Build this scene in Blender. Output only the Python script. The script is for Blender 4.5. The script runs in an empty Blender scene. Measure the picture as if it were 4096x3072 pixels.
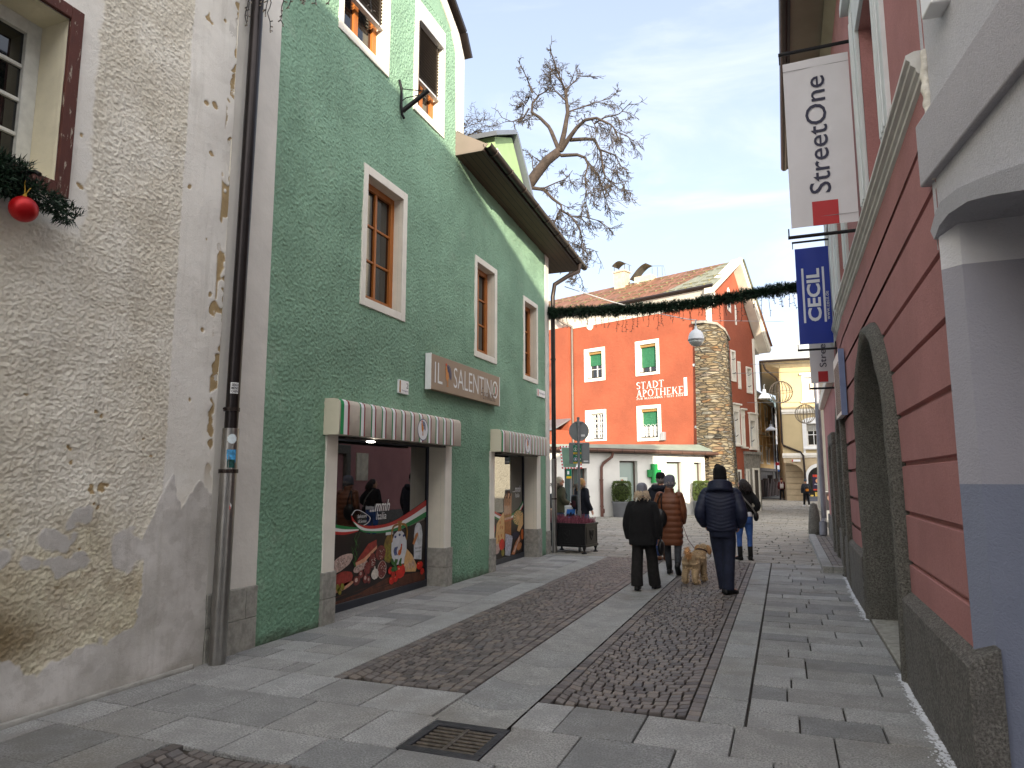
import bpy, math, random
from mathutils import Vector, Matrix, noise
R = random.Random(7)
PI = math.pi
S = bpy.context.scene
COL = S.collection
WL = {}          # world location of each root / part

# ------------------------------------------------------------------ helpers
def lin(c):
    out = []
    for v in c:
        v = v/255.0
        out.append(v/12.92 if v <= .04045 else ((v+.055)/1.055)**2.4)
    return tuple(out)

class MB:
    def __init__(s):
        s.v = []; s.f = []; s.m = []
    def add(s, vs, fs, mi=0):
        n = len(s.v); s.v.extend([tuple(v) for v in vs])
        for f in fs:
            s.f.append([i+n for i in f]); s.m.append(mi)
        return s
    def quad(s, a, b, c, d, mi=0): return s.add([a, b, c, d], [(0, 1, 2, 3)], mi)
    def poly(s, pts, mi=0): return s.add(pts, [tuple(range(len(pts)))], mi)
    def box(s, x0, x1, y0, y1, z0, z1, mi=0):
        v = [(x, y, z) for z in (z0, z1) for y in (y0, y1) for x in (x0, x1)]
        return s.add(v, [(0, 2, 3, 1), (4, 5, 7, 6), (0, 1, 5, 4), (2, 6, 7, 3), (0, 4, 6, 2), (1, 3, 7, 5)], mi)
    def fbox(s, M, x0, x1, y0, y1, z0, z1, mi=0):
        v = [M @ Vector((x, y, z)) for z in (z0, z1) for y in (y0, y1) for x in (x0, x1)]
        return s.add(v, [(0, 2, 3, 1), (4, 5, 7, 6), (0, 1, 5, 4), (2, 6, 7, 3), (0, 4, 6, 2), (1, 3, 7, 5)], mi)
    def prism(s, pts, d, mi=0, caps=True):
        """pts: 3D polygon, d: extrusion vector"""
        d = Vector(d); n = len(pts); a = [Vector(p) for p in pts]; b = [p+d for p in a]
        fs = [(i, (i+1) % n, n+(i+1) % n, n+i) for i in range(n)]
        if caps: fs += [tuple(range(n-1, -1, -1)), tuple(range(n, 2*n))]
        return s.add(a+b, fs, mi)
    def loft(s, rings, mi=0, cap=True, closed=True):
        n = len(rings[0]); vs = [p for r in rings for p in r]; fs = []
        for i in range(len(rings)-1):
            for j in range(n if closed else n-1):
                k = (j+1) % n
                fs.append((i*n+j, i*n+k, (i+1)*n+k, (i+1)*n+j))
        if cap and closed:
            fs.append(tuple(range(n-1, -1, -1))); fs.append(tuple(range((len(rings)-1)*n, len(rings)*n)))
        return s.add(vs, fs, mi)
    def tube(s, pts, r, n=8, mi=0, cap=True):
        pts = [Vector(p) for p in pts]
        rs = r if isinstance(r, (list, tuple)) else [r]*len(pts)
        rings = []; up = None
        for i, p in enumerate(pts):
            t = (pts[min(i+1, len(pts)-1)]-pts[max(i-1, 0)])
            if t.length < 1e-9: t = Vector((0, 0, 1))
            t.normalize()
            if up is None:
                up = Vector((0, 0, 1)) if abs(t.z) < .9 else Vector((1, 0, 0))
            a = t.cross(up)
            if a.length < 1e-6: a = t.cross(Vector((0, 1, 0)))
            a.normalize(); b = a.cross(t).normalized(); up = b
            rings.append([p+a*(rs[i]*math.cos(q*2*PI/n))+b*(rs[i]*math.sin(q*2*PI/n)) for q in range(n)])
        return s.loft(rings, mi, cap)
    def lathe(s, prof, c=(0, 0, 0), n=24, mi=0, axis='z'):
        rings = []
        for r, z in prof:
            ring = []
            for q in range(n):
                a = q*2*PI/n; x, y = max(r, 1e-4)*math.cos(a), max(r, 1e-4)*math.sin(a)
                ring.append((c[0]+x, c[1]+y, c[2]+z) if axis == 'z' else ((c[0]+z, c[1]+x, c[2]+y) if axis == 'x' else (c[0]+y, c[1]+z, c[2]+x)))
            rings.append(ring)
        return s.loft(rings, mi)
    def ell(s, c, rx, ry, rz, mi=0, n=16, m=10, M=None):
        rings = []
        for i in range(m+1):
            t = -PI/2+PI*i/m; k = max(math.cos(t), .02)
            ring = []
            for q in range(n):
                a = q*2*PI/n; v = Vector((rx*k*math.cos(a), ry*k*math.sin(a), rz*math.sin(t)))
                if M: v = M @ v
                ring.append(v+Vector(c))
            rings.append(ring)
        return s.loft(rings, mi)
    def clusters(s, gap=.03):
        """the separate pieces of this mesh, each as a mesh of its own"""
        p = list(range(len(s.v)))
        def find(a):
            while p[a] != a: p[a] = p[p[a]]; a = p[a]
            return a
        for f in s.f:
            r = find(f[0])
            for q in f[1:]: p[find(q)] = r
        isl = {}
        for k, f in enumerate(s.f): isl.setdefault(find(f[0]), []).append(k)
        items = []
        for fs in isl.values():
            vs = [s.v[i] for k in fs for i in s.f[k]]
            items.append([fs, [min(v[q] for v in vs)-gap for q in range(3)], [max(v[q] for v in vs)+gap for q in range(3)]])
        done = False
        while not done:
            done = True; out = []
            for it in items:
                for o in out:
                    if all(it[1][q] <= o[2][q] and o[1][q] <= it[2][q] for q in range(3)):
                        o[0] = o[0]+it[0]; o[1] = [min(a, b) for a, b in zip(o[1], it[1])]; o[2] = [max(a, b) for a, b in zip(o[2], it[2])]; done = False; break
                else: out.append(it)
            items = out
        res = []
        for fs, _, _ in items:
            c = MB(); mp = {}
            for k in sorted(fs):
                ids = []
                for i in s.f[k]:
                    if i not in mp: mp[i] = len(c.v); c.v.append(s.v[i])
                    ids.append(mp[i])
                c.f.append(ids); c.m.append(s.m[k])
            res.append(c)
        return res
    def build(s, name, mats, parent=None, smooth=False, bevel=0, local=False, seg=2, remesh=0, sub=0, solid=0, angle=None, split=False):
        if split:
            out = [c.build(name, mats, parent, smooth, bevel, local, seg, remesh, sub, solid, angle) for c in s.clusters()]
            return out[0]
        me = bpy.data.meshes.new(name)
        off = Vector(WL.get(parent.name, (0, 0, 0))) if (parent and not local) else Vector((0, 0, 0))
        me.from_pydata([Vector(v)-off for v in s.v], [], s.f)
        if not isinstance(mats, (list, tuple)): mats = [mats]
        for m in mats: me.materials.append(m)
        if len(mats) > 1: me.polygons.foreach_set('material_index', s.m)
        me.validate(); me.update()
        if smooth: me.polygons.foreach_set('use_smooth', [True]*len(me.polygons))
        o = bpy.data.objects.new(name, me); COL.objects.link(o)
        if parent:
            o.parent = parent
            WL[o.name] = tuple(off)
        if solid:
            md = o.modifiers.new('solid', 'SOLIDIFY'); md.thickness = solid; md.offset = 0
        if remesh:
            md = o.modifiers.new('remesh', 'REMESH'); md.mode = 'VOXEL'; md.voxel_size = remesh; md.use_smooth_shade = True
            md = o.modifiers.new('smooth', 'SMOOTH'); md.factor = .5; md.iterations = 3
        if sub:
            md = o.modifiers.new('sub', 'SUBSURF'); md.levels = sub; md.render_levels = sub
        if bevel:
            md = o.modifiers.new('bevel', 'BEVEL'); md.width = bevel; md.segments = seg; md.limit_method = 'ANGLE'; md.angle_limit = math.radians(40)
        if angle:
            try:
                me.polygons.foreach_set('use_smooth', [True]*len(me.polygons)); me.set_sharp_from_angle(angle=math.radians(angle))
            except Exception: pass
        return o

def tag(o, label=None, cat=None, group=None, kind=None):
    if label: o['label'] = label
    if cat: o['category'] = cat
    if group: o['group'] = group
    if kind: o['kind'] = kind
    return o

def thing(name, label, cat, loc=(0, 0, 0), rz=0, group=None):
    o = bpy.data.objects.new(name, None); COL.objects.link(o)
    o.location = loc; o.rotation_euler = (0, 0, rz); o.empty_display_size = .2
    WL[o.name] = tuple(loc)
    return tag(o, label, cat, group)

def copy_tree(o, loc, label, rz=None):
    c = o.copy(); COL.objects.link(c); c.location = loc; c['label'] = label
    if rz is not None: c.rotation_euler = (0, 0, rz)
    for ch in list(o.children):
        d = ch.copy(); COL.objects.link(d); d.parent = c
        for g in list(ch.children):
            e = g.copy(); COL.objects.link(e); e.parent = d
    return c

def frame(o, x, y):
    x = Vector(x).normalized(); y = Vector(y).normalized(); z = x.cross(y)
    return Matrix(((x.x, y.x, z.x, o[0]), (x.y, y.y, z.y, o[1]), (x.z, y.z, z.z, o[2]), (0, 0, 0, 1)))

def text(name, body, mat, parent, M, w=None, h=None, shear=0, off=0, ex=.002, local=False, align=None):
    """a line of lettering, fitted to w x h metres in the frame M"""
    cu = bpy.data.curves.new('lettering', 'FONT'); cu.body = body; cu.size = 1; cu.shear = shear; cu.offset = off
    cu.extrude = 0; cu.resolution_u = 3
    o = bpy.data.objects.new('lettering', cu); COL.objects.link(o)
    dg = bpy.context.evaluated_depsgraph_get(); me = bpy.data.meshes.new_from_object(o.evaluated_get(dg))
    bpy.data.objects.remove(o); bpy.data.curves.remove(cu)
    xs = [v.co.x for v in me.vertices]; ys = [v.co.y for v in me.vertices]
    x0, x1, y0, y1 = min(xs), max(xs), min(ys), max(ys)
    sy = (h/(y1-y0)) if h else (w/(x1-x0)); sx = (w/(x1-x0)) if w else sy
    mb = MB()
    vs = [M @ Vector(((v.co.x-x0)*sx, (v.co.y-y0)*sy, ex)) for v in me.vertices]
    mb.add(vs, [tuple(p.vertices) for p in me.polygons])
    bpy.data.meshes.remove(me)
    return mb.build(name, mat, parent, local=local)

# ------------------------------------------------------------------ materials
class NT:
    def __init__(s, name):
        s.mat = bpy.data.materials.new(name); s.mat.use_nodes = True
        s.t = s.mat.node_tree; s.t.nodes.clear()
        s.out = s.t.nodes.new('ShaderNodeOutputMaterial')
        s.p = s.t.nodes.new('ShaderNodeBsdfPrincipled'); s.t.links.new(s.p.outputs[0], s.out.inputs[0])
        s.tc = s.t.nodes.new('ShaderNodeTexCoord')
        s.co = s.tc.outputs['Object']
    def link(s, a, b): s.t.links.new(a, b)
    def setv(s, inp, v):
        if hasattr(v, 'links') or isinstance(v, bpy.types.NodeSocket): s.link(v, inp)
        else:
            if isinstance(v, (tuple, list)) and len(v) == 3 and inp.type == 'RGBA': v = (*v, 1)
            inp.default_value = v
    def math(s, op, a, b=0, c=None, clamp=False):
        n = s.t.nodes.new('ShaderNodeMath'); n.operation = op; n.use_clamp = clamp
        s.setv(n.inputs[0], a); s.setv(n.inputs[1], b)
        if c is not None: s.setv(n.inputs[2], c)
        return n.outputs[0]
    def noise(s, scale, detail=3, rough=.55, dist=0, co=None):
        n = s.t.nodes.new('ShaderNodeTexNoise'); s.link(co or s.co, n.inputs['Vector'])
        n.inputs['Scale'].default_value = scale; n.inputs['Detail'].default_value = detail
        n.inputs['Roughness'].default_value = rough; n.inputs['Distortion'].default_value = dist
        return n.outputs['Fac']
    def voro(s, scale, feat='F1', co=None, rnd=1.0, out='Distance'):
        n = s.t.nodes.new('ShaderNodeTexVoronoi'); n.feature = feat; s.link(co or s.co, n.inputs['Vector'])
        n.inputs['Scale'].default_value = scale; n.inputs['Randomness'].default_value = rnd
        return n.outputs[out]
    def mapping(s, scale=(1, 1, 1), loc=(0, 0, 0), rot=(0, 0, 0), co=None):
        n = s.t.nodes.new('ShaderNodeMapping'); s.link(co or s.co, n.inputs['Vector'])
        n.inputs['Scale'].default_value = scale; n.inputs['Location'].default_value = loc; n.inputs['Rotation'].default_value = rot
        return n.outputs[0]
    def sep(s, co=None):
        n = s.t.nodes.new('ShaderNodeSeparateXYZ'); s.link(co or s.co, n.inputs[0]); return n.outputs
    def ramp(s, fac, stops, interp='LINEAR'):
        n = s.t.nodes.new('ShaderNodeValToRGB'); n.color_ramp.interpolation = interp; s.link(fac, n.inputs[0])
        el = n.color_ramp.elements
        while len(el) < len(stops): el.new(.5)
        for e, (p, c) in zip(el, stops):
            e.position = p; e.color = (c, c, c, 1) if not isinstance(c, (tuple, list)) else (*c, 1)
        return n.outputs[0]
    def mix(s, f, a, b, mode='MIX'):
        n = s.t.nodes.new('ShaderNodeMix'); n.data_type = 'RGBA'; n.blend_type = mode
        s.setv(n.inputs[0], f); s.setv(n.inputs[6], a); s.setv(n.inputs[7], b)
        return n.outputs[2]
    def sstep(s, x, a, b):
        n = s.t.nodes.new('ShaderNodeMapRange'); n.interpolation_type = 'SMOOTHSTEP'
        s.setv(n.inputs[0], x); n.inputs[1].default_value = a; n.inputs[2].default_value = b
        return n.outputs[0]
    def bump(s, h, dist=.01, strength=1.0, prev=None):
        n = s.t.nodes.new('ShaderNodeBump'); s.setv(n.inputs['Height'], h)
        n.inputs['Distance'].default_value = dist; s.setv(n.inputs['Strength'], strength)
        if prev: s.link(prev, n.inputs['Normal'])
        s.link(n.outputs[0], s.p.inputs['Normal']); return n.outputs[0]
    def island(s):
        n = s.t.nodes.new('ShaderNodeNewGeometry'); return n.outputs['Random Per Island']
    def col(s, c): s.setv(s.p.inputs['Base Color'], c)
    def rough(s, r): s.setv(s.p.inputs['Roughness'], r)

def mul(c, k): return tuple(min(1, x*k) for x in c)

_cache = {}
def M_(name, c, rough=.8, var=.12, scale=2.5, bump=0, bscale=40, bdetail=3, metal=0, spec=.4, isl=0, coat=0, srgb=True):
    """plain procedural material: tone variation, fine grain, optional relief"""
    if name in _cache: return _cache[name]
    c = lin(c) if srgb else c
    n = NT(name)
    f = n.noise(scale, 5, .6)
    f = n.sstep(f, .3, .7)
    cc = n.mix(f, mul(c, 1-var), mul(c, 1+var))
    if isl:
        cc = n.mix(1.0, cc, n.ramp(n.island(), [(0, 1-isl), (1, 1+isl)]), 'MULTIPLY')
    n.col(cc); n.rough(rough)
    n.p.inputs['Metallic'].default_value = metal
    n.p.inputs['Specular IOR Level'].default_value = spec
    if coat: n.p.inputs['Coat Weight'].default_value = coat
    if bump:
        n.bump(n.noise(bscale, bdetail, .6), bump, 1.0)
    _cache[name] = n.mat
    return n.mat

def stucco(name, c, grain=34, depth=.012, var=.1, dirt=.0, dirtc=(90, 85, 75), stretch=1.0):
    n = NT(name); c = lin(c)
    co = n.mapping((1, 1, stretch))
    a = n.noise(grain, 3, .55, 1.2, co); b = n.noise(grain*2.7, 2, .5, 0, co)
    big = n.sstep(n.noise(.9, 4, .6), .3, .7)
    h = n.math('ADD', a, n.math('MULTIPLY', b, .45))
    fine = n.sstep(a, .38, .62)
    cc = n.mix(big, mul(c, 1-var), mul(c, 1+var))
    cc = n.mix(n.math('MULTIPLY', fine, .25), mul(c, .72), cc) if False else n.mix(n.math('MULTIPLY', n.math('SUBTRACT', 1, fine), .28), cc, mul(c, .6))
    if dirt:
        z = n.sep()[2]
        m = n.math('MULTIPLY', n.sstep(n.math('ADD', z, n.math('MULTIPLY', n.noise(3, 4), .5)), .75, .3), dirt)
        cc = n.mix(m, cc, lin(dirtc))
    n.col(cc); n.rough(.92); n.p.inputs['Specular IOR Level'].default_value = .2
    pr = n.bump(n.noise(1.3, 3, .5), .05, .5)
    n.bump(h, depth, 1.0, pr)
    return n.mat

def glassm(name, c=(10, 12, 14), rough=.03, ior=1.6):
    n = NT(name); n.col(lin(c)); n.rough(rough); n.p.inputs['IOR'].default_value = ior
    n.p.inputs['Specular IOR Level'].default_value = .7
    n.bump(n.noise(1.2, 1), .004, .25)
    return n.mat

white_trim = M_('trim_plaster', (232, 227, 215), .85, .06, 2, .002, 30)
cream_trim = M_('cream_reveal', (228, 222, 205), .85, .05, 2, .002, 30)
glass = glassm('window_glass')
glass_blue = glassm('far_window_glass', (40, 48, 58), .05)
wood = None
def woodm(name, c, s=40):
    n = NT(name); c = lin(c)
    co = n.mapping((s, s, s*.08))
    f = n.noise(1.0, 4, .6, .6, co)
    n.col(n.mix(f, mul(c, .62), mul(c, 1.25))); n.rough(.5); n.bump(f, .002, .6)
    return n.mat
wood = woodm('orange_stained_wood', (176, 104, 40))
dark_metal = M_('dark_brown_metal', (54, 46, 43), .38, .1, 5, 0, 30, metal=.6)
black_iron = M_('black_iron', (34, 34, 36), .5, .1, 6, .001, 80, metal=.4)
steel = M_('brushed_steel', (150, 148, 144), .32, .1, 8, .0008, 120, metal=.95)
zinc = M_('zinc_sheet', (140, 146, 152), .45, .1, 2, 0, 30, metal=.6)
granite_block = M_('plinth_stone', (150, 148, 140), .8, .22, 14, .004, 60, 5)
sticker_white = M_('sticker_white', (232, 232, 232), .45, .03)
black_paint = M_('black_paint', (16, 16, 18), .5, .1)
# ------------------------------------------------------------------ camera, sky, sun
cam = bpy.data.cameras.new('camera'); co_ = bpy.data.objects.new('camera', cam); COL.objects.link(co_)
cam.sensor_width = 36; cam.lens = 2800/4096*36; cam.clip_end = 3000; cam.clip_start = .05
co_.location = (0, 0, 1.65); co_.rotation_euler = (math.radians(90+7.7085), 0, math.radians(21.13))
S.camera = co_
SUN_AZ, SUN_EL = math.radians(26.0), math.radians(14.3)
sv = Vector((math.sin(SUN_AZ)*math.cos(SUN_EL), -math.cos(SUN_AZ)*math.cos(SUN_EL), math.sin(SUN_EL)))
sl = bpy.data.lights.new('sun', 'SUN'); sl.energy = 4.6; sl.angle = math.radians(.5); sl.color = (1.0, .87, .68)
so = bpy.data.objects.new('sun', sl); COL.objects.link(so); so.rotation_euler = sv.to_track_quat('Z', 'Y').to_euler()
W = bpy.data.worlds.new('World'); S.world = W; W.use_nodes = True
wt = W.node_tree; wt.nodes.clear()
wo = wt.nodes.new('ShaderNodeOutputWorld'); bg = wt.nodes.new('ShaderNodeBackground'); sky = wt.nodes.new('ShaderNodeTexSky')
sky.sky_type = 'NISHITA'; sky.sun_disc = False; sky.sun_elevation = SUN_EL
sky.sun_rotation = math.atan2(sv.x, sv.y); sky.altitude = 700; sky.air_density = 1.0; sky.dust_density = 1.2; sky.ozone_density = 1.6
bg.inputs[1].default_value = .15
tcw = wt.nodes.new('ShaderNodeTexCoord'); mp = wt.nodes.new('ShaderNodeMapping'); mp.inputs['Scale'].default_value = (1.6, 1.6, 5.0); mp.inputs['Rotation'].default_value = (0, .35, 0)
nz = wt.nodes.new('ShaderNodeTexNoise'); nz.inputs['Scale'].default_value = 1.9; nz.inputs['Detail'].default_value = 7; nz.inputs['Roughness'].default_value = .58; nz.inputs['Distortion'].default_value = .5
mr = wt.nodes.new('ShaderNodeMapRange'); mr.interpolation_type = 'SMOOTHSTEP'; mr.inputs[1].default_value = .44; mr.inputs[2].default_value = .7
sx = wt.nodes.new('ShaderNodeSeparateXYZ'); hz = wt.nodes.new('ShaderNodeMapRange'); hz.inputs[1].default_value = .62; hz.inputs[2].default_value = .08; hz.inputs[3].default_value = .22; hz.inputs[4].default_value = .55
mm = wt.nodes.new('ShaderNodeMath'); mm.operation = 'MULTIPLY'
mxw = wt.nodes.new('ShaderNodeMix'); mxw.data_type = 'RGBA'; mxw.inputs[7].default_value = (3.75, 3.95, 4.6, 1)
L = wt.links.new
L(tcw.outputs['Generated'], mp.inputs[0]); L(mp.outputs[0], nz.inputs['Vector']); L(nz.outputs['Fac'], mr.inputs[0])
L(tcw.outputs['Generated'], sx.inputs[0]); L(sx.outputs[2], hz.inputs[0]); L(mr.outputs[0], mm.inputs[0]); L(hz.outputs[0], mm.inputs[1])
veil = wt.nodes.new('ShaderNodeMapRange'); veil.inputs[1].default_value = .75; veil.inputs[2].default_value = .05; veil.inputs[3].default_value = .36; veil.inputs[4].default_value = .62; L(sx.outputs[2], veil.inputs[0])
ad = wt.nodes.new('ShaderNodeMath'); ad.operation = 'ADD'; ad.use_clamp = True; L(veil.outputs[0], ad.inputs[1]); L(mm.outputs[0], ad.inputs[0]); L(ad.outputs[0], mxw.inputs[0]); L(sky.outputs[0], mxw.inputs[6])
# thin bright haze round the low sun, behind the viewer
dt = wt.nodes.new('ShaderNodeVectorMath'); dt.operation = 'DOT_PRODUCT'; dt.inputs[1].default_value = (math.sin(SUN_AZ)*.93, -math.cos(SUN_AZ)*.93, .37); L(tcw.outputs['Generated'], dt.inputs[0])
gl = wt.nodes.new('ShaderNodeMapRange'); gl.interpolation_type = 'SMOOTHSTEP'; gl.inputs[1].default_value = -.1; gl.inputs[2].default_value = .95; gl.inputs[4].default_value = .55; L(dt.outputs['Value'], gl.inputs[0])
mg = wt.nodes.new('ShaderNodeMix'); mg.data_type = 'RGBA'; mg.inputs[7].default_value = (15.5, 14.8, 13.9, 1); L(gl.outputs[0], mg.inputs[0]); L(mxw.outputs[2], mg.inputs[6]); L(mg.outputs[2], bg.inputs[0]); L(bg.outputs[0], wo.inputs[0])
vs_ = S.view_settings; vs_.view_transform = 'Standard'; vs_.look = 'None'; vs_.gamma = 1; vs_.use_curve_mapping = False; vs_.exposure = 1.05
S.cycles.max_bounces = 6; S.cycles.diffuse_bounces = 4; S.cycles.glossy_bounces = 3

# ------------------------------------------------------------------ ground and paving
def granite(name, c, isl=.16, var=.1):
    n = NT(name); c = lin(c)
    f = n.sstep(n.noise(75, 3, .7), .36, .64); g = n.sstep(n.noise(3.1, 6, .68), .38, .64)
    st = n.sstep(n.noise(.55, 4, .6), .5, .72)
    cc = n.mix(f, mul(c, .58), mul(c, 1.32)); cc = n.mix(n.math('MULTIPLY', g, .6), cc, mul(c, .66))
    cc = n.mix(n.math('MULTIPLY', st, .45), cc, lin((112, 104, 88)))
    gum = n.math('MULTIPLY', n.sstep(n.voro(2.6), .045, .03), n.sstep(n.noise(.9, 2), .45, .6)); cc = n.mix(n.math('MULTIPLY', gum, .55), cc, mul(c, .4))
    cc = n.mix(1.0, cc, n.ramp(n.island(), [(0, (1-isl, 1-isl*.95, 1-isl*.9)), (.5, (1.02, 1, .97)), (1, (1+isl, 1+isl, 1+isl))]), 'MULTIPLY')
    n.col(cc); n.rough(n.math('ADD', .6, n.math('MULTIPLY', f, .25))); n.p.inputs['Specular IOR Level'].default_value = .35
    n.bump(n.math('ADD', f, n.math('MULTIPLY', g, .6)), .005, .9)
    return n.mat
slab_mat = granite('granite_slab', (159, 160, 160), .26)
kerb_mat = granite('granite_kerb', (165, 167, 167), .08)
def porphyry():
    n = NT('porphyry_cobble')
    f = n.noise(60, 4, .65); st = n.sstep(n.noise(.8, 3), .45, .75)
    cc = n.ramp(n.island(), [(0, lin((84, 80, 79))), (.3, lin((106, 100, 97))), (.6, lin((122, 117, 114))), (.85, lin((132, 123, 114))), (1, lin((100, 99, 102)))])
    cc = n.mix(f, cc, n.mix(1.0, cc, (.62, .6, .6), 'MULTIPLY')); cc = n.mix(n.math('MULTIPLY', st, .3), cc, lin((112, 106, 98)))
    n.col(cc); n.rough(n.math('ADD', .42, n.math('MULTIPLY', f, .3))); n.bump(f, .004, .8)
    return n.mat
cobble_mat = porphyry()
joint_mat = M_('joint_sand', (58, 54, 48), .95, .25, 4, .01, 60)

DX0, DX1, DY0, DY1 = -2.325, -1.775, 4.02, 4.57
def holed(mb, x0, x1, y0, y1, z):
    for q in ((x0, x1, y0, DY0), (x0, DX0, DY0, DY1), (DX1, x1, DY0, DY1), (x0, x1, DY1, y1)):
        mb.quad((q[0], q[2], z), (q[1], q[2], z), (q[1], q[3], z), (q[0], q[3], z))
G = MB(); holed(G, -900, 900, -300, 1500, -.045)
tag(G.build('ground', M_('far_ground', (92, 90, 86), .9, .15, .3)), kind='structure')
G = MB(); holed(G, -5.4, 1.4, -4, 15.6, -.028)
G.quad((-26, 15.6, -.02), (7, 15.6, -.02), (7, 64, -.02), (-26, 64, -.02))
tag(G.build('joint_bed', joint_mat), kind='structure')

def stone(mb, pts, z=0, inset=.006, drop=.012, gap=.005, tilt=.003, dome=0):
    cx = sum(p[0] for p in pts)/len(pts); cy = sum(p[1] for p in pts)/len(pts)
    def sh(p, g):
        dx, dy = p[0]-cx, p[1]-cy; l = math.hypot(dx, dy) or 1
        return (p[0]-dx/l*g, p[1]-dy/l*g)
    k = len(pts); dz = R.uniform(-tilt, tilt); tx, ty = R.uniform(-tilt, tilt)*2, R.uniform(-tilt, tilt)*2
    a = [sh(p, gap*1.3) for p in pts]; b = [sh(p, gap*1.3+inset) for p in pts]
    vs = [(p[0], p[1], z-.042) for p in a]+[(p[0], p[1], z-drop+dz) for p in a]+[(p[0], p[1], z+dz+tx*(p[0]-cx)+ty*(p[1]-cy)) for p in b]
    fs = []
    for i in range(k):
        j = (i+1) % k
        fs += [(i, j, k+j, k+i), (k+i, k+j, 2*k+j, 2*k+i)]
    if dome:
        vs.append((cx, cy, z+dz+dome)); fs += [(2*k+i, 2*k+(i+1) % k, 3*k) for i in range(k)]
    else: fs.append(tuple(range(2*k, 3*k)))
    mb.add(vs, fs)

def rows(mb, x0, x1, y0, y1, ph, l0, l1, skip=None, z=0, gap=.005):
    y = y0
    while y < y1-.02:
        h = ph*R.uniform(.92, 1.08)
        if y1-(y+h) < ph*.45: h = y1-y
        x = x0; first = True
        while x < x1-.02:
            l = R.uniform(l0, l1)*(R.uniform(.45, 1) if first else 1); first = False
            if x1-(x+l) < l0*.5: l = x1-x
            p = [(x, y), (x+l, y), (x+l, y+h), (x, y+h)]
            if not (skip and skip(x, x+l, y, y+h)): stone(mb, p, z, gap=gap, drop=.009 if gap < .007 else .014)
            x += l
        y += h

P = MB()
def big(x0, x1, y0, y1): rows(P, x0, x1, y0, y1, (y1-y0), .5, .66)
for a, b in ((4.63, 5.2), (4.02, 4.63)):
    big(-4.97, -2.39, a, b) if a > 4.5 else big(-4.97, DX0-.005, a, b); big(-1.8 if a > 4.5 else DX1+.005, .86, a, b)
big(-4.97, .86, 3.58, 4.02)
for a, b in ((3.06, 3.58), (2.5, 3.06), (1.9, 2.5), (1.3, 1.9)):
    big(-4.97, -3.69, a, b); big(-1.5, .95, a, b)
rows(P, -4.98, -4.02, 5.2, 15.05, .33, .34, .62)
rows(P, -.325, .86, 5.2, 15.05, .34, .42, .78, gap=.0055)
rows(P, .86, 1.3, 6.9, 9.4, .2, .2, .44)
tag(P.build('pavement', slab_mat, bevel=0), kind='structure')
P = MB()
rows(P, -9.5, 1.3, 15.05, 30, .31, .5, .95, gap=.012)
rows(P, -16, 1.9, 30, 46, .4, .6, 1.2, gap=.016)
rows(P, -14, 4.4, 46, 62, .6, .9, 1.6, gap=.02)
tag(P.build('plaza_paving', granite('plaza_granite', (152, 149, 142), .14)), kind='structure')
P = MB()
for xa, xb, l in ((-4.02, -3.62, .95), (-.63, -.335, .62)):
    y = 5.2
    while y < 15.0:
        h = min(l*R.uniform(.8, 1.15), 15.05-y); stone(P, [(xa, y), (xb, y), (xb, y+h), (xa, y+h)]); y += h
tag(P.build('granite_edging', kerb_mat), kind='structure')
# channel of dished stones with curved joints
P = MB(); y = 4.58; first = True
while y < 15.0:
    h = .62 if not first else .47
    h = min(h*R.uniform(.93, 1.08), 15.03-y) if not first else h
    first = False; N = 10; rings = []
    def arc(t, yy): return yy-.075*(1-(2*t-1)**2)
    vs = []; fs = []
    for row in range(2):
        for i in range(N+1):
            t = i/N; x = -2.375+t*.565
            vs.append((x, arc(t, y+.004 if row == 0 else y+h-.004), -.001-.018*(1-(2*t-1)**2)))
    for i in range(N): fs.append((i, i+1, N+2+i, N+1+i))
    n0 = len(vs); vs += [(v[0], v[1], -.042) for v in vs]
    for i in range(N): fs.append((n0+i+1, n0+i, i, i+1)[::-1]); fs.append((N+1+i, N+2+i, n0+N+2+i, n0+N+1+i)[::-1])
    P.add(vs, fs); y += h
tag(P.build('drainage_channel', kerb_mat), kind='structure')
# porphyry setts laid in segmental arcs
P = MB()
def setts(xa, xb, y0, y1, sag=.15):
    w = .1
    for e0, e1 in ((xa, xa+w), (xb-w, xb)):
        y = y0
        while y < y1-.03:
            h = R.uniform(.085, .12); stone(P, [(e0, y), (e1, y), (e1, y+h), (e0, y+h)], inset=.006, drop=.008, gap=.006, tilt=.002); y += h
    a, b = xa+w, xb-w; y = y0-sag-.1
    while y < y1+.1:
        ph = R.uniform(.082, .1); n = R.choice((10, 11, 12)); ts = [0]; o = R.uniform(-.03, .03)
        ts += [min(max(i/n+o+R.uniform(-.008, .008), .02), .98) for i in range(1, n)]+[1]
        def q(t, k):
            yy = y+k*ph+sag*(2*t-1)**2
            return (a+(b-a)*t+R.uniform(-.004, .004), yy+R.uniform(-.004, .004))
        for i in range(n):
            if ts[i+1]-ts[i] < .03: continue
            p = [q(ts[i], 0), q(ts[i+1], 0), q(ts[i+1], 1), q(ts[i], 1)]
            cy = sum(u[1] for u in p)/4
            if y0+.045 < cy < y1-.03:
                p = [(u[0], min(max(u[1], y0), y1)) for u in p]
                stone(P, p, inset=.005, drop=.008, gap=.006, tilt=.0022)
        y += ph
setts(-3.62, -2.39, 5.2, 15.05); setts(-1.8, -.63, 5.2, 15.05)
setts(-3.68, -2.6, 1.3, 3.58, .1); setts(-2.6, -1.5, 1.3, 3.04, .1)
tag(P.build('cobble_paving', cobble_mat), kind='structure')
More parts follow.
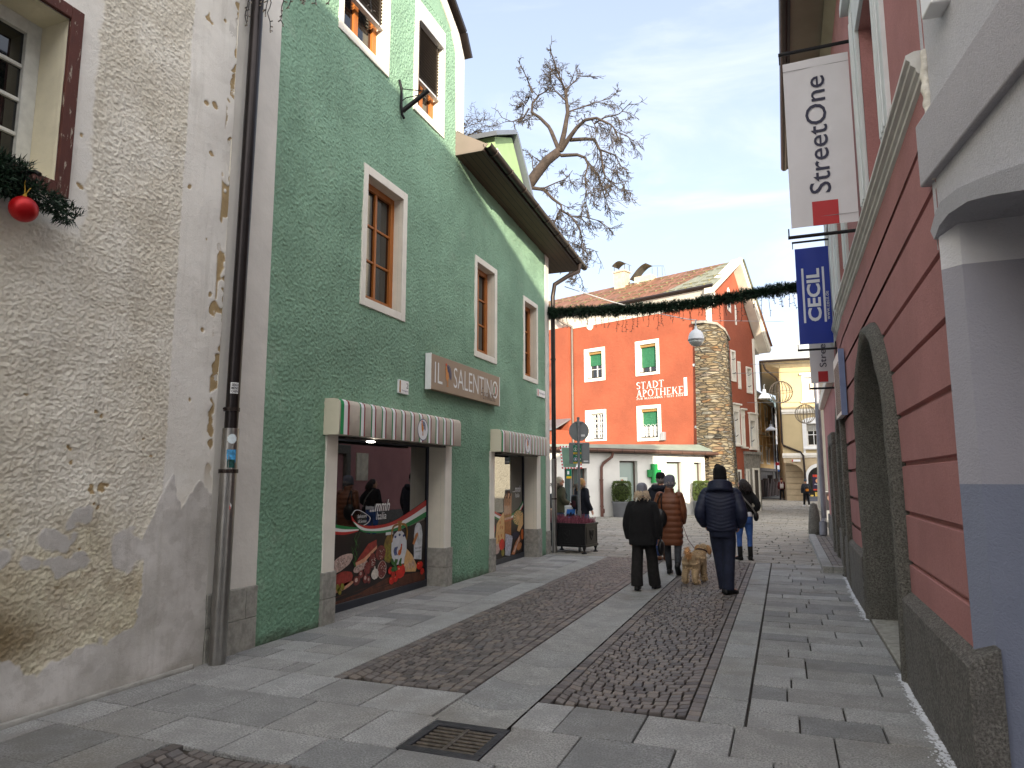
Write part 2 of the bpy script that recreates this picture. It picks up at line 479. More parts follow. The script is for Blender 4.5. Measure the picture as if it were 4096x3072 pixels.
# raised kerb with setts by the pink house
KB = MB(); KB.box(.55, .72, 13.9, 21.8, -.02, .11); KB.box(.72, 1.05, 13.9, 14.05, -.02, .11)
rb = KB.build('kerb', kerb_mat, bevel=.012); tag(rb, kind='structure')
P = MB()
for i in range(3):
    y = 14.06
    while y < 21.8:
        h = R.uniform(.12, .17); stone(P, [(.725+i*.115, y), (.84+i*.115, y), (.84+i*.115, y+h), (.725+i*.115, y+h)], z=.09, inset=.01, gap=.005); y += h
tag(P.build('kerb_setts', cobble_mat), kind='structure')
# iron drain grate let into the end of the channel
T = thing('drain_grate', 'rusty slotted cast iron drain grate at the near end of the stone channel', 'drain', (-2.05, 4.3, 0))
iron = M_('cast_iron', (62, 62, 66), .5, .3, 9, .004, 60, metal=.5)
m = MB(); x0, x1, y0, y1 = -2.325, -1.775, 4.02, 4.57
for b in ((x0, x1, y0, y0+.075), (x0, x1, y1-.075, y1), (x0, x0+.06, y0+.075, y1-.075), (x1-.06, x1, y0+.075, y1-.075)): m.box(*b, -.05, .003)
m.build('frame', iron, T, bevel=.006)
m = MB(); m.box(-2.065, -2.035, y0+.075, y1-.075, -.04, -.004)
for i in range(7):
    yy = y0+.075+.0285+i*.057
    m.box(x0+.06, -2.065, yy-.016+.004, yy+.016, -.04, -.006); m.box(-2.035, x1-.06, yy-.016+.004, yy+.016, -.04, -.006)
m.build('grating', M_('worn_iron', (96, 88, 80), .45, .35, 18, .004, 60, metal=.5), T, bevel=.004)
m = MB(); m.box(x0+.05, x1-.05, y0+.07, y1-.07, -.2, -.06); m.build('basin', M_('rust_silt', (74, 52, 34), .95, .3, 20, .01, 40), T)
# ------------------------------------------------------------------ wall helpers
UP = (0, 0, 1)
def wallgrid(mb, M, u0, u1, z0, z1, holes, depth=.22, mw=0, mr=0):
    us = sorted({u0, u1, *[h[0] for h in holes], *[h[1] for h in holes]}); zs = sorted({z0, z1, *[h[2] for h in holes], *[h[3] for h in holes]})
    us = [u for u in us if u0 <= u <= u1]; zs = [z for z in zs if z0 <= z <= z1]
    P3 = lambda u, z, d=0: M @ Vector((u, z, d))
    for i in range(len(us)-1):
        for j in range(len(zs)-1):
            cu, cz = (us[i]+us[i+1])/2, (zs[j]+zs[j+1])/2
            if any(h[0] < cu < h[1] and h[2] < cz < h[3] for h in holes): continue
            mb.quad(P3(us[i], zs[j]), P3(us[i+1], zs[j]), P3(us[i+1], zs[j+1]), P3(us[i], zs[j+1]), mw)
    for h in holes:
        a, b, c, d = h[:4]; dd = h[4] if len(h) > 4 else depth
        for p, q in (((a, c), (a, d)), ((b, d), (b, c)), ((a, d), (b, d)), ((b, c), (a, c))):
            mb.quad(P3(*p), P3(*q), P3(*q, -dd), P3(*p, -dd), mr)

def ring(mb, M, u0, u1, z0, z1, w, d0, d1, mi=0):
    """rectangular frame of width w, from depth d0 to d1 (d = outward)"""
    mb.fbox(M, u0, u0+w, z0, z1, d0, d1, mi); mb.fbox(M, u1-w, u1, z0, z1, d0, d1, mi)
    mb.fbox(M, u0+w, u1-w, z0, z0+w, d0, d1, mi); mb.fbox(M, u0+w, u1-w, z1-w, z1, d0, d1, mi)

def window(T, M, u0, u1, z0, z1, depth, mat, cols=2, rws=3, fw=.07, bar=.022, pane=None, sill=None, name='window', mull=.05):
    m = MB(); ring(m, M, u0, u1, z0, z1, fw, -depth, -depth+.05)
    iu0, iu1, iz0, iz1 = u0+fw, u1-fw, z0+fw, z1-fw
    if mull:
        for k in range(1, cols):
            u = iu0+(iu1-iu0)*k/cols; m.fbox(M, u-mull/2, u+mull/2, iz0, iz1, -depth+.003, -depth+.042)
    m_b = MB()
    for k in range(1, rws):
        z = iz0+(iz1-iz0)*k/rws; m.fbox(M, iu0, iu1, z-bar/2, z+bar/2, -depth+.006, -depth+.034)
    if not mull:
        for k in range(1, cols):
            u = iu0+(iu1-iu0)*k/cols; m.fbox(M, u-bar/2, u+bar/2, iz0, iz1, -depth+.005, -depth+.036)
    w = m.build(name, mat, T, bevel=.004)
    g = MB(); g.fbox(M, iu0, iu1, iz0, iz1, -depth-.02, -depth+.012); g.build('pane', pane or glass, w)
    if sill:
        s_ = MB(); s_.prism([M @ Vector(p) for p in ((u0, z0, -depth+.05), (u0, z0+.02, -depth+.05), (u0, z0-.02, sill), (u0, z0-.045, sill))], (M.to_3x3() @ Vector((1, 0, 0)))*(u1-u0))
        s_.build('sill', dark_metal, w)
    return w

# ------------------------------------------------------------------ the white house (left)
def nz3(y, z, s, o=0): return noise.noise(Vector((o, y*s, z*s)))
CEM = [(3, .36), (3.36, .41), (3.62, .33), (3.81, .36), (4.06, .43), (4.33, .38), (4.40, .52), (4.43, 1.2), (4.55, 1.5), (4.66, 1.66), (4.79, 1.42), (4.95, 1.6), (5.2, 1.5)]
BLOBS = ((4.28, 1.08, .2, .15), (3.84, 1.37, .09, .075), (3.66, 1.22, .15, .08), (3.74, 1.03, .19, .07), (3.2, 1.1, .13, .11), (3.47, 1.05, .08, .06))
def sst(x, a, b):
    t = min(1, max(0, (x-a)/(b-a))); return t*t*(3-2*t)
def wash_state(y, z):
    """what the old plaster is like at a point: (relief, repair, flake, smooth)"""
    a, b, c = nz3(y, z, 5.5), nz3(y, z, 17, 3), nz3(y, z, 2.2, 7)
    yj, zj = y+.05*a+.015*b, z+.09*a+.035*b
    T_ = CEM[-1][1]
    for (p, h), (q, k) in zip(CEM[:-1], CEM[1:]):
        if p <= yj <= q: T_ = h+(k-h)*(yj-p)/(q-p); break
        if yj < p: T_ = h; break
    rep = sst(T_-zj, -.012, .012)
    for cy, cz, ry, rz in BLOBS: rep = max(rep, sst(1-math.hypot((yj-cy)/ry, (zj-cz)/rz), -.12, .12))
    smooth = max(sst(y+.012*b, 4.56, 4.58), sst(3.66-yj, -.02, .02)*sst(z, 3.45, 3.55))
    f = nz3(y, z, 4.2, 11)+.55*nz3(y, z, 11, 5)+.3*nz3(y, z, 27, 1)
    fl = sst(f, .62, .66)*sst(.85-abs(z-1.65), 0, .3)*(1-smooth)
    e = nz3(y*2.2, z*.6, 4, 21)+.5*nz3(y, z, 15, 9)
    fl = max(fl, sst(e, .05, .1)*sst(.085-abs(y-5.1), 0, .03)*sst(z, 1.5, 2.0), sst(nz3(y, z, 4.5, 31)+.5*nz3(y, z, 13, 2), .62, .66)*smooth*sst(z, 1.7, 2.1))
    fl *= 1-rep
    r = 1-max(smooth, rep)
    h = 0
    if r > .02:
        k = .55+.6*nz3(y, z, 9, 40); v = Vector((.3, y*48+.5*nz3(y, z, 30, 2), z*52))
        d = noise.voronoi(v)[0][0]; h = r*(.019*max(0, .62-d)*max(.15, k)+.008*nz3(y, z, 95, 4)+.006*nz3(y, z, 30, 8))
    h += (1-r)*(.002*nz3(y*.7, z, 13, 6)+.0015*nz3(y, z, 70, 2))+.016*c+rep*.004-fl*.007+smooth*.002
    return h, rep, fl, smooth
def old_wash():
    n = NT('old_whitewash'); x, y, z = n.sep()
    def att(k):
        a = n.t.nodes.new('ShaderNodeAttribute'); a.attribute_name = k; return a.outputs['Fac']
    cem, fl, smooth = att('repair'), att('flake'), att('smooth_coat')
    nb = n.noise(5.5, 5, .62); nw = n.noise(1.7, 5, .6); nh = n.noise(16, 4, .6)
    base = n.mix(n.sstep(nw, .35, .65), lin((226, 219, 202)), lin((240, 235, 221)))
    base = n.mix(n.math('MULTIPLY', smooth, .6), base, lin((234, 232, 228)))
    low = n.sstep(n.math('ADD', z, n.math('MULTIPLY', n.math('SUBTRACT', nw, .5), 1.5)), 1.8, .7)
    base = n.mix(n.math('MULTIPLY', low, .6), base, n.mix(n.sstep(nb, .4, .62), lin((168, 152, 116)), lin((214, 206, 172))))
    base = n.mix(n.math('MULTIPLY', n.sstep(n.noise(14, 4, .7), .55, .7), n.math('MULTIPLY', low, .5)), base, lin((132, 112, 76)))
    br = n.math('MULTIPLY', n.sstep(n.math('ADD', n.math('SUBTRACT', y, n.math('MULTIPLY', nb, .9)), n.math('MULTIPLY', n.math('ABSOLUTE', n.math('SUBTRACT', z, .55)), 1.5)), 3.5, 2.9), .8)
    base = n.mix(br, base, n.mix(nh, lin((92, 74, 46)), lin((140, 116, 74))))
    base = n.mix(n.math('MULTIPLY', fl, .9), base, n.mix(nh, lin((138, 108, 62)), lin((196, 170, 118))))
    base = n.mix(cem, base, n.mix(n.sstep(nw, .35, .65), lin((188, 184, 178)), lin((212, 208, 203))))
    damp = n.math('MULTIPLY', n.math('MULTIPLY', n.sstep(nb, .48, .6), cem), .3); base = n.mix(damp, base, lin((156, 150, 142)))
    dmp = n.math('MULTIPLY', n.sstep(n.math('ADD', z, n.math('MULTIPLY', nw, .3)), .3, .12), .35)
    base = n.mix(dmp, base, lin((138, 132, 120)))
    st = n.noise(1, 4, .6, 0, n.mapping((9, 9, .7))); base = n.mix(n.math('MULTIPLY', n.sstep(st, .52, .72), .22), base, lin((150, 144, 130)))
    n.col(base); n.rough(.94); n.p.inputs['Specular IOR Level'].default_value = .15
    n.bump(n.noise(130, 3, .6), .0035, .8)
    return n.mat
import numpy as np
def dense(name, M, rects, step, mat, parent, layers, state=None):
    """wall surface cut fine enough to carry real plaster relief"""
    V = []; F = []; n0 = 0
    for u0, u1, z0, z1 in rects:
        nu, nz = max(1, round((u1-u0)/step)), max(1, round((z1-z0)/step)); u, z = np.meshgrid(np.linspace(u0, u1, nu+1), np.linspace(z0, z1, nz+1))
        V.append(np.stack([u.ravel(), z.ravel()], 1)); i, j = np.meshgrid(np.arange(nu), np.arange(nz)); a = (j*(nu+1)+i).ravel()+n0
        F.append(np.stack([a, a+1, a+nu+2, a+nu+1], 1)); n0 += (nu+1)*(nz+1)
    V = np.concatenate(V); F = np.concatenate(F); A = np.array(M.to_3x3()); off = np.array(M.translation)-np.array(WL[parent.name])
    P_ = V[:, :1]*A[:, 0]+V[:, 1:]*A[:, 1]+off; me = bpy.data.meshes.new(name)
    if state:
        st = np.array([state(a, b) for a, b in V.tolist()]); P_ = P_+st[:, :1]*A[:, 2]
    me.vertices.add(len(P_)); me.vertices.foreach_set('co', P_.astype(np.float32).ravel()); me.loops.add(F.size); me.loops.foreach_set('vertex_index', F.astype(np.int32).ravel())
    me.polygons.add(len(F)); me.polygons.foreach_set('loop_start', np.arange(0, F.size, 4, dtype=np.int32)); me.polygons.foreach_set('use_smooth', np.ones(len(F), dtype=bool))
    me.update(calc_edges=True); me.validate(); me.materials.append(mat)
    if state:
        for k, nm in enumerate(('repair', 'flake', 'smooth_coat')): me.attributes.new(nm, 'FLOAT', 'POINT').data.foreach_set('value', st[:, k+1].astype(np.float32))
    o = bpy.data.objects.new(name, me); COL.objects.link(o); o.parent = parent; WL[o.name] = WL[parent.name]
    for sc, dep, st in layers:
        t = bpy.data.textures.new('plaster_relief', 'CLOUDS'); t.noise_scale = sc; t.noise_depth = dep; t.noise_basis = 'IMPROVED_PERLIN'
        md = o.modifiers.new('relief', 'DISPLACE'); md.texture = t; md.texture_coords = 'LOCAL'; md.strength = st; md.mid_level = .5; md.direction = 'NORMAL'
    return o
def cells(u0, u1, z0, z1, holes):
    us = sorted({u0, u1, *[q for h in holes for q in h[:2] if u0 < q < u1]}); zs = sorted({z0, z1, *[q for h in holes for q in h[2:4] if z0 < q < z1]}); out = []
    for a, b in zip(us[:-1], us[1:]):
        for c, d in zip(zs[:-1], zs[1:]):
            if not any(h[0] < (a+b)/2 < h[1] and h[2] < (c+d)/2 < h[3] for h in holes): out.append((a, b, c, d))
    return out
XW = -4.97
WH = thing('white_house', 'weathered white house with flaking rough plaster beside the green house', 'house', (XW, 0, 0))
MWl = frame((XW, 0, 0), (0, 1, 0), UP)
wash = old_wash()
m = MB(); wallgrid(m, MWl, -9, 2.0, -.05, 11.5, [], .36, 0, 1); wallgrid(m, MWl, 2.0, 5.13, 7.2, 11.5, [], .36, 0, 1)
b4 = MB(); wallgrid(b4, MWl, 2.0, 5.13, -.05, 7.2, [(2.3, 3.40, 3.84, 5.15, .36)], .36, 0, 1)
for f, mi in zip(b4.f, b4.m):
    if mi == 1: m.poly([b4.v[i] for i in f], 1)
H4 = [(2.3, 3.4, 3.84, 5.15)]
dense('roughcast_face', MWl, cells(2.0, 4.57, -.05, 7.2, H4), .0085, wash, WH, [], wash_state)
dense('smooth_face', MWl, [(4.57, 5.13, -.05, 7.2)], .0085, wash, WH, [], wash_state)
MWb = frame((XW-.045, 0, 0), (0, 1, 0), UP); wallgrid(m, MWb, 2.0, 5.13, -.05, 7.2, H4, .002)
m.quad((XW, 5.13, -.05), (XW-.5, 5.13, -.05), (XW-.5, 5.13, 11.5), (XW, 5.13, 11.5)); m.quad((XW, -9, -.05), (XW-7, -9, -.05), (XW-7, -9, 11.5), (XW, -9, 11.5))
m.quad((XW, 5.13, 11.5), (XW-7, 5.13, 11.5), (XW-7, -9, 11.5), (XW, -9, 11.5))
m.build('wall', [wash, M_('yellowed_reveal', (222, 214, 188), .9, .08, 3, .004, 12)], WH)
m = MB(); m.box(XW, XW+.05, -9, 5.0, -.02, .035); m.build('footing', M_('mortar_fillet', (150, 148, 142), .95, .2, 5, .01, 30), WH, bevel=.02)
m = MB(); ring(m, MWl, 2.2, 3.5, 3.74, 5.255, .1, .0, .035)
def flaky():
    n = NT('flaking_red_brown_paint'); v = n.mapping((1, 1, .25)); f = n.noise(30, 5, .7, .4, v)
    n.col(n.mix(n.sstep(f, .58, .66), n.mix(n.noise(8), lin((70, 34, 26)), lin((96, 48, 36))), lin((168, 156, 140)))); n.rough(.75); n.bump(f, .006, 1)
    return n.mat
m.build('window_frame', flaky(), WH, bevel=.006)
w = window(WH, MWl, 2.3, 3.40, 3.84, 5.15, .34, M_('old_white_paint', (206, 206, 200), .7, .1, 10, .003, 40), 2, 4, .11, .03, None, None)

# ------------------------------------------------------------------ the green house
XG = -5.0
GH = thing('green_house', 'green roughcast house with delicatessen shop windows and brown eave', 'house', (XG, 10, 0))
GROUP_W = None
def green_wall():
    n = NT('green_roughcast'); c = lin((138, 172, 148))
    x, y, z = n.sep(); v = n.mapping((1, 1, 1.15))
    a = n.noise(30, 3, .55, 1.6, v); b = n.noise(75, 2, .5)
    big = n.sstep(n.noise(.75, 4, .6), .32, .68); low = n.sstep(n.math('ADD', z, n.math('MULTIPLY', n.noise(2, 4), .8)), 3.9, 1.0)
    cc = n.mix(big, mul(c, .86), mul(c, 1.1)); cc = n.mix(n.math('MULTIPLY', low, .35), cc, lin((100, 148, 118)))
    sk = n.noise(1, 5, .65, 0, n.mapping((5, 5, .35))); cc = n.mix(n.math('MULTIPLY', n.sstep(sk, .5, .72), .3), cc, mul(c, .7)); cc = n.mix(n.math('MULTIPLY', n.sstep(n.noise(1.6, 5, .7), .56, .7), .22), cc, lin((170, 186, 168)))
    foot = n.math('MULTIPLY', n.sstep(n.math('ADD', z, n.math('MULTIPLY', n.noise(6, 4), .25)), .27, .1), .7)
    cc = n.mix(foot, cc, lin((84, 88, 74)))
    ms = n.math('MULTIPLY', n.sstep(n.noise(2.2, 5, .7), .6, .75), n.sstep(n.math('ADD', n.math('ABSOLUTE', n.math('ADD', y, 3.2)), n.math('ABSOLUTE', n.math('SUBTRACT', z, 7.0))), .9, .2))
    cc = n.mix(n.math('MULTIPLY', ms, .7), cc, lin((120, 120, 50)))
    n.col(cc); n.rough(.93); n.p.inputs['Specular IOR Level'].default_value = .2
    n.bump(n.math('ADD', a, n.math('MULTIPLY', b, .35)), .01, .8)
    return n.mat
gm = green_wall()
MG = frame((XG, 0, 0), (0, 1, 0), UP)
wins = [(7.595, 8.525, 3.99, 5.68), (11.17, 12.0, 3.9, 5.53), (13.66, 14.42, 3.81, 5.41)]
ups = [(6.93, 7.93, 7.43, 9.2), (8.88, 9.68, 7.35, 8.97)]
shops = [(7.1, 9.98, -.02, 2.18, .3), (12.0, 14.38, -.02, 2.16, .3)]
m = MB(); g4 = MB()
wallgrid(g4, MG, 5.78, 10.25, -.05, 9.25, wins[:1]+ups+shops[:1], .2, 0, 1)
wallgrid(g4, MG, 10.25, 15.25, -.05, 7.14, wins[1:]+shops[1:], .2, 0, 1)
rv = MB()
MGb = frame((XG-.06, 0, 0), (0, 1, 0), UP); wallgrid(m, MGb, 5.78, 10.25, -.05, 9.25, [h[:4] for h in wins[:1]+ups+shops[:1]], .002); wallgrid(m, MGb, 10.25, 15.25, -.05, 7.14, [h[:4] for h in wins[1:]+shops[1:]], .002)
for f, mi in zip(g4.f, g4.m):
    if mi == 1: rv.poly([g4.v[i] for i in f])
rv.build('reveal', cream_trim, GH, split=True)
dense('roughcast_face', MG, cells(5.78, 10.25, -.05, 9.25, wins[:1]+ups+shops[:1])+cells(10.25, 15.25, -.05, 7.14, wins[1:]+shops[1:]), .0125, gm, GH, [(.031, 2, .042), (.7, 2, .05)])
m.poly([(XG, 5.8, 9.25), (XG, 10.25, 9.25), (XG, 8.1, 10.6)])
m.quad((XG, 15.25, -.05), (XG-8, 15.25, -.05), (XG-8, 15.25, 7), (XG, 15.25, 7)); m.quad((XG, 15.25, 7), (XG-8, 15.25, 7), (XG-4, 15.25, 10), (XG-4, 15.25, 10))
m.quad((XG, 10.5, 7.1), (XG-3, 10.5, 7.1), (XG-3, 10.5, 9.25), (XG, 10.5, 9.25))
m.build('wall', gm, GH)
# quoins and verge strips in pale plaster
qm = M_('quoin_plaster', (216, 212, 204), .9, .07, 1.6, .006, 9)
m = MB()
m.prism([(XG, 5.02, .6), (XG, 5.79, .6), (XG, 5.775, 7.2), (XG, 5.02, 7.2)], (.022, 0, 0))
m.prism([(XG, 15.02, .5), (XG, 15.27, .5), (XG, 15.27, 6.85), (XG, 15.02, 6.85)], (.022, 0, 0))
m.prism([(XG, 10.25, 7.55), (XG, 10.52, 7.55), (XG, 10.52, 9.1), (XG, 10.3, 9.42), (XG, 9.6, 9.86), (XG, 9.4, 9.72), (XG, 10.02, 9.3), (XG, 10.2, 9.0)], (.022, 0, 0))
m.build('quoin', qm, GH, split=True)
m = MB()
for y0, y1, zs in ((5.14, 5.8, (-.03, .3, .6)), (15.0, 15.28, (-.03, .25, .5))):
    for k in range(2): m.box(XG-.02, XG+.04, y0, y1-(.16 if k and y1 < 6 else 0), zs[k]+.002, zs[k+1]-.002)
m.box(XG-.02, XG+.04, 5.645, 5.8, .303, .598)
m.build('plinth', granite_block, GH, bevel=.006, split=True)
# window surrounds and windows
def surround(y0, y1, z0, z1, iy0, iy1, iz0, iz1, d=.02):
    m = MB()
    m.fbox(MG, y0, iy0, z0, z1, -.01, d); m.fbox(MG, iy1, y1, z0, z1, -.01, d); m.fbox(MG, iy0, iy1, z0, iz0, -.01, d); m.fbox(MG, iy0, iy1, iz1, z1, -.01, d)
    return m
curt = M_('net_curtain', (170, 168, 160), .9, .15, 6)
for (a, b, c, d), o in zip(wins, ((7.49, 8.635, 3.88, 5.8), (11.08, 12.11, 3.79, 5.64), (13.58, 14.5, 3.71, 5.51))):
    w = window(GH, MG, a, b, c+.02, d, .19, wood, 2, 3, .09, .03, None, -.005 if False else .012)
    surround(*o, a, b, c, d).build('surround', white_trim, w, bevel=.006)
bl = M_('venetian_slat', (74, 66, 58), .5, .12, 4, 0, 30, metal=.3); bbox = M_('blind_box', (196, 198, 200), .4, .04)
for (a, b, c, d), o, zb in zip(ups, ((6.83, 8.04, 7.31, 9.32), (8.77, 9.79, 7.22, 9.1)), (7.98, 7.83)):
    w = window(GH, MG, a, b, c+.02, d, .19, wood, 2, 1, .1, .03, None, .012, mull=.1)
    surround(*o, a, b, c, d).build('surround', white_trim, w, bevel=.006)
    m = MB(); m.fbox(MG, a, b, d-.22, d-.002, -.12, .05); blb = m.build('blind_box', bbox, w, bevel=.004); m = MB(); m.fbox(MG, a+.01, b-.01, zb, zb+.035, -.1, -.03); m.build('blind_rail', bbox, w, bevel=.004)
    m = MB(); z = zb+.06
    while z < d-.24:
        m.prism([MG @ Vector(p) for p in ((a+.02, z, -.1), (a+.02, z+.03, -.035), (a+.02, z+.034, -.036), (a+.02, z+.004, -.102))], (0, b-a-.04, 0)); z += .052
    for u in (a+.1, b-.1): m.tube([MG @ Vector((u, zb, -.03)), MG @ Vector((u, d-.22, -.03))], .006, 5)
    m.build('blind_slats', bl, blb)
# shop windows
film = {k: M_('film_'+k, c, .35, v, s, 0) for k, c, v, s in (
    ('green', (18, 120, 60), .05, 3), ('white', (226, 226, 226), .04, 3), ('red', (178, 40, 36), .05, 3), ('salami', (120, 52, 48), .45, 30), ('crust', (186, 160, 150), .35, 26),
    ('ham', (150, 52, 42), .3, 14), ('fat', (206, 150, 120), .2, 14), ('tomato', (200, 36, 20), .25, 9), ('leaf', (54, 100, 44), .4, 20), ('board', (84, 46, 30), .4, 9),
    ('olive', (130, 120, 40), .35, 18), ('glassjar', (120, 96, 40), .4, 10), ('jug', (206, 208, 212), .12, 6), ('ochre', (150, 104, 40), .35, 12), ('cheese', (214, 172, 116), .14, 14),
    ('label', (196, 202, 206), .2, 12), ('dark', (30, 20, 18), .3, 3), ('blue', (36, 60, 120), .3, 12), ('orange', (204, 104, 40), .2, 12), ('stick', (190, 124, 70), .2, 20), ('bread', (176, 112, 66), .35, 16), ('cloth', (170, 172, 184), .3, 24), ('grape', (36, 34, 56), .3, 24), ('garlic', (214, 206, 196), .2, 20))}
FK = list(film); FM = [film[k] for k in FK]
def shopglass():
    n = NT('shop_glass'); n.col(lin((16, 15, 14))); n.rough(.015); n.p.inputs['IOR'].default_value = 2.1; n.p.inputs['Specular IOR Level'].default_value = .8
    n.bump(n.noise(.8, 1), .003, .2); return n.mat
sg = shopglass()
def ellp(mb, k, cy, cz, ry, rz, d, rot=0, n=22, wob=.04):
    c, s = math.cos(rot), math.sin(rot); ps = []
    for i in range(n):
        a = i*2*PI/n; r = 1+R.uniform(-wob, wob); yy, zz = ry*math.cos(a)*r, rz*math.sin(a)*r
        ps.append((-5.29+d, cy+yy*c-zz*s, cz+yy*s+zz*c))
    mb.poly(ps, FK.index(k))
def pl(mb, k, pts, d): mb.poly([(-5.29+d, y, z) for y, z in pts], FK.index(k))
def band(mb, k, top, bot, d, n=24):
    def smp(c, t):
        # smooth chain through the control points
        L_ = len(c)-1; f = min(t*L_, L_-1e-6); i = int(f); f -= i
        p0, p1, p2, p3 = c[max(i-1, 0)], c[i], c[i+1], c[min(i+2, L_)]
        return tuple(.5*(2*p1[q]+(p2[q]-p0[q])*f+(2*p0[q]-5*p1[q]+4*p2[q]-p3[q])*f*f+(3*p1[q]-p0[q]-3*p2[q]+p3[q])*f**3) for q in (0, 1))
    for i in range(n):
        a, b, c, e = smp(top, i/n), smp(top, (i+1)/n), smp(bot, (i+1)/n), smp(bot, i/n)
        mb.poly([(-5.29+d, *a), (-5.29+d, *e), (-5.29+d, *c), (-5.29+d, *b)], FK.index(k))
def shopwin(y0, y1, z1, oy0, oy1):
    m = MB(); ring(m, MG, y0, y1, 0, z1, .045, -.31, -.27)
    m.fbox(MG, y0+.045, y1-.045, 0, .1, -.305, -.255)
    w = m.build('shop_window', M_('window_steel', (58, 62, 72), .4, .08, 4, 0, 30, metal=.5), GH, bevel=.004)
    g = MB(); g.fbox(MG, y0, y1, -.04, .004, -.31, .03); g.build('threshold', slab_mat, w)
    g = MB(); g.fbox(MG, y0+.045, y1-.045, .1, z1-.045, -.3, -.292); g.build('pane', sg, w)
    m = MB(); m.fbox(MG, oy0, y0, .58, z1-.01, -.01, .022); m.fbox(MG, y1, oy1, .58, z1-.01, -.01, .022); m.build('jamb', white_trim, w, bevel=.006, split=True)
    m = MB(); m.fbox(MG, oy0-.012, y0+.012, -.03, .285, -.2, .05); m.fbox(MG, oy0-.012, y0+.012, .289, .585, -.2, .05)
    m.fbox(MG, y1-.015, oy1+.012, -.03, .285, -.29, .05); m.fbox(MG, y1-.015, oy1+.012, .289, .585, -.29, .05); m.build('stone_base', granite_block, w, bevel=.008, split=True)
    return w
sw1 = shopwin(7.1, 9.98, 2.18, 6.87, 10.2)
a = MB()
pl(a, 'dark', [(7.3, .1), (9.93, .1), (9.93, 1.02), (9.1, .89), (8.4, .9), (8.08, .95), (7.3, .98)], .001)
pl(a, 'board', [(7.5, .1), (9.93, .1), (9.93, .23), (8.82, .27), (8.1, .16), (7.5, .13)], .002)
band(a, 'green', [(7.3, 1.13), (7.42, 1.10), (7.73, 1.05), (8.06, 1.01)], [(7.3, 1.08), (7.42, 1.06), (7.73, 1.01), (8.06, .99)], .003)
band(a, 'white', [(7.3, 1.08), (7.42, 1.06), (7.73, 1.01), (8.06, .99)], [(7.3, 1.02), (7.43, 1.01), (7.73, .975), (8.06, .975)], .003)
band(a, 'red', [(7.3, 1.02), (7.43, 1.01), (7.73, .975), (8.06, .975)], [(7.3, .97), (7.43, .97), (7.74, .94), (8.04, .96)], .003)
rt = [(7.88, 1.18), (8.0, 1.08), (8.18, 1.03), (8.54, 1.01), (8.92, 1.04), (9.41, 1.16), (9.93, 1.32)]; rb_ = [(7.9, 1.11), (8.09, 1.03), (8.29, .98), (8.6, .97), (8.99, 1.0), (9.44, 1.09), (9.93, 1.23)]
wb = [(7.92, 1.1), (8.09, .99), (8.3, .95), (8.67, .93), (9.06, .95), (9.48, 1.03), (9.93, 1.14)]; gb = [(7.95, 1.07), (8.12, .96), (8.36, .92), (8.7, .9), (9.1, .91), (9.52, .97), (9.94, 1.06)]
band(a, 'red', rt, rb_, .004); band(a, 'white', rb_, wb, .004); band(a, 'green', wb, gb, .004)
lp = [(7.88, 1.18), (7.96, 1.24), (8.08, 1.235), (8.26, 1.17), (8.34, 1.12), (8.29, 1.06), (8.18, 1.03)]
band(a, 'white', lp, [((y-8.1)*.93+8.1, (z-1.13)*.93+1.13) for y, z in lp], .004)
for q in (('sal', 'crust', 7.68, .59, .27, .09, .25), ('s', 'crust', 8.13, .5, .17, .06, .25), ('x', 'ham', 7.71, .38, .25, .1, .1), ('x', 'fat', 7.74, .29, .24, .04, .15)):
    ellp(a, q[1], q[2], q[3], q[4], q[5], .004, q[6])
pl(a, 'ham', [(8.0, .56), (8.3, .78), (8.5, .82), (8.52, .74), (8.2, .6)], .005); pl(a, 'fat', [(8.0, .56), (8.2, .6), (8.52, .74), (8.52, .7), (8.22, .55), (8.02, .52)], .0055)
ellp(a, 'salami', 8.62, .63, .13, .1, .006); ellp(a, 'salami', 8.41, .55, .08, .1, .006); ellp(a, 'salami', 8.29, .46, .09, .08, .007); ellp(a, 'crust', 8.66, .4, .12, .125, .006); ellp(a, 'salami', 8.66, .4, .105, .112, .007)
ellp(a, 'garlic', 8.48, .36, .09, .07, .008); ellp(a, 'garlic', 8.47, .43, .02, .04, .009)
for p in ((8.04, .33, .08, .06), (8.14, .4, .06, .05), (8.25, .33, .06, .06), (8.33, .3, .04, .05)): ellp(a, 'salami', *p, .008); ellp(a, 'crust', p[0]-.01, p[1]+.01, p[2]*.45, p[3]*.45, .009)
ellp(a, 'glassjar', 8.84, .67, .14, .2, .004); [ellp(a, 'olive', 8.76+.08*(i % 3), .54+.075*(i//3), .04, .045, .005, .4) for i in range(9)]; pl(a, 'label', [(8.74, .86), (8.94, .86), (8.94, .9), (8.74, .9)], .005)
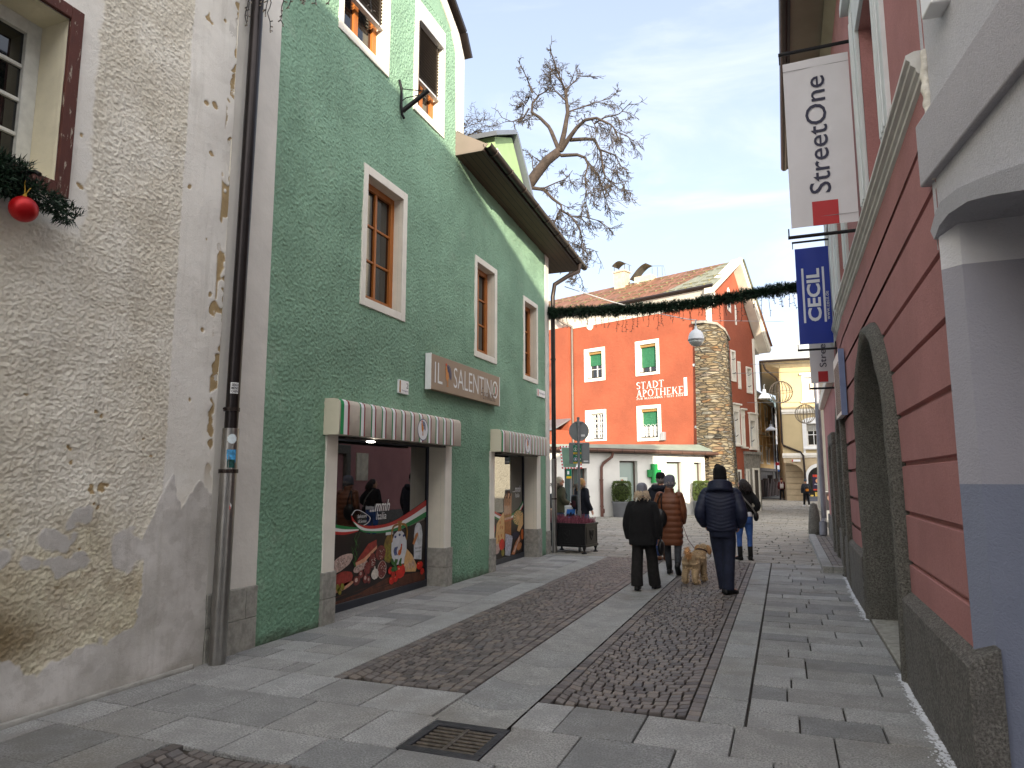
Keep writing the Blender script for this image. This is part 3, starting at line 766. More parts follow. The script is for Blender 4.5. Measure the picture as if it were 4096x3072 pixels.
# painted jug with two handles
pl(a, 'jug', [(8.97, .42), (9.27, .42), (9.34, .6), (9.33, .74), (9.24, .86), (9.17, .9), (9.07, .9), (8.98, .86), (8.9, .74), (8.9, .6)], .007)
band(a, 'ochre', [(8.9, .74), (8.88, .86), (8.93, .98), (9.08, 1.01)], [(8.93, .76), (8.915, .86), (8.955, .95), (9.08, .98)], .008); band(a, 'ochre', [(9.34, .74), (9.36, .86), (9.31, .98), (9.16, 1.01)], [(9.31, .76), (9.325, .86), (9.285, .95), (9.16, .98)], .008)
pl(a, 'ochre', [(9.07, .89), (9.17, .89), (9.16, 1.0), (9.2, 1.04), (9.04, 1.04), (9.08, 1.0)], .008)
for p in ((9.0, .82), (9.12, .84), (9.24, .82)): ellp(a, 'blue', *p, .03, .018, .009)
[band(a, 'blue', [(9.0+.03*q, .68), (8.96+.03*q, .62), (9.0+.03*q, .55)], [(9.015+.03*q, .67), (8.985+.03*q, .62), (9.015+.03*q, .56)], .009) for q in range(3)]; ellp(a, 'orange', 9.13, .59, .05, .04, .0095, .5); ellp(a, 'orange', 9.17, .64, .025, .04, .0095, -.3); ellp(a, 'tomato', 9.18, .69, .018, .018, .0098)
pl(a, 'cheese', [(9.24, .3), (9.62, .26), (9.66, .34), (9.5, .52), (9.34, .62), (9.28, .5)], .0095)
pl(a, 'label', [(9.56, .45), (9.8, .42), (9.82, .8), (9.78, .93), (9.72, .98), (9.64, .98), (9.58, .93), (9.55, .8)], .0065); pl(a, 'jug', [(9.57, .5), (9.8, .48), (9.8, .64), (9.57, .66)], .0075); ellp(a, 'jug', 9.66, .86, .06, .07, .0085)
pl(a, 'stick', [(9.5, .68), (9.56, .66), (9.68, .8), (9.66, .84), (9.6, .82)], .0105); ellp(a, 'dark', 9.48, .6, .05, .075, .0105, .4)
for p in ((9.16, .32, .14, .1), (8.92, .22, .07, .055), (9.03, .23, .06, .05), (8.88, .36, .06, .05), (9.74, .34, .1, .065), (9.82, .24, .06, .05), (8.96, .3, .05, .04)): ellp(a, 'tomato', *p, .0115)
for i in range(9): ellp(a, 'leaf', 9.0+R.uniform(-.1, .16), .42+R.uniform(-.06, .06), .06, .03, .011+.0003*i, R.uniform(0, 3))
for i in range(26):
    t = i/26; y, z = 7.98+R.uniform(-.03, .03)+(.05 if i % 2 else -.03)*t, .5+.42*t; a.poly([(-5.29+.0105+.0002*i, y, z), (-5.29+.0105+.0002*i, y+.006, z+.02), (-5.29+.0105+.0002*i, y+R.choice((-1, 1))*.07, z+.1)], FK.index('leaf'))
for p in ((7.66, .25), (7.72, .3), (7.62, .3)): ellp(a, 'olive', *p, .035, .05, .012, .6)
for cy, cz, ry, rz in ((9.16, .32, .14, .1), (8.92, .22, .07, .055), (9.03, .23, .06, .05), (9.74, .34, .1, .065)): ellp(a, 'fat', cy-.35*ry, cz+.4*rz, ry*.16, rz*.14, .0125); ellp(a, 'leaf', cy, cz+rz*.85, ry*.3, rz*.14, .0126)
for cy, cz, ry, rz in ((8.62, .63, .12, .09), (8.41, .55, .07, .09), (8.66, .4, .1, .1), (7.68, .59, .22, .07), (8.13, .5, .13, .045)):
    for k in range(26): t, q = R.uniform(0, 2*PI), math.sqrt(R.random())*.85; ellp(a, R.choice(('crust', 'garlic', 'dark')), cy+ry*q*math.cos(t), cz+rz*q*math.sin(t), .009, .006, .0128, 0, 6, .3)
for k in range(14): ellp(a, 'board' if k % 2 else 'dark', R.uniform(7.6, 9.8), R.uniform(.12, .2), R.uniform(.1, .3), .004, .0022+.0001*k, .05)
for k in range(7): pl(a, 'crust', [(9.3+.045*k, .3+.02*(k % 3)), (9.32+.045*k, .31), (9.31+.04*k, .4+.015*k), (9.295+.04*k, .39)], .0099)
a.build('window_film', FM, sw1)
fw_ = film['white']
MF = lambda y, z: frame((-5.284, y, z), (0, 1, 0), UP)
text('film_lettering', '...mmh', fw_, sw1, MF(8.31, 1.2), .52, .16, shear=.35, off=.012); text('film_lettering', 'Italia', fw_, sw1, MF(8.48, 1.09), .26, .1, shear=.15)
text('film_lettering', 'Salvatore', fw_, sw1, MF(8.02, 1.135), .22, .045, shear=.15); text('film_lettering', '& Serena', fw_, sw1, MF(8.04, 1.07), .19, .042, shear=.15)
text('film_lettering', 'PASTA SOFFI', film['dark'], sw1, MF(9.59, .59), .2, .026); text('film_lettering', 'AMERIGHI', film['leaf'], sw1, MF(9.61, .54), .16, .022)
sw2 = shopwin(12.0, 14.38, 2.16, 11.79, 14.62)
a = MB()
pl(a, 'dark', [(12.2, .1), (14.33, .1), (14.33, 1.0), (13.6, .84), (13.1, .84), (12.6, .93), (12.2, 1.0)], .001)
t = [(12.3, 1.12), (12.61, 1.06), (12.93, .98), (13.26, .91), (13.64, .93), (14.05, 1.02), (14.34, 1.18)]
dn = lambda c, k: [(y, z-k*(1 if y < 13.3 else 1)) for y, z in c]
band(a, 'red', t[:4], dn(t[:4], .045), .003); band(a, 'white', dn(t[:4], .045), dn(t[:4], .095), .003); band(a, 'green', dn(t[:4], .095), dn(t[:4], .135), .003)
band(a, 'green', t[3:], dn(t[3:], .04), .004); band(a, 'white', dn(t[3:], .04), dn(t[3:], .085), .004); band(a, 'red', dn(t[3:], .085), dn(t[3:], .12), .004)
pl(a, 'cheese', [(12.75, .35), (13.25, .3), (13.25, .88), (13.2, .99), (12.85, .78)], .005); [ellp(a, 'stick', 12.95+R.uniform(-.1, .22), .5+R.uniform(-.1, .3), .035, .035, .006+.0001*i) for i in range(8)]
for i in range(9): y = 13.26+i*.04; a.poly([(-5.283-.0001*i, y, .4), (-5.283-.0001*i, y+.028, .4), (-5.283-.0001*i, y+.028+.01*(i-4), 1.25+.05*(i % 3)), (-5.283-.0001*i, y+.01*(i-4), 1.25+.05*(i % 3))], FK.index('stick'))
pl(a, 'cloth', [(13.28, .14), (13.56, .1), (13.72, .48), (13.3, .56)], .009)
ellp(a, 'leaf', 14.03, .84, .3, .17, .005); ellp(a, 'cheese', 14.03, .84, .27, .15, .006); [a.poly([(-5.2825, 14.03+.08*math.cos(t_), .84+.05*math.sin(t_)), (-5.2825, 14.03+.25*math.cos(t_-.08), .84+.14*math.sin(t_-.08)), (-5.2825, 14.03+.25*math.cos(t_+.08), .84+.14*math.sin(t_+.08))], FK.index('leaf')) for t_ in [k*PI/7 for k in range(14)]]
pl(a, 'cheese', [(13.95, .58), (14.28, .95), (14.33, .9), (14.33, .68), (14.1, .54)], .0085); ellp(a, 'grape', 13.86, .48, .2, .07, .009); ellp(a, 'orange', 14.28, .48, .1, .11, .009)
pl(a, 'bread', [(13.62, .12), (13.8, .1), (14.16, .38), (14.12, .48), (13.86, .34)], .0105); pl(a, 'crust', [(13.72, .16), (13.8, .14), (14.12, .42), (14.08, .45)], .011); ellp(a, 'bread', 14.1, .24, .14, .07, .0095, .3)
ellp(a, 'tomato', 13.11, .36, .15, .11, .01); ellp(a, 'tomato', 12.68, .69, .09, .1, .006); ellp(a, 'onion' if False else 'crust', 12.85, .3, .16, .1, .009); ellp(a, 'olive', 13.16, .2, .08, .07, .011)
a.build('window_film', FM, sw2)
text('film_lettering', '...mmh', fw_, sw2, MF(13.72, 1.37), .46, .14, shear=.35, off=.01); text('film_lettering', 'Italia', fw_, sw2, MF(13.86, 1.26), .24, .09, shear=.15)
# eave with boarded soffit, gutter, roof and dormer
E0, E1 = 10.25, 16.3
zs = lambda y: 7.14-.062*(y-10.25)
def soffitm():
    n = NT('dark_soffit_boards'); x, y, z = n.sep()
    fr = n.math('FRACT', n.math('MULTIPLY', x, 8.5)); ln = n.sstep(n.math('ABSOLUTE', n.math('SUBTRACT', fr, .5)), .44, .48)
    f = n.noise(1, 4, .6, 0, n.mapping((30, 2.5, 30)))
    n.col(n.mix(ln, n.mix(f, lin((66, 50, 36)), lin((100, 78, 56))), lin((20, 15, 12)))); n.rough(.7); return n.mat
m = MB()
m.add([(XG, E0, zs(E0)), (XG+.5, E0, zs(E0)), (XG+.5, E1, zs(E1)), (XG-.6, E1, zs(E1)), (XG-.6, E0, zs(E0)), (XG, E0, zs(E0)+.02)], [(0, 1, 2, 3)])
m.build('soffit', soffitm(), GH)
m = MB(); m.prism([(XG, E0, zs(E0)-.004), (XG+.5, E0, zs(E0)-.004), (XG+.62, E0, zs(E0)+.1), (XG+.56, E0, zs(E0)+.12), (XG, E0, zs(E0)+.44)], (0, -.012, 0))
m.prism([(XG, E1, zs(E1)), (XG+.5, E1, zs(E1)), (XG+.56, E1, zs(E1)+.12), (XG, E1, zs(E1)+.4)], (0, .012, 0))
m.build('eave_end', M_('eave_sheet', (126, 116, 108), .5, .06, 2, 0, 30, metal=.2), GH, split=True)
m = MB(); m.add([(XG+.53, E0, zs(E0)+.12), (XG+.53, E1, zs(E1)+.12), (XG-3.6, E1, zs(E1)+2.75), (XG-3.6, E0, zs(E0)+2.75)], [(0, 1, 2, 3)]); m.prism([(XG+.5, E0, zs(E0)), (XG+.53, E0, zs(E0)), (XG+.53, E0, zs(E0)+.12), (XG+.5, E0, zs(E0)+.12)], (0, E1-E0, zs(E1)-zs(E0)))
m.build('roof', M_('brown_roof', (70, 60, 56), .6, .2, 3), GH)
m = MB(); N = 10; rr = .078
rings = []
for y in (E0-.02, E0+1.6, E0+3.2, E0+4.8, E1+.1):
    c = Vector((XG+.6, y, zs(y)+.1)); rings.append([c+Vector((rr*math.cos(PI+PI*q/N), 0, rr*math.sin(PI+PI*q/N))) for q in range(N+1)]+[c+Vector(((rr-.008)*math.cos(2*PI-PI*q/N), 0, (rr-.008)*math.sin(2*PI-PI*q/N))) for q in range(N+1)])
m.loft(rings)
gut = m.build('gutter', dark_metal, GH, angle=40)
m = MB()
for k in range(9):
    y = E0+.25+k*.72; c = Vector((XG+.6, y, zs(y)+.1)); m.tube([c+Vector(((rr+.006)*math.cos(PI+PI*q/8), 0, (rr+.006)*math.sin(PI+PI*q/8))) for q in range(9)], .012, 6)
m.build('gutter_bracket', dark_metal, gut, split=True)
DM = M_('dormer_sheet', (128, 134, 144), .45, .08, 2, 0, 30, metal=.4)
XD = -5.3
m = MB(); m.prism([(XD, 12.75, 7.9), (XD, 14.72, 7.5), (XD, 14.72, 8.1), (XD, 13.7, 9.16), (XD, 12.72, 8.72)], (-2.6, 0, 0)); dorm = m.build('dormer', M_('dormer_green', (150, 178, 130), .9, .06, 3, .003, 40), GH)
m = MB()
for (ya, za), (yb, zb), ex in (((12.55, 8.66), (13.72, 9.24), 0), ((13.72, 9.24), (14.86, 8.05), 0)):
    d = Vector((0, yb-ya, zb-za)).normalized(); nrm = Vector((0, -d.z, d.y))
    m.prism([(XD+.12, ya, za), (XD+.12, yb, zb), Vector((XD+.12, yb, zb))+nrm*.09, Vector((XD+.12, ya, za))+nrm*.09], (-3, 0, 0))
m.build('dormer_roof', DM, dorm)
m = MB(); m.prism([(XD+.03, 12.8, 8.34), (XD+.03, 14.66, 7.86), (XD+.03, 14.66, 8.04), (XD+.03, 12.8, 8.5)], (-.05, 0, 0)); m.build('dormer_fascia', bbox, dorm)
# verge of the gable
m = MB()
for (ya, za), (yb, zb) in (((10.66, 9.16), (10.42, 9.5)), ((10.42, 9.5), (8.1, 10.95)), ((8.1, 10.95), (5.3, 9.3))):
    d = Vector((0, yb-ya, zb-za)).normalized(); nrm = Vector((0, -d.z, d.y))
    if nrm.z < 0: nrm = -nrm
    m.prism([(XG+.1, ya, za), (XG+.1, yb, zb), Vector((XG+.1, yb, zb))+nrm*.07, Vector((XG+.1, ya, za))+nrm*.07], (-4.5, 0, 0))
m.build('gable_roof', dark_metal, GH)
m = MB(); m.prism([(XG+.02, 10.25, 7.5), (XG+.02, 10.56, 7.42), (XG+.02, 10.56, 7.62), (XG+.02, 10.25, 7.78)], (-.3, 0, 0)); m.build('flashing', zinc, GH)
# downpipes
m = MB(); XP = -4.86; yb = 5.2
m.tube([(XP-.02, yb+.09, 7.2), (XP, yb+.01, 2.1)], .062, 16); p1 = m.build('downpipe', M_('anthracite_pipe', (48, 44, 44), .3, .08, 6, 0, 30, metal=.75), GH, smooth=False, angle=40)
m = MB(); m.tube([(XP, yb+.01, 2.12), (XP, yb-.01, -.02)], .076, 18); m.build('steel_foot', steel, p1, angle=40)
m = MB()
for z, r, mt in ((2.3, .07, 0), (1.72, .084, 0)):
    m.lathe([(r, -.018), (r+.004, -.018), (r+.004, .018), (r, .018)], (XP, yb+.005, z), 18); m.tube([(XP-.12, yb+.09, z), (XP, yb+.08, z)], .01, 6); m.tube([(XP, yb-.1, z), (XP, yb+.1, z)], .009, 6)
m.build('clamp', dark_metal, p1, split=True)
def sticker_poly(c, r, z, dz, w, mi_mat, name, parent, n=10):
    """a paper sticker wrapped round the pipe"""
    m = MB(); a0 = -.62
    for i in range(n):
        a, b = a0+(w/r)*(i/n-.5), a0+(w/r)*((i+1)/n-.5)
        k = math.sqrt(max(0, 1-(2*(i+.5)/n-1)**2)) if dz < 0 else 1
        h = abs(dz)*k/2
        m.quad(*[(c[0]+math.cos(t)*r, c[1]+math.sin(t)*r, z+hh) for t, hh in ((a, -h), (b, -h), (b, h), (a, h))])
    return m.build(name, mi_mat, parent)
cpt = (XP, yb+.01)
sticker_poly(cpt, .0635, 2.5, .105, .075, sticker_white, 'sticker', p1)
for i, w_ in enumerate(('SEID', 'MENS', 'CHEN')):
    a0 = -.62; fx = Vector((-math.sin(a0), math.cos(a0), 0))
    text('sticker_lettering', w_, black_paint, p1, frame((cpt[0]+math.cos(a0)*.0665-fx.x*.03, cpt[1]+math.sin(a0)*.0665-fx.y*.03, 2.518-.031*i), fx, UP),   .06, .024, off=.02)
sticker_poly(cpt, .0775, 2.02, -.09, .085, M_('sticker_pale', (214, 226, 230), .5, .1, 40), 'sticker', p1)
sticker_poly(cpt, .0775, 1.86, .12, .085, M_('sticker_blue', (70, 150, 200), .5, .5, 30), 'sticker', p1)
sticker_poly(cpt, .078, 1.79, .075, .07, M_('sticker_dark', (20, 70, 66), .5, .5, 40), 'sticker', p1)
sticker_poly(cpt, .0775, 1.4, -.07, .05, sticker_white, 'sticker', p1); sticker_poly(cpt, .0785, 1.385, -.05, .034, film['red'], 'sticker', p1)
X2, Y2 = -4.9, 15.34
m = MB(); m.tube([(XG+.6, 15.95, zs(15.95)+.05), (XG+.58, 15.9, 6.62), (XG+.4, 15.62, 6.45), (XG+.14, Y2+.03, 6.2), (X2, Y2, 5.9), (X2, Y2, 2.05)], .052, 12); p2 = m.build('downpipe', dark_metal, GH, angle=50)
m = MB(); m.tube([(X2, Y2, 2.1), (X2, Y2, -.02)], .06, 14); m.build('steel_foot', steel, p2, angle=40)
m = MB(); [m.lathe([(.055, -.015), (.066, -.015), (.066, .015), (.055, .015)], (X2, Y2, z), 14) for z in (2.35, 1.2, 4.4)]; m.build('clamp', dark_metal, p2, split=True)
# ------------------------------------------------------------------ shop awnings, signs and bracket on the green house
beige = M_('awning_beige', (196, 186, 172), .8, .06, 6, .0008, 200)
st_g = M_('awning_green', (30, 140, 80), .75, .08); st_r = M_('awning_red', (140, 56, 62), .75, .08); st_w = M_('awning_white', (226, 226, 228), .75, .04); cream = M_('awning_end', (216, 208, 186), .8, .05)
def rooster(mats, parent, M, s):
    """small cockerel: orange body, red comb, blue sickle tail"""
    def loc(mb, pts, d): mb.poly([M @ Vector((x*s, y*s, d)) for x, y in pts])
    b = MB(); loc(b, [(-.3, .5), (-.16, .62), (-.1, .4), (.06, .22), (.12, .02), (0, -.2), (-.1, -.26), (-.24, -.12), (-.28, .2)], .002)
    b.fbox(M, -.1*s, -.06*s, -.5*s, -.2*s, .001, .002); b.fbox(M, 0, .04*s, -.5*s, -.18*s, .001, .002); b.fbox(M, -.16*s, .1*s, -.53*s, -.5*s, .001, .002)
    b.build('cockerel_body', mats[0], parent)
    c = MB(); loc(c, [(-.3, .56), (-.34, .7), (-.26, .66), (-.24, .78), (-.17, .68), (-.1, .74), (-.13, .58), (-.22, .6)], .003); loc(c, [(-.3, .46), (-.34, .32), (-.26, .4)], .003); c.build('cockerel_comb', mats[1], parent)
    t = MB()
    for k in range(5):
        r0 = .16+.075*k; pts = []
        for i in range(9):
            a = -.5+i*2.5/8; pts.append((.02+r0*math.cos(a)*.8, .12+r0*math.sin(a)*1.05))
        pts += [(.02+(r0+.045)*math.cos(-.5+i*2.5/8)*.8, .12+(r0+.045)*math.sin(-.5+i*2.5/8)*1.05) for i in range(8, -1, -1)]
        loc(t, pts, .003+.0004*k)
    t.build('cockerel_tail', mats[2], parent)
cock = [M_('cockerel_orange', (206, 132, 62), .6, .12, 20), M_('cockerel_red', (196, 70, 46), .6, .1), M_('cockerel_navy', (44, 58, 110), .6, .15, 20)]
def awning(y0, y1, z0, z1, n, cy, label):
    T = thing('shop_awning', label, 'awning', (XG, (y0+y1)/2, z0), group='striped awnings over the shop windows')
    prof = [(0, z0), (.205, z0), (.212, z0+.01), (.212, z1-.07), (.2, z1-.03), (.17, z1-.008), (.13, z1), (0, z1)]
    m = MB(); m.prism([(XG+.004+x, y0, z) for x, z in prof], (0, y1-y0, 0)); m.build('cover', beige, T, angle=50)
    m = MB(); m.prism([(XG+.002+x*1.01, y0-.006, z0+(z-z0)*1.002) for x, z in prof], (0, .007, 0)); m.build('end_panel', cream, T)
    face = [(.2145, z0+.003), (.2145, z1-.07), (.2025, z1-.0285), (.1715, z1-.006), (.131, z1+.002), (.02, z1+.002)]
    def strip(mb, a, b):
        for i in range(len(face)-1): mb.quad(*[(XG+.004+f[0], y, f[1]) for f, y in ((face[i], a), (face[i], b), (face[i+1], b), (face[i+1], a))])
    ms = [MB(), MB(), MB()]
    strip(ms[0], y0+.02, y0+.085); strip(ms[2], y0+.085, y0+.16); strip(ms[1], y0+.165, y0+.2)
    p = (y1-y0-.3)/n
    for k in range(n):
        a = y0+.42+k*p
        if a+.14 > y1: break
        strip(ms[0], a, a+.022); strip(ms[2], a+.024, a+.085); strip(ms[1], a+.087, a+.112)
    for mb, mt in zip(ms, (st_g, st_r, st_w)): mb.build('stripe', mt, T)
    Mb = frame((XG+.2185, cy, (z0+z1)/2-.03), (0, 1, 0), UP)
    for r, mt, d in ((.155, cock[2], .0005), (.145, st_w, .0012)):
        b = MB(); b.poly([Mb @ Vector((r*math.cos(i*PI/16), r*1.0*math.sin(i*PI/16), d)) for i in range(32)]); bd = b.build('badge', mt, T)
    rooster(cock, bd, Mb @ Matrix.Translation((0, .01, .001)), .17)
    m = MB(); m.box(XG-.02, XG+.1, y0+.3, y1-.3, z0-.03, z0); m.build('light_rail', black_iron, T)
    return T
aw1 = awning(6.83, 10.12, 2.16, 2.585, 12, 8.85, 'longer striped awning with cockerel badge and a lit spotlight under it')
aw2 = awning(11.83, 14.5, 2.14, 2.55, 13, 13.25, 'shorter striped awning with cockerel badge beside the corner downpipe')
lm = NT('spot_lens'); lm.p.inputs['Emission Color'].default_value = (1, .95, .85, 1); lm.p.inputs['Emission Strength'].default_value = 25
m = MB(); m.lathe([(.0, -.012), (.05, -.012), (.05, 0), (0, 0)], (XG-.0+.06, 7.75, 2.125), 14); m.build('spotlight', lm.mat, aw1)
T = thing('shop_sign', 'beige shop sign with white lettering and a cockerel on the green wall', 'sign', (XG, 10.8, 3))
m = MB(); m.box(XG+.02, XG+.11, 9.28, 12.0, 2.99, 3.53); m.build('panel', M_('sign_taupe', (150, 128, 108), .55, .04), T, bevel=.006)
m = MB(); m.box(XG+.018, XG+.112, 9.262, 9.279, 2.985, 3.535); m.box(XG+.018, XG+.112, 12.001, 12.018, 2.985, 3.535); m.build('edge', sticker_white, T)
sw_ = M_('sign_white', (224, 224, 224), .5, .03)
MSg = lambda y, z: frame((XG+.1115, y, z), (0, 1, 0), UP)
text('lettering', 'IL', sw_, T, MSg(9.39, 3.1), .26, .32, off=-.004); text('lettering', 'SALENTINO', sw_, T, MSg(10.05, 3.1), 1.86, .33, off=-.006)
rooster(cock, T, frame((XG+.112, 9.84, 3.24), (0, 1, 0), UP), .29)
text('lettering', 'Feinkost', M_('sign_brown', (84, 66, 56), .6, .05), T, MSg(11.12, 3.04), .7, .2, shear=.45, off=-.012, ex=.003)
for k, mt in enumerate((film['green'], st_w, film['red'])):
    m = MB(); m.fbox(MSg(11.72, 3.2), k*.036, k*.036+.036, 0, .12, .002, .0045); m.build('tricolour', mt, T)
T = thing('number_plate', 'small square house number plate with a brown stripe above the first awning', 'number plate', (XG, 8.6, 2.9))
m = MB(); m.box(XG, XG+.03, 8.48, 8.75, 2.84, 3.03); m.build('plate', sticker_white, T, bevel=.004)
m = MB(); m.box(XG+.03, XG+.033, 8.49, 8.525, 2.85, 3.02); m.build('stripe', M_('plate_brown', (150, 104, 60), .5, .1), T)
text('number', '2', black_paint, T, frame((XG+.0315, 8.68, 2.925), (0, 1, 0), UP), .05, .075); text('street_name', 'Messinggasse', M_('plate_violet', (80, 70, 120), .5), T, frame((XG+.0315, 8.56, 2.87), (0, 1, 0), UP), .17, .026)
T = thing('street_sign', 'small white street name sign at the far corner of the green house', 'street sign', (XG, 14.6, 3.5))
m = MB(); m.box(XG, XG+.03, 14.42, 14.95, 3.45, 3.61); m.build('plate', sticker_white, T, bevel=.004)
m = MB(); m.box(XG+.03, XG+.033, 14.43, 14.48, 3.46, 3.6); m.build('stripe', film['red'], T)
text('street_name', 'Messinggasse', M_('plate_violet', (80, 70, 120), .5), T, frame((XG+.0315, 14.52, 3.5), (0, 1, 0), UP), .38, .055)
# iron bracket for a banner, on the green wall
T = thing('wall_bracket', 'empty dark iron banner bracket on the green wall between the upper windows', 'bracket', (XG, 8.36, 7.0))
m = MB(); m.tube([(XG+.03, 8.30, 7.42), (XG+.05, 8.33, 7.3), (XG+.03, 8.37, 7.05), (XG+.03, 8.4, 6.93), (XG+.05, 8.43, 6.88)], .02, 8); m.build('wall_bar', black_iron, T, smooth=True)
m = MB(); m.tube([(XG+.04, 8.39, 6.98), (XG+.42, 8.47, 7.27)], .034, 12); m.build('socket', black_iron, T, angle=40)
m = MB(); m.tube([(XG+.03, 8.33, 7.3), (XG+.38, 8.46, 7.26)], .007, 6); m.tube([(XG+.04, 8.36, 7.12), (XG+.1, 8.38, 7.17), (XG+.36, 8.46, 7.22)], .007, 6); m.build('stay', black_iron, T)

# ------------------------------------------------------------------ pink house (right)
XR = .92
PH = thing('pink_house', 'old pink house with grooved plaster, white cornice and stone doorway', 'house', (XR, 9, 0))
pinkm = stucco('pink_plaster', (176, 126, 124), 60, .006, .1, .5, (120, 96, 92))
def xw(y): return XR if y < 11.5 else XR+(y-11.5)*.021
YE = 14.6
def arch_y(z, c, w, zs_, za):
    if z <= zs_: return c-w, c+w
    if z >= za: return None
    k = math.sqrt(max(0, 1-((z-zs_)/(za-zs_))**2)); return c-w*k, c+w*k
AO = (8.17, 1.49, 1.75, 3.27); AI = (8.17, 1.27, 1.75, 3.07)
gz = [.97, 1.37, 1.77, 2.17, 2.57, 2.97, 3.38, 3.77]
m = MB(); zl = .66; bands = []
for g in gz: bands.append((zl, g-.022)); zl = g+.022
bands.append((zl, 4.0))
def span(mb, a, b, z0, z1, xo=0):
    """wall strip from ya to yb (far end fixed at YE) between two heights"""
    for (y0a, y1a, y0b, y1b) in ((a[0], b[0], a[1], b[1]),):
        ys = [y for y in (11.5,) if min(a) < y < max(b)]
        pts = [(a[0], a[1])]+[(y, y) for y in ys]+[(b[0], b[1])]
        for p, q in zip(pts[:-1], pts[1:]):
            mb.quad((xw(p[0])+xo, p[0], z0), (xw(q[0])+xo, q[0], z0), (xw(q[1])+xo, q[1], z1), (xw(p[1])+xo, p[1], z1))
for z0, z1 in bands:
    n = 8 if z1 > AO[2] and z0 < AO[3] else 1
    for k in range(n):
        a, b = z0+(z1-z0)*k/n, z0+(z1-z0)*(k+1)/n; p, q = arch_y(a, *AO), arch_y(b, *AO)
        if p is None and q is None: span(m, (4.6, 4.6), (YE, YE), a, b)
        else:
            p = p or (8.3, 8.3); q = q or (8.3, 8.3)
            span(m, (4.6, 4.6), (p[0], q[0]), a, b); span(m, (p[1], q[1]), (YE, YE), a, b)
for g in gz:
    p = arch_y(g, *AO)
    for a, b in (((4.6, p[0]), (p[1], YE)) if p else ((4.6, YE),)):
        pr = [(0, g-.022), (.03, g-.012), (.03, g+.012), (0, g+.022)]
        for i in range(3):
            (x0, z0), (x1, z1) = pr[i], pr[i+1]
            m.quad((xw(a)+x0, a, z0), (xw(b)+x0, b, z0), (xw(b)+x1, b, z1), (xw(a)+x1, a, z1))
MR = frame((XR, 0, 0), (0, -1, 0), UP)      # u = -y
uw = [(6.3, 7.46, 4.45, 6.2), (10.75, 11.8, 4.45, 6.2)]
wallgrid(m, MR, -11.5, -4.6, 4.0, 8.1, [(-b, -a, c, d, .28) for a, b, c, d in uw[:1]]+[(-11.3, -10.2, 4.45, 6.2, .28)], .28)
MR2 = frame((XR, 11.5, 0), (-.021, -1, 0), UP); wallgrid(m, MR2, -(YE-11.5), 0, 4.0, 8.1, [(-2.4, -1.3, 4.45, 6.2, .28)], .28)
m.quad((xw(YE), YE, 0), (3.1, YE, 0), (3.1, YE, 8.1), (xw(YE), YE, 8.1)); m.quad((3.1, YE, 0), (3.1, 4.6, 0), (3.1, 4.6, 8.1), (3.1, YE, 8.1)); m.quad((.92, 4.6, 3.9), (3.1, 4.6, 3.9), (3.1, 4.6, 8.1), (.92, 4.6, 8.1))
m.build('wall', pinkm, PH)
# weathered concrete plinth with a sloped top
def concrete(name, c, d=.012):
    n = NT(name); c = lin(c); f = n.sstep(n.noise(62, 4, .75), .36, .64); g = n.noise(3, 5, .65); v = n.noise(12, 3, .6, 0, n.mapping((1, 1, .3)))
    cc = n.mix(f, mul(c, .5), mul(c, 1.4)); cc = n.mix(n.math('MULTIPLY', n.sstep(g, .45, .7), .4), cc, mul(c, .55)); cc = n.mix(n.math('MULTIPLY', n.sstep(v, .5, .7), .35), cc, lin((86, 84, 76)))
    n.col(cc); n.rough(.9); n.bump(n.math('ADD', f, n.math('MULTIPLY', g, .5)), d, .9); return n.mat
conc = concrete('weathered_plinth', (124, 121, 116))
m = MB()
for a, b in ((4.42, 6.68), (9.97, YE)):
    for i in range(1): m.prism([(.845+(xw(a)-XR), a, -.05), (1.0+(xw(a)-XR), a, -.05), (1.0+(xw(a)-XR), a, .78), (xw(a)+.001, a, .735), (.87+(xw(a)-XR), a, .7), (.845+(xw(a)-XR), a, .67)], (xw(b)-xw(a), b-a, 0))
m.build('plinth', conc, PH, bevel=.012, split=True)
# stone doorway, splayed reveal, painted door
stonem = concrete('rough_stone', (126, 123, 115), .02)
def arc_pts(A, n=18):
    c, w, zs_, za = A; out = [(c-w, -.03), (c-w, zs_*.5), (c-w, zs_)]
    for i in range(1, n): t = PI-PI*i/n; out.append((c+w*math.cos(t), zs_+(za-zs_)*math.sin(t)))
    return out+[(c+w, zs_), (c+w, zs_*.5), (c+w, -.03)]
o_, i_, b_ = arc_pts(AO), arc_pts(AI), arc_pts((8.17, 1.16, 1.75, 2.96))
m = MB()
sec = []
for (oy, oz), (iy, iz), (by, bz) in zip(o_, i_, b_):
    my, mz = (oy+iy)/2, (oz+iz)/2; jit = R.uniform(-.012, .012)
    sec.append([(XR+.06, oy, oz), (XR-.02, oy*.97+iy*.03, oz*.97+iz*.03), (XR-.085+jit, oy*.75+iy*.25, oz*.75+iz*.25), (XR-.1+jit, my, mz), (XR-.075, iy*.85+oy*.15, iz*.85+oz*.15), (XR-.0, iy, iz), (XR+.5, by, bz)])
m.loft(sec, cap=False, closed=False)
dwy = m.build('doorway', stonem, PH, smooth=True)
m = MB(); m.poly([(XR+.49, y, z) for y, z in b_]); m.box(XR+.47, XR+.49, 8.15, 8.19, 0, 2.96); m.build('door', M_('slate_blue_door', (86, 88, 108), .6, .08, 2), dwy)
m = MB()
for y in (9.2,): m.box(XR+.2, XR+.325, 9.1, 9.4, 0, .02)
m.box(XR-.06, XR+.33, 7.1, 9.4, -.02, .03); m.build('threshold', granite_block, dwy, bevel=.01)
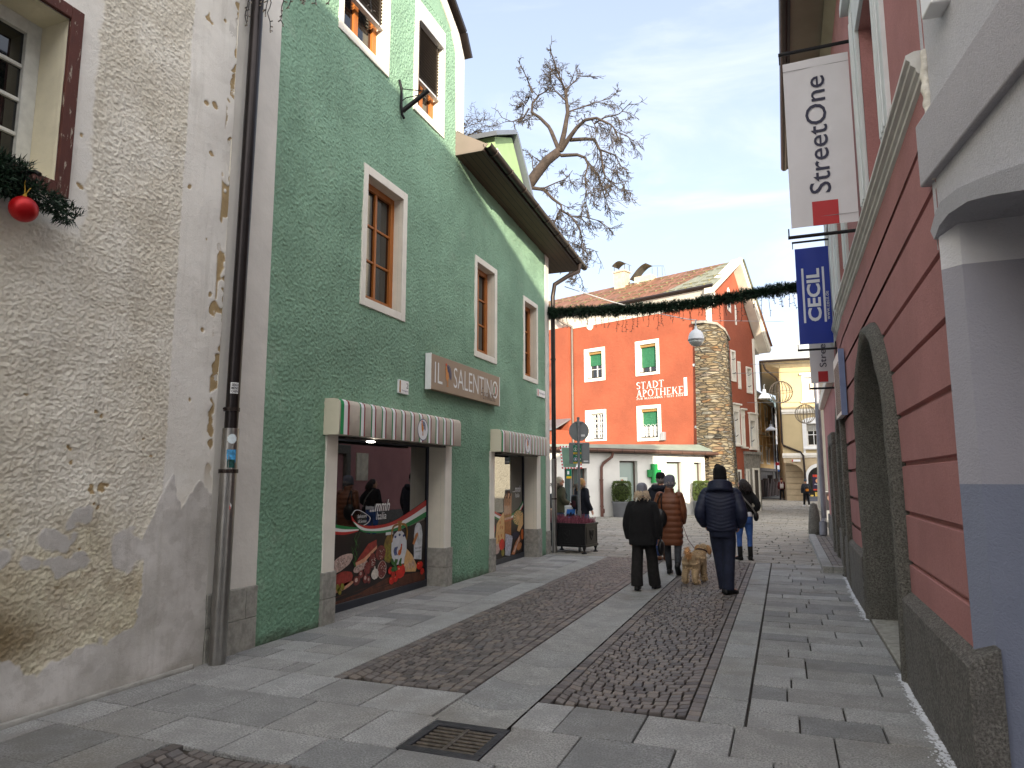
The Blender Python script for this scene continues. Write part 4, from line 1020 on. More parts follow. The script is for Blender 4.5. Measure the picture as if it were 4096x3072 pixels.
# cornice
prof = [(0, 4.08), (-.022, 4.095), (-.025, 4.12), (-.045, 4.135), (-.048, 4.16), (-.075, 4.175), (-.078, 4.2), (-.1, 4.212), (-.1, 4.24), (-.05, 4.27), (0, 4.28)]
m = MB(); m.loft([[(xw(y)+x, y+dy*abs(x), z) for x, z in prof] for y, dy in ((4.66, -.4), (5.2, 0), (8, 0), (11.5, 0))])
m.loft([[(xw(y)+x*.75, y, z) for x, z in prof] for y in (11.55, 13, YE)])
m.build('cornice', M_('cornice_grey_white', (212, 211, 207), .85, .1, 3, .004, 20), PH, bevel=0, angle=25)
m = MB(); [m.ell((XR+R.uniform(-.012, .0), 4.6+R.uniform(-.008, .015), 3.45+.045*i), .022+R.uniform(0, .012), .035, .045, 0, 10, 6) for i in range(18)]
m.build('plaster_lump', M_('lime_plaster', (214, 210, 200), .95, .1, 8, .01, 30), PH, smooth=True, remesh=.015)
pw = M_('pink_house_surround', (206, 210, 212), .85, .05)
for (a, b, c, d), z_ in zip([(6.3, 7.46, 4.45, 6.2), (10.2, 11.3, 4.45, 6.2), (12.8, 13.9, 4.45, 6.2)], (1, 1, 1)):
    MM = MR if a < 11.5 else frame((xw(a)-.0, 0, 0), (-.021, -1, 0), UP)
    if a > 11.5: MM = frame((XR-.021*11.5, 0, 0), (-.021, -1, 0), UP)
    w = window(PH, MM, -b, -a, c, d-.5, .26, M_('white_window', (206, 208, 210), .5, .05), 2, 2, .08, .03)
    s_ = MB()
    for u0, u1 in ((-b-.42, -b), (-a, -a+.42)):
        s_.fbox(MM, u0, u1, c-.05, d+.5, -.01, .035)
        for k in range(3): s_.fbox(MM, u0+.06+k*.1, u0+.1+k*.1, c, d+.3, .035, .05)
    s_.fbox(MM, -b, -a, d, d+.5, -.01, .035); s_.fbox(MM, -b-.5, -a+.5, d+.5, d+.62, -.01, .11)
    s_.build('surround', pw, w, bevel=.006)
    s_ = MB(); s_.fbox(MM, -b, -a, d-.5, d, -.27, -.15); s_.build('shutter_box', M_('grey_box', (176, 178, 180), .6, .05), w)
# eave: plastered soffit, dark gutter, low roof
m = MB(); m.quad((.38, 4.4, 8.02), (.38, YE+.3, 8.02), (1.2, YE+.3, 8.02), (1.2, 4.4, 8.02)); m.prism([(XR, 4.6, 7.8), (XR-.12, 4.6, 7.95), (XR-.12, 4.6, 8.0), (XR, 4.6, 8.0)], (0, YE-4.6, 0)); m.build('soffit', M_('soffit_plaster', (150, 140, 122), .9, .1, 1.5), PH)
m = MB(); m.prism([(.38, 4.4, 8.0), (.38, 4.4, 8.16), (.34, 4.4, 8.16), (.34, 4.4, 8.0)], (0, YE-4.1, 0)); m.tube([(.3, 4.35, 8.06), (.3, YE+.35, 8.06)], .07, 10); m.build('gutter', dark_metal, PH, angle=40)
m = MB(); m.add([(.3, 4.4, 8.17), (.3, YE+.3, 8.17), (1.9, YE+.3, 8.8), (1.9, 4.4, 8.8), (3.4, YE+.3, 8.1), (3.4, 4.4, 8.1)], [(0, 1, 2, 3), (3, 2, 4, 5), (1, 0, 3, 5, 4, 2)[:0] or (0, 3, 5), (1, 4, 2)]); m.build('roof', M_('grey_roof', (92, 88, 84), .7, .15, 2), PH)
# second stone doorways further along
for yc, w_, h_ in ((12.9, .55, 2.75),):
    m = MB()
    for s_ in (-1, 1): m.box(xw(yc)-.09, xw(yc)+.05, yc+s_*w_-.1, yc+s_*w_+.1, -.02, h_-.5)
    for i in range(8):
        a0, a1 = PI*i/8, PI*(i+1)/8
        m.prism([(xw(yc)-.09, yc+r*math.cos(a), h_-.5+r*1.0*math.sin(a)) for r, a in ((w_-.1, a0), (w_+.1, a0), (w_+.1, a1), (w_-.1, a1))], (.14, 0, 0))
    dd = m.build('doorway', stonem, PH, bevel=.015)
    m = MB(); m.box(xw(yc)-.01, xw(yc)+.02, yc-w_+.1, yc+w_-.1, 0, h_-.45); m.build('door', M_('slate_blue_door', (86, 88, 108), .6, .08, 2), dd)
m = MB(); m.box(XR-.02, XR+.02, 0, .0, 0, 0)
# information board on the pink wall
T = thing('wall_board', 'narrow white notice board with blue edge high on the pink wall', 'board', (xw(11.9)-.03, 11.9, 2.8))
m = MB(); m.box(xw(12)-.1, xw(12)-.03, 11.35, 12.5, 2.6, 3.55); m.build('panel', sticker_white, T); m = MB(); m.box(xw(12)-.105, xw(12)-.025, 11.32, 11.36, 2.58, 3.57); m.build('edge', M_('board_blue', (110, 124, 160), .5), T)
m = MB()
for k in range(5): m.box(xw(12)-.103, xw(12)-.1, 11.45+k*.2, 11.58+k*.2, 2.65, 3.4)
m.build('letter_strokes', black_paint, T)
# salt bloom at the foot of the wall
m = MB()
for y0, y1, w_ in ((4.5, 6.7, .09), (9.45, 13.4, .07), (6.5, 7.0, .05)):
    for k in range(int((y1-y0)*300)):
        y = R.uniform(y0, y1); w2 = w_*(.35+.65*abs(noise.noise(Vector((y*2.1, 3, 1))))*2); d = min(w2*abs(R.gauss(0, .55)), .2); r = R.uniform(.004, .016)*(1.15-d/.25); x = .838-d+(xw(y)-XR)
        m.poly([(x+r*math.cos(t)*R.uniform(.5, 1), y+1.6*r*math.sin(t)*R.uniform(.5, 1), .0045+R.uniform(0, .002)) for t in [q*PI/3.5 for q in range(7)]])
tag(m.build('salt_bloom', M_('salt', (214, 216, 220), .9, .1)), kind='stuff')

# ------------------------------------------------------------------ white house with arched passage (right edge)
AH = thing('arcade_house', 'white house with grey painted passage arch at the edge of the pink house', 'house', (1.2, 3.5, 0))
wm = stucco('white_roughcast', (200, 200, 206), 70, .008, .05)
d_ = Vector((math.cos(math.radians(-82.7)), math.sin(math.radians(-82.7)), 0))
MA = frame((.92, 4.62, 0), d_, UP)          # u runs towards the viewer; outward normal -x
MA = frame((.92, 4.62, 0), d_, UP)
outer = [(-.05, 3.12), (.06, 3.2), (.15, 3.225), (.4, 3.2), (.7, 3.13), (1.1, 3.02), (1.9, 2.7)]; inner = [(.0, 3.05), (.1, 3.1), (.25, 3.115), (.52, 3.08), (.8, 3.0), (1.1, 2.9), (1.9, 2.55)]
m = MB(); P3 = lambda u, z, d=0: MA @ Vector((u, z, d))
for (u0, z0), (u1, z1) in zip(outer[:-1], outer[1:]): m.quad(P3(u0, z0), P3(u1, z1), P3(u1, 3.6), P3(u0, 3.6))
m.quad(P3(-.05, 3.6), P3(1.9, 3.6), P3(1.9, 9.0), P3(-.05, 9.0))
m.quad(P3(-.05, 3.0), P3(-.05, 9.0), P3(-.05, 9.0, -.6), P3(-.05, 3.0, -.6))
m.build('wall', wm, AH)
m = MB(); m.fbox(MA, -.12, 1.9, 3.42, 3.82, -.02, .045); m.build('string_course', stucco('string_course_plaster', (184, 182, 188), 70, .008, .05), AH, bevel=.012)
m = MB()
for k in range(len(outer)-1):
    (a, b), (c, d), (e, f), (g, h) = outer[k], outer[k+1], inner[k+1], inner[k]
    m.prism([P3(a, b, .03), P3(c, d, .03), P3(e, f, .03), P3(g, h, .03)], (MA.to_3x3() @ Vector((0, 0, 1)))*-.3)
    m.quad(P3(g, h, -.26), P3(e, f, -.26), P3(e, f, -2.4), P3(g, h, -2.4))
m.build('passage_arch', stucco('arch_plaster', (176, 176, 182), 70, .008, .05), AH)
def bands3():
    n = NT('banded_grey_paint'); z = n.sep()[2]; f = n.noise(60, 3, .6, .8)
    zz = n.math('ADD', z, n.math('MULTIPLY', n.math('SUBTRACT', n.noise(2, 2), .5), .006))
    cc = n.mix(n.math('GREATER_THAN', zz, 1.62), lin((116, 122, 140)), lin((152, 151, 160))); cc = n.mix(n.math('GREATER_THAN', zz, 2.86), cc, lin((204, 204, 208)))
    cc = n.mix(n.math('MULTIPLY', n.sstep(n.noise(2.2, 4), .4, .7), .25), cc, n.mix(1.0, cc, (.8, .82, .86), 'MULTIPLY'))
    n.col(cc); n.rough(.85); n.bump(f, .006, 1, n.bump(n.noise(3, 3), .02, .5)); return n.mat
m = MB()
c0, c1 = (.912, 4.605), (1.0, 4.52)
m.quad((c0[0], c0[1], -.02), (c1[0], c1[1], -.02), (c1[0], c1[1], 3.12), (c0[0], c0[1], 3.12)); m.quad((c1[0], c1[1], -.02), (3.2, 4.5, -.02), (3.2, 4.5, 3.12), (c1[0], c1[1], 3.12))
m.build('passage_wall', bands3(), AH)
m = MB(); m.box(1.06, 1.36, 4.36, 4.42, .55, .57); m.ell((1.27, 4.3, 1.02), .12, .09, .03); m.tube([(1.27, 4.49, 1.0), (1.27, 4.34, 1.02)], .02, 8)
m2 = MB(); m2.ell((1.265, 4.32, 1.03), .12, .1, .035, 0, 20, 8); m2.tube([(1.27, 4.5, 1.0), (1.27, 4.34, 1.03)], .02, 8)
tag(m2.build('wall_ashtray', black_paint, None, smooth=True), 'shallow round black bowl fixed to the grey passage wall', 'ashtray')
m = MB(); m.fbox(MA, .3, .46, 4.26, 4.6, -.01, .1); tag(m.build('junction_box', sticker_white, None, bevel=.01), 'small white plastic box high on the white roughcast wall', 'box')
# the same house runs on unseen behind the viewer; roof edge shaped to shade the green wall
XC = 1.55
m = MB(); m.prism([(XC, 2.72, 3.0), (XC, 2.72, 9.1), (XC, 1.4, 9.34), (XC, .1, 9.6), (XC, -1.1, 10.1), (XC, -2.0, 10.55), (XC, -3.1, 10.9), (XC, -6.8, 11.25), (XC, -45, 11.3), (XC, -45, -.02), (XC, 1.2, -.02), (XC, 1.2, 3.0)], (6, 0, 0))
m.build('rear_shade_wing', wm, AH)
# ------------------------------------------------------------------ lower houses beyond the pink one
LH = thing('low_row_house', 'low house continuing behind the pink house towards the square', 'house', (2, 17, 0))
m = MB(); m.prism([(xw(YE)+.02, YE+.02, -.02), (1.12, 21.8, -.02), (11, 21.8, -.02), (11, YE+.02, -.02)], (0, 0, 3.9)); m.build('wall', pinkm, LH)
m = MB(); m.prism([(.86, YE+.02, 3.6), (1.0, 21.8, 3.6), (1.2, 21.8, 3.6), (1.05, YE+.02, 3.6)], (0, 0, .22)); m.build('cornice', white_trim, LH, bevel=.02)
m = MB(); m.prism([(.95, YE+.05, -.02), (1.08, 21.85, -.02), (1.25, 21.85, -.02), (1.12, YE+.05, -.02)], (0, 0, .7)); m.build('plinth', conc, LH)
for yc in (16.4,):
    m = MB(); [m.box(1.0-.09, 1.12, yc+s_*.55-.1, yc+s_*.55+.1, -.02, 2.35) for s_ in (-1, 1)]; m.box(.92, 1.12, yc-.65, yc+.65, 2.35, 2.6); m.build('doorway', stonem, LH, bevel=.02)
m = MB(); m.tube([(.98, 21.95, 4.4), (.98, 21.95, .55), (.93, 21.6, .42)], .075, 12); m.tube([(.93, 21.6, .46), (.92, 21.55, .1)], .1, 12); m.build('downpipe', M_('grey_pipe', (122, 122, 130), .5, .1, 6, 0, 30, metal=.3), LH, angle=40)
m = MB(); m.box(1.02, 1.06, 17.5, 18.1, 1.6, 2.4); m.build('shop_poster', M_('poster_cream', (206, 196, 176), .6, .2, 4), LH)
m = MB(); m.lathe([(.0, 0), (.17, 0), (.17, .3), (.13, .75), (.09, .95), (0, 1.0)], (.72, 21.95, -.02), 14); tag(m.build('guard_stone', stonem, None, smooth=True), 'tapered granite guard stone at the foot of the grey downpipe', 'guard stone')
TW = thing('shade_tower', 'tall narrow unseen block added behind the low row to shade the pharmacy gable', 'house', (3, 23, 0))  # unseen block added and kept narrow so it shades only the pharmacy gable
m = MB(); m.box(4.2, 6.3, 22.3, 24.2, -.02, 14.4); m.build('wall', M_('shade_tower_plaster', (200, 194, 180), .9, .08), TW)
m = MB(); m.add([(4.0, 22.1, 14.3), (6.5, 22.1, 14.3), (6.5, 24.4, 14.3), (4.0, 24.4, 14.3), (5.25, 23.2, 15.6)], [(0, 1, 4), (1, 2, 4), (2, 3, 4), (3, 0, 4), (3, 2, 1, 0)]); m.build('roof', zinc, TW)
WB = thing('white_gable_house', 'sunlit rough white house end seen past the drainpipe', 'house', (4, 33, 0))
lw = stucco('sunlit_white_plaster', (214, 208, 190), 8, .05, .08)
m = MB(); m.prism([(1.62, 33, -.02), (1.84, 33, 6.0), (1.9, 33, 11), (12, 33, 11), (12, 33, -.02)], (0, 10, 0)); m.build('wall', lw, WB)
m = MB(); m.box(1.72, 1.95, 32.6, 33, 2.55, 2.62); m.box(1.8, 1.95, 32.7, 32.98, 2.2, 2.5); m.build('lantern', black_iron, WB)
T = thing('shop_notice', 'bright leaflets fixed to the white wall under a dark canopy', 'notices', (1.9, 32.95, 1.6))
m = MB(); m.box(1.78, 2.0, 32.93, 32.97, 1.45, 2.1); m.build('leaflet', M_('leaflet', (190, 150, 110), .5, .6, 9), T); m = MB(); m.box(1.82, 2.02, 32.9, 32.95, 1.25, 1.42); m.build('leaflet', film['blue'] if False else M_('leaflet_blue', (90, 160, 200), .5, .4, 9), T)
T = thing('pavement_sign', 'A-board with a photo of a woman standing by the white wall', 'sign', (1.66, 31.5, 0))
m = MB(); m.prism([(1.38, 31.2, 0), (1.9, 31.2, 0), (1.93, 31.42, 1.15), (1.41, 31.42, 1.15)], (0, .03, 0)); m.prism([(1.38, 31.7, 0), (1.9, 31.7, 0), (1.93, 31.48, 1.15), (1.41, 31.48, 1.15)], (0, .03, 0)); m.build('board', M_('board_cream', (214, 208, 194), .5, .05), T)
Mb = frame((1.41, 31.2, .05), (1, 0, 0), (.03, .22, 1.15)); m = MB(); m.fbox(Mb, .04, .48, .35, 1.08, .001, .004); m.build('photo', M_('photo_dark', (70, 62, 60), .4, .3, 6), T)
m = MB(); m.poly([Mb @ Vector((.24+.11*math.cos(a*PI/8), .85+.14*math.sin(a*PI/8), .006)) for a in range(16)]); m.build('face', M_('photo_face', (200, 150, 120), .5, .1), T); m = MB(); m.poly([Mb @ Vector((.24+.15*math.cos(a*PI/8), .93+.12*math.sin(a*PI/8), .007)) for a in range(0, 9)]); m.build('photo_hair', M_('photo_hair', (84, 52, 36), .5, .1), T)
# ------------------------------------------------------------------ banners on the pink house
bw = M_('banner_white', (206, 204, 208), .6, .05, 1.5); navy_t = M_('banner_navy', (44, 44, 66), .6, .05); bred = M_('banner_red', (176, 46, 50), .6, .06); bblue = M_('banner_blue', (16, 44, 140), .55, .06); bsil = M_('banner_silver', (200, 204, 212), .5, .04)
def cloth(mb, M, w, h, bulge=.02, nx=10, nz=30, mi=0, u0=0, z0=0, d=0):
    vs = []; fs = []
    for j in range(nz+1):
        for i in range(nx+1):
            u, z = u0+w*i/nx, z0+h*j/nz; vs.append(M @ Vector((u, z, d+wave(u, z, bulge))))
    for j in range(nz):
        for i in range(nx): a = j*(nx+1)+i; fs.append((a, a+1, a+nx+2, a+nx+1))
    mb.add(vs, fs, mi)
def wave(u, z, b): return b*(math.sin(u*7+z*2.3)+.6*math.sin(z*4.1-u*5+1)+.35*math.sin(u*17+z*1.5))*.5
def wavetext(o, M, b):
    Mi = M.inverted()
    for v in o.data.vertices:
        l = Mi @ Vector(v.co+Vector(WL[o.parent.name])); l.z += wave(l.x, l.y, b); v.co = (M @ l)-Vector(WL[o.parent.name])
def banner(name, label, x0, x1, y, z0, z1, mat, b=.014):
    T = thing(name, label, 'banner', (x1, y, z0), group=None)
    M = frame((x0, y, z0), (1, 0, 0), UP)
    m = MB(); cloth(m, M, x1-x0, z1-z0, b); m.build('cloth', mat, T, smooth=True)
    for dz in (z1-z0+.12, -.1):
        m = MB(); m.tube([(x0-.04, y, z0+dz), (xw(y), y, z0+dz)], .02, 8); m.tube([(x0-.03, y, z0+dz), (x0-.03, y, z0+dz+(-.12 if dz > 0 else .1))], .008, 6); m.tube([(xw(y)-.02, y, z0+dz-.15), (xw(y)-.02, y, z0+dz+.12)], .012, 6); m.build('pole', black_iron, T)
    return T, M
def vtext(T, M, body, mat, ux, z0, z1, cap, b, off=0):
    """lettering turned to read upwards; ux = baseline, capital height cap to the left"""
    Mr = M @ Matrix(((0, -1, 0, ux), (1, 0, 0, z0), (0, 0, 1, .006), (0, 0, 0, 1)))
    o = text('lettering', body, mat, T, Mr, z1-z0, cap, off=off); wavetext(o, M, b); return o
T, M = banner('street_banner', 'tall white banner reading Street One with a red square, nearest of the wall banners', .2, .87, 8.0, 4.37, 6.31, bw)
vtext(T, M, 'StreetOne', navy_t, .42, .36, 1.72, .215, .014, .004)
m = MB(); cloth(m, M, .26, .27, .014, 4, 6, 0, .22, .002, .004); m.build('red_square', bred, T, smooth=True)
m = MB(); [m.tube([M @ Vector((.0, z, .004)), M @ Vector((.67, z, .004))], .003, 4) for z in (.1, 1.84)]; m.build('hem_seam', M_('seam_grey', (150, 148, 152), .7), T)
T, M = banner('blue_banner', 'dark blue banner with pale CECIL lettering hanging over the cornice', .36, .91, 13.2, 4.0, 5.75, bblue)
for u in (.09, .425):
    m = MB(); cloth(m, M, .035, 1.0, .014, 2, 16, 0, u, .38, .004); m.build('bar', bsil, T, smooth=True)
vtext(T, M, 'CECIL', bsil, .385, .4, 1.36, .22, .014, .03); vtext(T, M, 'www.cecil.de', bsil, .515, .42, .93, .06, .014)
T, M = banner('white_banner', 'lower white banner reading Street with a red square, behind the blue one', .55, 1.0, 14.3, 3.44, 4.35, bw)
vtext(T, M, 'Street', navy_t, .285, .3, .82, .12, .014); m = MB(); cloth(m, M, .17, .2, .014, 4, 6, 0, .13, .02, .004); m.build('red_square', bred, T, smooth=True)
# ------------------------------------------------------------------ pharmacy house
CF = Vector((-3.74, 35.0, 0)); uF = Vector((-.934, .358, 0)); nF = Vector((-.358, -.934, 0))
# frame with u to the right as seen: origin at C, u' = -u
MF_ = frame(CF, -uF, UP)
C2 = CF+uF*-.8; MGa = frame(C2, (.358, .934, 0), UP)     # gable wall, outward (.934,-.358)
PHM = thing('pharmacy_house', 'orange-red pharmacy house with white window frames and rusty metal roof', 'house', (CF.x, CF.y, 0))
def orange():
    n = NT('orange_red_plaster'); c = lin((150, 78, 54)); f = n.noise(.6, 5, .6); g = n.noise(7, 4, .6)
    cc = n.mix(n.sstep(f, .3, .7), mul(c, .86), mul(c, 1.1)); cc = n.mix(n.math('MULTIPLY', n.sstep(g, .5, .75), .18), cc, lin((154, 96, 70)))
    n.col(cc); n.rough(.92); n.bump(n.math('ADD', g, n.math('MULTIPLY', n.noise(40, 3), .4)), .02, .8); return n.mat
om = orange()
fw = [(-6.85, -5.46, 6.96, 8.81), (-3.53, -2.11, 6.97, 8.81), (-6.83, -5.45, 3.68, 5.38), (-3.53, -2.11, 3.57, 5.4)]
inn = [(-6.58, -5.66, 7.14, 8.62), (-3.27, -2.29, 7.12, 8.61), (-6.46, -5.63, 3.78, 5.18), (-3.28, -2.29, 3.74, 5.22)]
m = MB(); wallgrid(m, MF_, -7.7, .8, 2.2, 10.75, inn, .25, 0, 1)
gw = [(2.05, 2.42, 6.62, 8.05), (2.84, 2.97, 6.3, 7.55), (3.86, 4.36, 6.18, 7.4), (2.05, 2.6, 3.42, 5.0), (2.97, 3.2, 3.35, 4.8), (3.95, 4.55, 3.3, 4.66)]
wallgrid(m, MGa, 0, 4.95, -.02, 9.1, gw, .2, 0, 1)
m.poly([MGa @ Vector(p) for p in ((0, 9.1, 0), (4.95, 9.1, 0), (2.62, 12.75, 0), (0, 10.75, 0))])
m.build('wall', [om, white_trim], PHM)
# left wing standing a little forward
m = MB(); m.prism([CF+uF*7.7+nF*.35, CF+uF*14+nF*.35, CF+uF*14-nF*3, CF+uF*7.7-nF*3], (0, 0, 10.2)); m.prism([CF+uF*7.72+nF*1.7, CF+uF*14+nF*1.7, CF+uF*14+nF*.35, CF+uF*7.72+nF*.35], (0, 0, 4.3)); m.build('wing_wall', om, PHM)
m = MB(); m.prism([CF+uF*7.6+nF*1.85+Vector((0, 0, 4.25)), CF+uF*7.6+nF*.35+Vector((0, 0, 4.9)), CF+uF*7.6+nF*.35+Vector((0, 0, 4.98)), CF+uF*7.6+nF*1.85+Vector((0, 0, 4.33))], uF*6.5); m.build('lean_to_roof', zinc, PHM)
grn = M_('green_roller_shutter', (46, 108, 76), .6, .12, 3); tan = M_('tan_box', (150, 118, 70), .6, .1); wpaint = M_('white_paint', (224, 224, 222), .5, .04)
def grille(mb, u0, u1, z0, z1):
    n = 4
    for i in range(1, n): u = u0+(u1-u0)*i/n; mb.fbox(MF_, u-.008, u+.008, z0, z1, -.1, -.085)
    for j in range(1, 5): z = z0+(z1-z0)*j/5; mb.fbox(MF_, u0, u1, z-.008, z+.008, -.1, -.085)
    for i in range(n):
        for j in range(5):
            c = MF_ @ Vector((u0+(u1-u0)*(i+.5)/n, z0+(z1-z0)*(j+.5)/5, -.09)); r = (u1-u0)/n*.42
            mb.tube([c+(MF_.to_3x3() @ Vector((r*math.cos(a*PI/5), r*1.2*math.sin(a*PI/5), 0))) for a in range(11)], .009, 4)
for k, ((a, b, c, d), (ia, ib, ic, id_)) in enumerate(zip(fw, inn)):
    w = window(PHM, MF_, ia, ib, ic, id_, .24, wpaint, 2, 3, .05, .03, glass, None, mull=.05)
    s_ = MB(); s_.fbox(MF_, a, ia, c, d, -.01, .04); s_.fbox(MF_, ib, b, c, d, -.01, .04); s_.fbox(MF_, ia, ib, c, ic, -.01, .04); s_.fbox(MF_, ia, ib, id_, d, -.01, .04); s_.build('surround', white_trim, w, bevel=.008)
    s_ = MB(); s_.fbox(MF_, ia, ib, ic, ic+.03, -.2, .07); s_.build('sill', dark_metal, w)
    if k != 2:
        zb = (7.85, 7.42, 0, 4.36)[k]
        s_ = MB(); s_.fbox(MF_, ia, ib, id_-.14, id_, -.23, -.06); bx = s_.build('shutter_box', tan, w); z = zb; s_ = MB()
        while z < id_-.15: s_.fbox(MF_, ia+.02, ib-.02, z, z+.042, -.2, -.17); z += .05
        s_.build('shutter', grn, bx)
    if k > 1: s_ = MB(); grille(s_, ia, ib, ic+.03, id_ if k == 2 else 4.36); s_.build('grille', wpaint, w)
for k, (a, b, c, d) in enumerate(gw):
    w = window(PHM, MGa, a, b, c, d, .18, wpaint, 1, 1, .04, .03, M_('pale_blind', (150, 152, 150), .6, .1), None, mull=0)
    s_ = MB(); ring(s_, MGa, a-.09, b+.09, c-.09, d+.09, .09, -.01, .05)
    if k > 2: s_.fbox(MGa, a-.12, b+.12, d+.09, d+.34, -.01, .06); s_.fbox(MGa, a-.2, b+.2, d+.34, d+.42, -.01, .16); s_.fbox(MGa, a-.2, b+.2, c-.17, c-.09, -.01, .14)
    s_.build('surround', white_trim, w, bevel=.008)
    if k in (0, 2, 3, 5):
        s_ = MB()
        for z in (c+.25*(d-c), c+.75*(d-c)): s_.tube([MGa @ Vector(p) for p in ((a+.02, z+.1, -.05), (a+.02, z-.04, .02), (a+.16, z-.06, .06), (a+.3, z+.02, .08))], .018, 6)
        s_.build('shutter_hook', black_iron, w)
for (a, b, c, d, nm) in ((2.0, 2.5, -.02, 2.1, 'door'), (3.95, 4.7, -.02, 2.2, 'door'), (3.15, 3.5, 1.2, 2.15, 'window')):
    m = MB(); m.fbox(MGa, a+.1, b-.1, c, d-.1, .03, .055); dr = m.build(nm, M_('dark_door', (60, 52, 46), .5, .1), PHM); m = MB(); m.fbox(MGa, a, a+.1, c, d, -.01, .1); m.fbox(MGa, b-.1, b, c, d, -.01, .1); m.fbox(MGa, a+.1, b-.1, d-.1, d, -.01, .1); m.build('surround', white_trim, dr)
m = MB(); m.fbox(MGa, 3.05, 4.98, -.02, 2.9, -.05, .03); m.fbox(MGa, 3.0, 5.05, 2.9, 3.03, -.05, .12); m.build('grey_base', M_('grey_stucco', (138, 134, 126), .95, .3, 9, .02, 40), PHM)
m = MB(); m.fbox(MGa, 4.72, 4.97, 3.03, 9.1, -.05, .03); m.fbox(MF_, .55, .82, 9.2, 10.7, -.05, .03); m.build('corner_strip', white_trim, PHM)
# attic window and slot
m = MB(); m.poly([MGa @ Vector(p) for p in ((1.8, 10.2, .03), (2.24, 10.05, .03), (2.24, 11.0, .03), (2.14, 11.3, .03), (2.02, 11.4, .03), (1.9, 11.3, .03), (1.8, 11.05, .03))]); at = m.build('attic_window', white_trim, PHM); m = MB(); m.poly([MGa @ Vector(p) for p in ((1.92, 10.35, .04), (2.14, 10.3, .04), (2.14, 11.0, .04), (2.02, 11.2, .04), (1.92, 11.0, .04))]); m.build('pane', glass, at)
m = MB(); m.fbox(MGa, 2.72, 2.86, 9.55, 10.6, -.01, .035); m.build('attic_slot', white_trim, PHM)
# coved white cornice, gutter, roof
m = MB(); m.prism([MF_ @ Vector(p) for p in ((-14, 10.12, -.35), (-14, 10.12, .02), (-14, 10.3, .1), (-14, 10.55, .28), (-14, 10.78, .5), (-14, 10.8, -.35))], -uF*14.9); m.build('cornice', white_trim, PHM, angle=50)
m = MB(); m.tube([MF_ @ Vector((-14, 10.88, .62)), MF_ @ Vector((1.25, 10.88, .62))], .085, 10); m.build('gutter', dark_metal, PHM, angle=40)
def rust_roof():
    n = NT('rusty_sheet_roof')
    dt = lambda v: n.math('ADD', n.math('MULTIPLY', n.sep()[0], v[0]), n.math('MULTIPLY', n.sep()[1], v[1]))
    u = dt(uF); dd = dt(-nF)
    cx = n.t.nodes.new('ShaderNodeCombineXYZ'); n.link(u, cx.inputs[0]); n.link(dd, cx.inputs[1])
    st = n.noise(1, 5, .65, 0, n.mapping((7, .55, 1), co=cx.outputs[0])); fn = n.noise(1, 4, .6, 0, n.mapping((18, 3, 1), co=cx.outputs[0]))
    bound = n.sstep(n.math('ADD', n.math('SUBTRACT', u, n.math('MULTIPLY', dd, -.55)), n.math('MULTIPLY', fn, .5)), 1.55, 1.75)
    rust = n.ramp(st, [(.3, lin((142, 122, 102))), (.45, lin((128, 86, 62))), (.6, lin((104, 64, 44))), (.75, lin((150, 136, 120)))])
    pat = n.mix(n.sstep(fn, .35, .7), lin((112, 116, 100)), lin((142, 142, 124)))
    seam = n.sstep(n.math('ABSOLUTE', n.math('SUBTRACT', n.math('FRACT', n.math('MULTIPLY', u, 1.4)), .5)), .46, .49)
    cc = n.mix(bound, pat, rust); cc = n.mix(n.math('MULTIPLY', seam, .35), cc, lin((90, 80, 66)))
    n.col(cc); n.rough(.6); n.bump(seam, .02, 1); return n.mat
RD = 3.05; RZ = 13.05
rp = lambda u, t, o=0: CF+uF*u+nF*(.62-(RD+.62)*t)+Vector((0, 0, 10.9+(RZ-10.9)*t+o))
m = MB(); m.quad(rp(14, 0), rp(-1.3, 0), rp(-1.3, 1), rp(14, 1)); m.quad(rp(14, 1), rp(-1.3, 1), CF+uF*-1.3-nF*6.3+Vector((0, 0, 8.85)), CF+uF*14-nF*6.3+Vector((0, 0, 8.85))); rf = m.build('roof', rust_roof(), PHM)
m = MB()
for t in (.06, .22, .38, .54, .70, .86):
    for k in range(14):
        a = -1.1+k*1.0
        if (k+int(t*100)) % 5 == 4: continue
        m.tube([rp(a, t, .06), rp(a+.85, t, .06)], .018, 4); m.box(*sum([[rp(a+.4, t)[q]-.05, rp(a+.4, t)[q]+.05] for q in (0, 1)], []), rp(a+.4, t).z-.02, rp(a+.4, t).z+.07)
m.build('snow_guard', M_('mossy_guard', (104, 100, 70), .7, .2, 8), rf)
# verge boards and soffits of the gable
gp = lambda u, z, d: MGa @ Vector((u, z, d))
m = MB()
m.prism([gp(-.62, 10.82, 0), gp(2.62, 12.97, 0), gp(2.62, 12.72, 0), gp(-.62, 10.52, 0)], MGa.to_3x3() @ Vector((0, 0, .5)))
m.prism([gp(2.62, 12.97, 0), gp(5.9, 8.6, 0), gp(5.62, 8.4, 0), gp(2.62, 12.66, 0)], MGa.to_3x3() @ Vector((0, 0, .5)))
m.prism([gp(2.62, 13.02, .4), gp(6.0, 8.6, .4), gp(5.75, 8.42, .4), gp(2.62, 12.8, .4)], MGa.to_3x3() @ Vector((0, 0, .14)))
m.prism([gp(4.96, 9.2, 0), gp(5.9, 8.62, 0), gp(5.62, 8.36, 0), gp(4.96, 8.75, 0)], MGa.to_3x3() @ Vector((0, 0, -2)))
m.build('verge', M_('verge_cream', (212, 206, 190), .8, .08, 2), PHM)
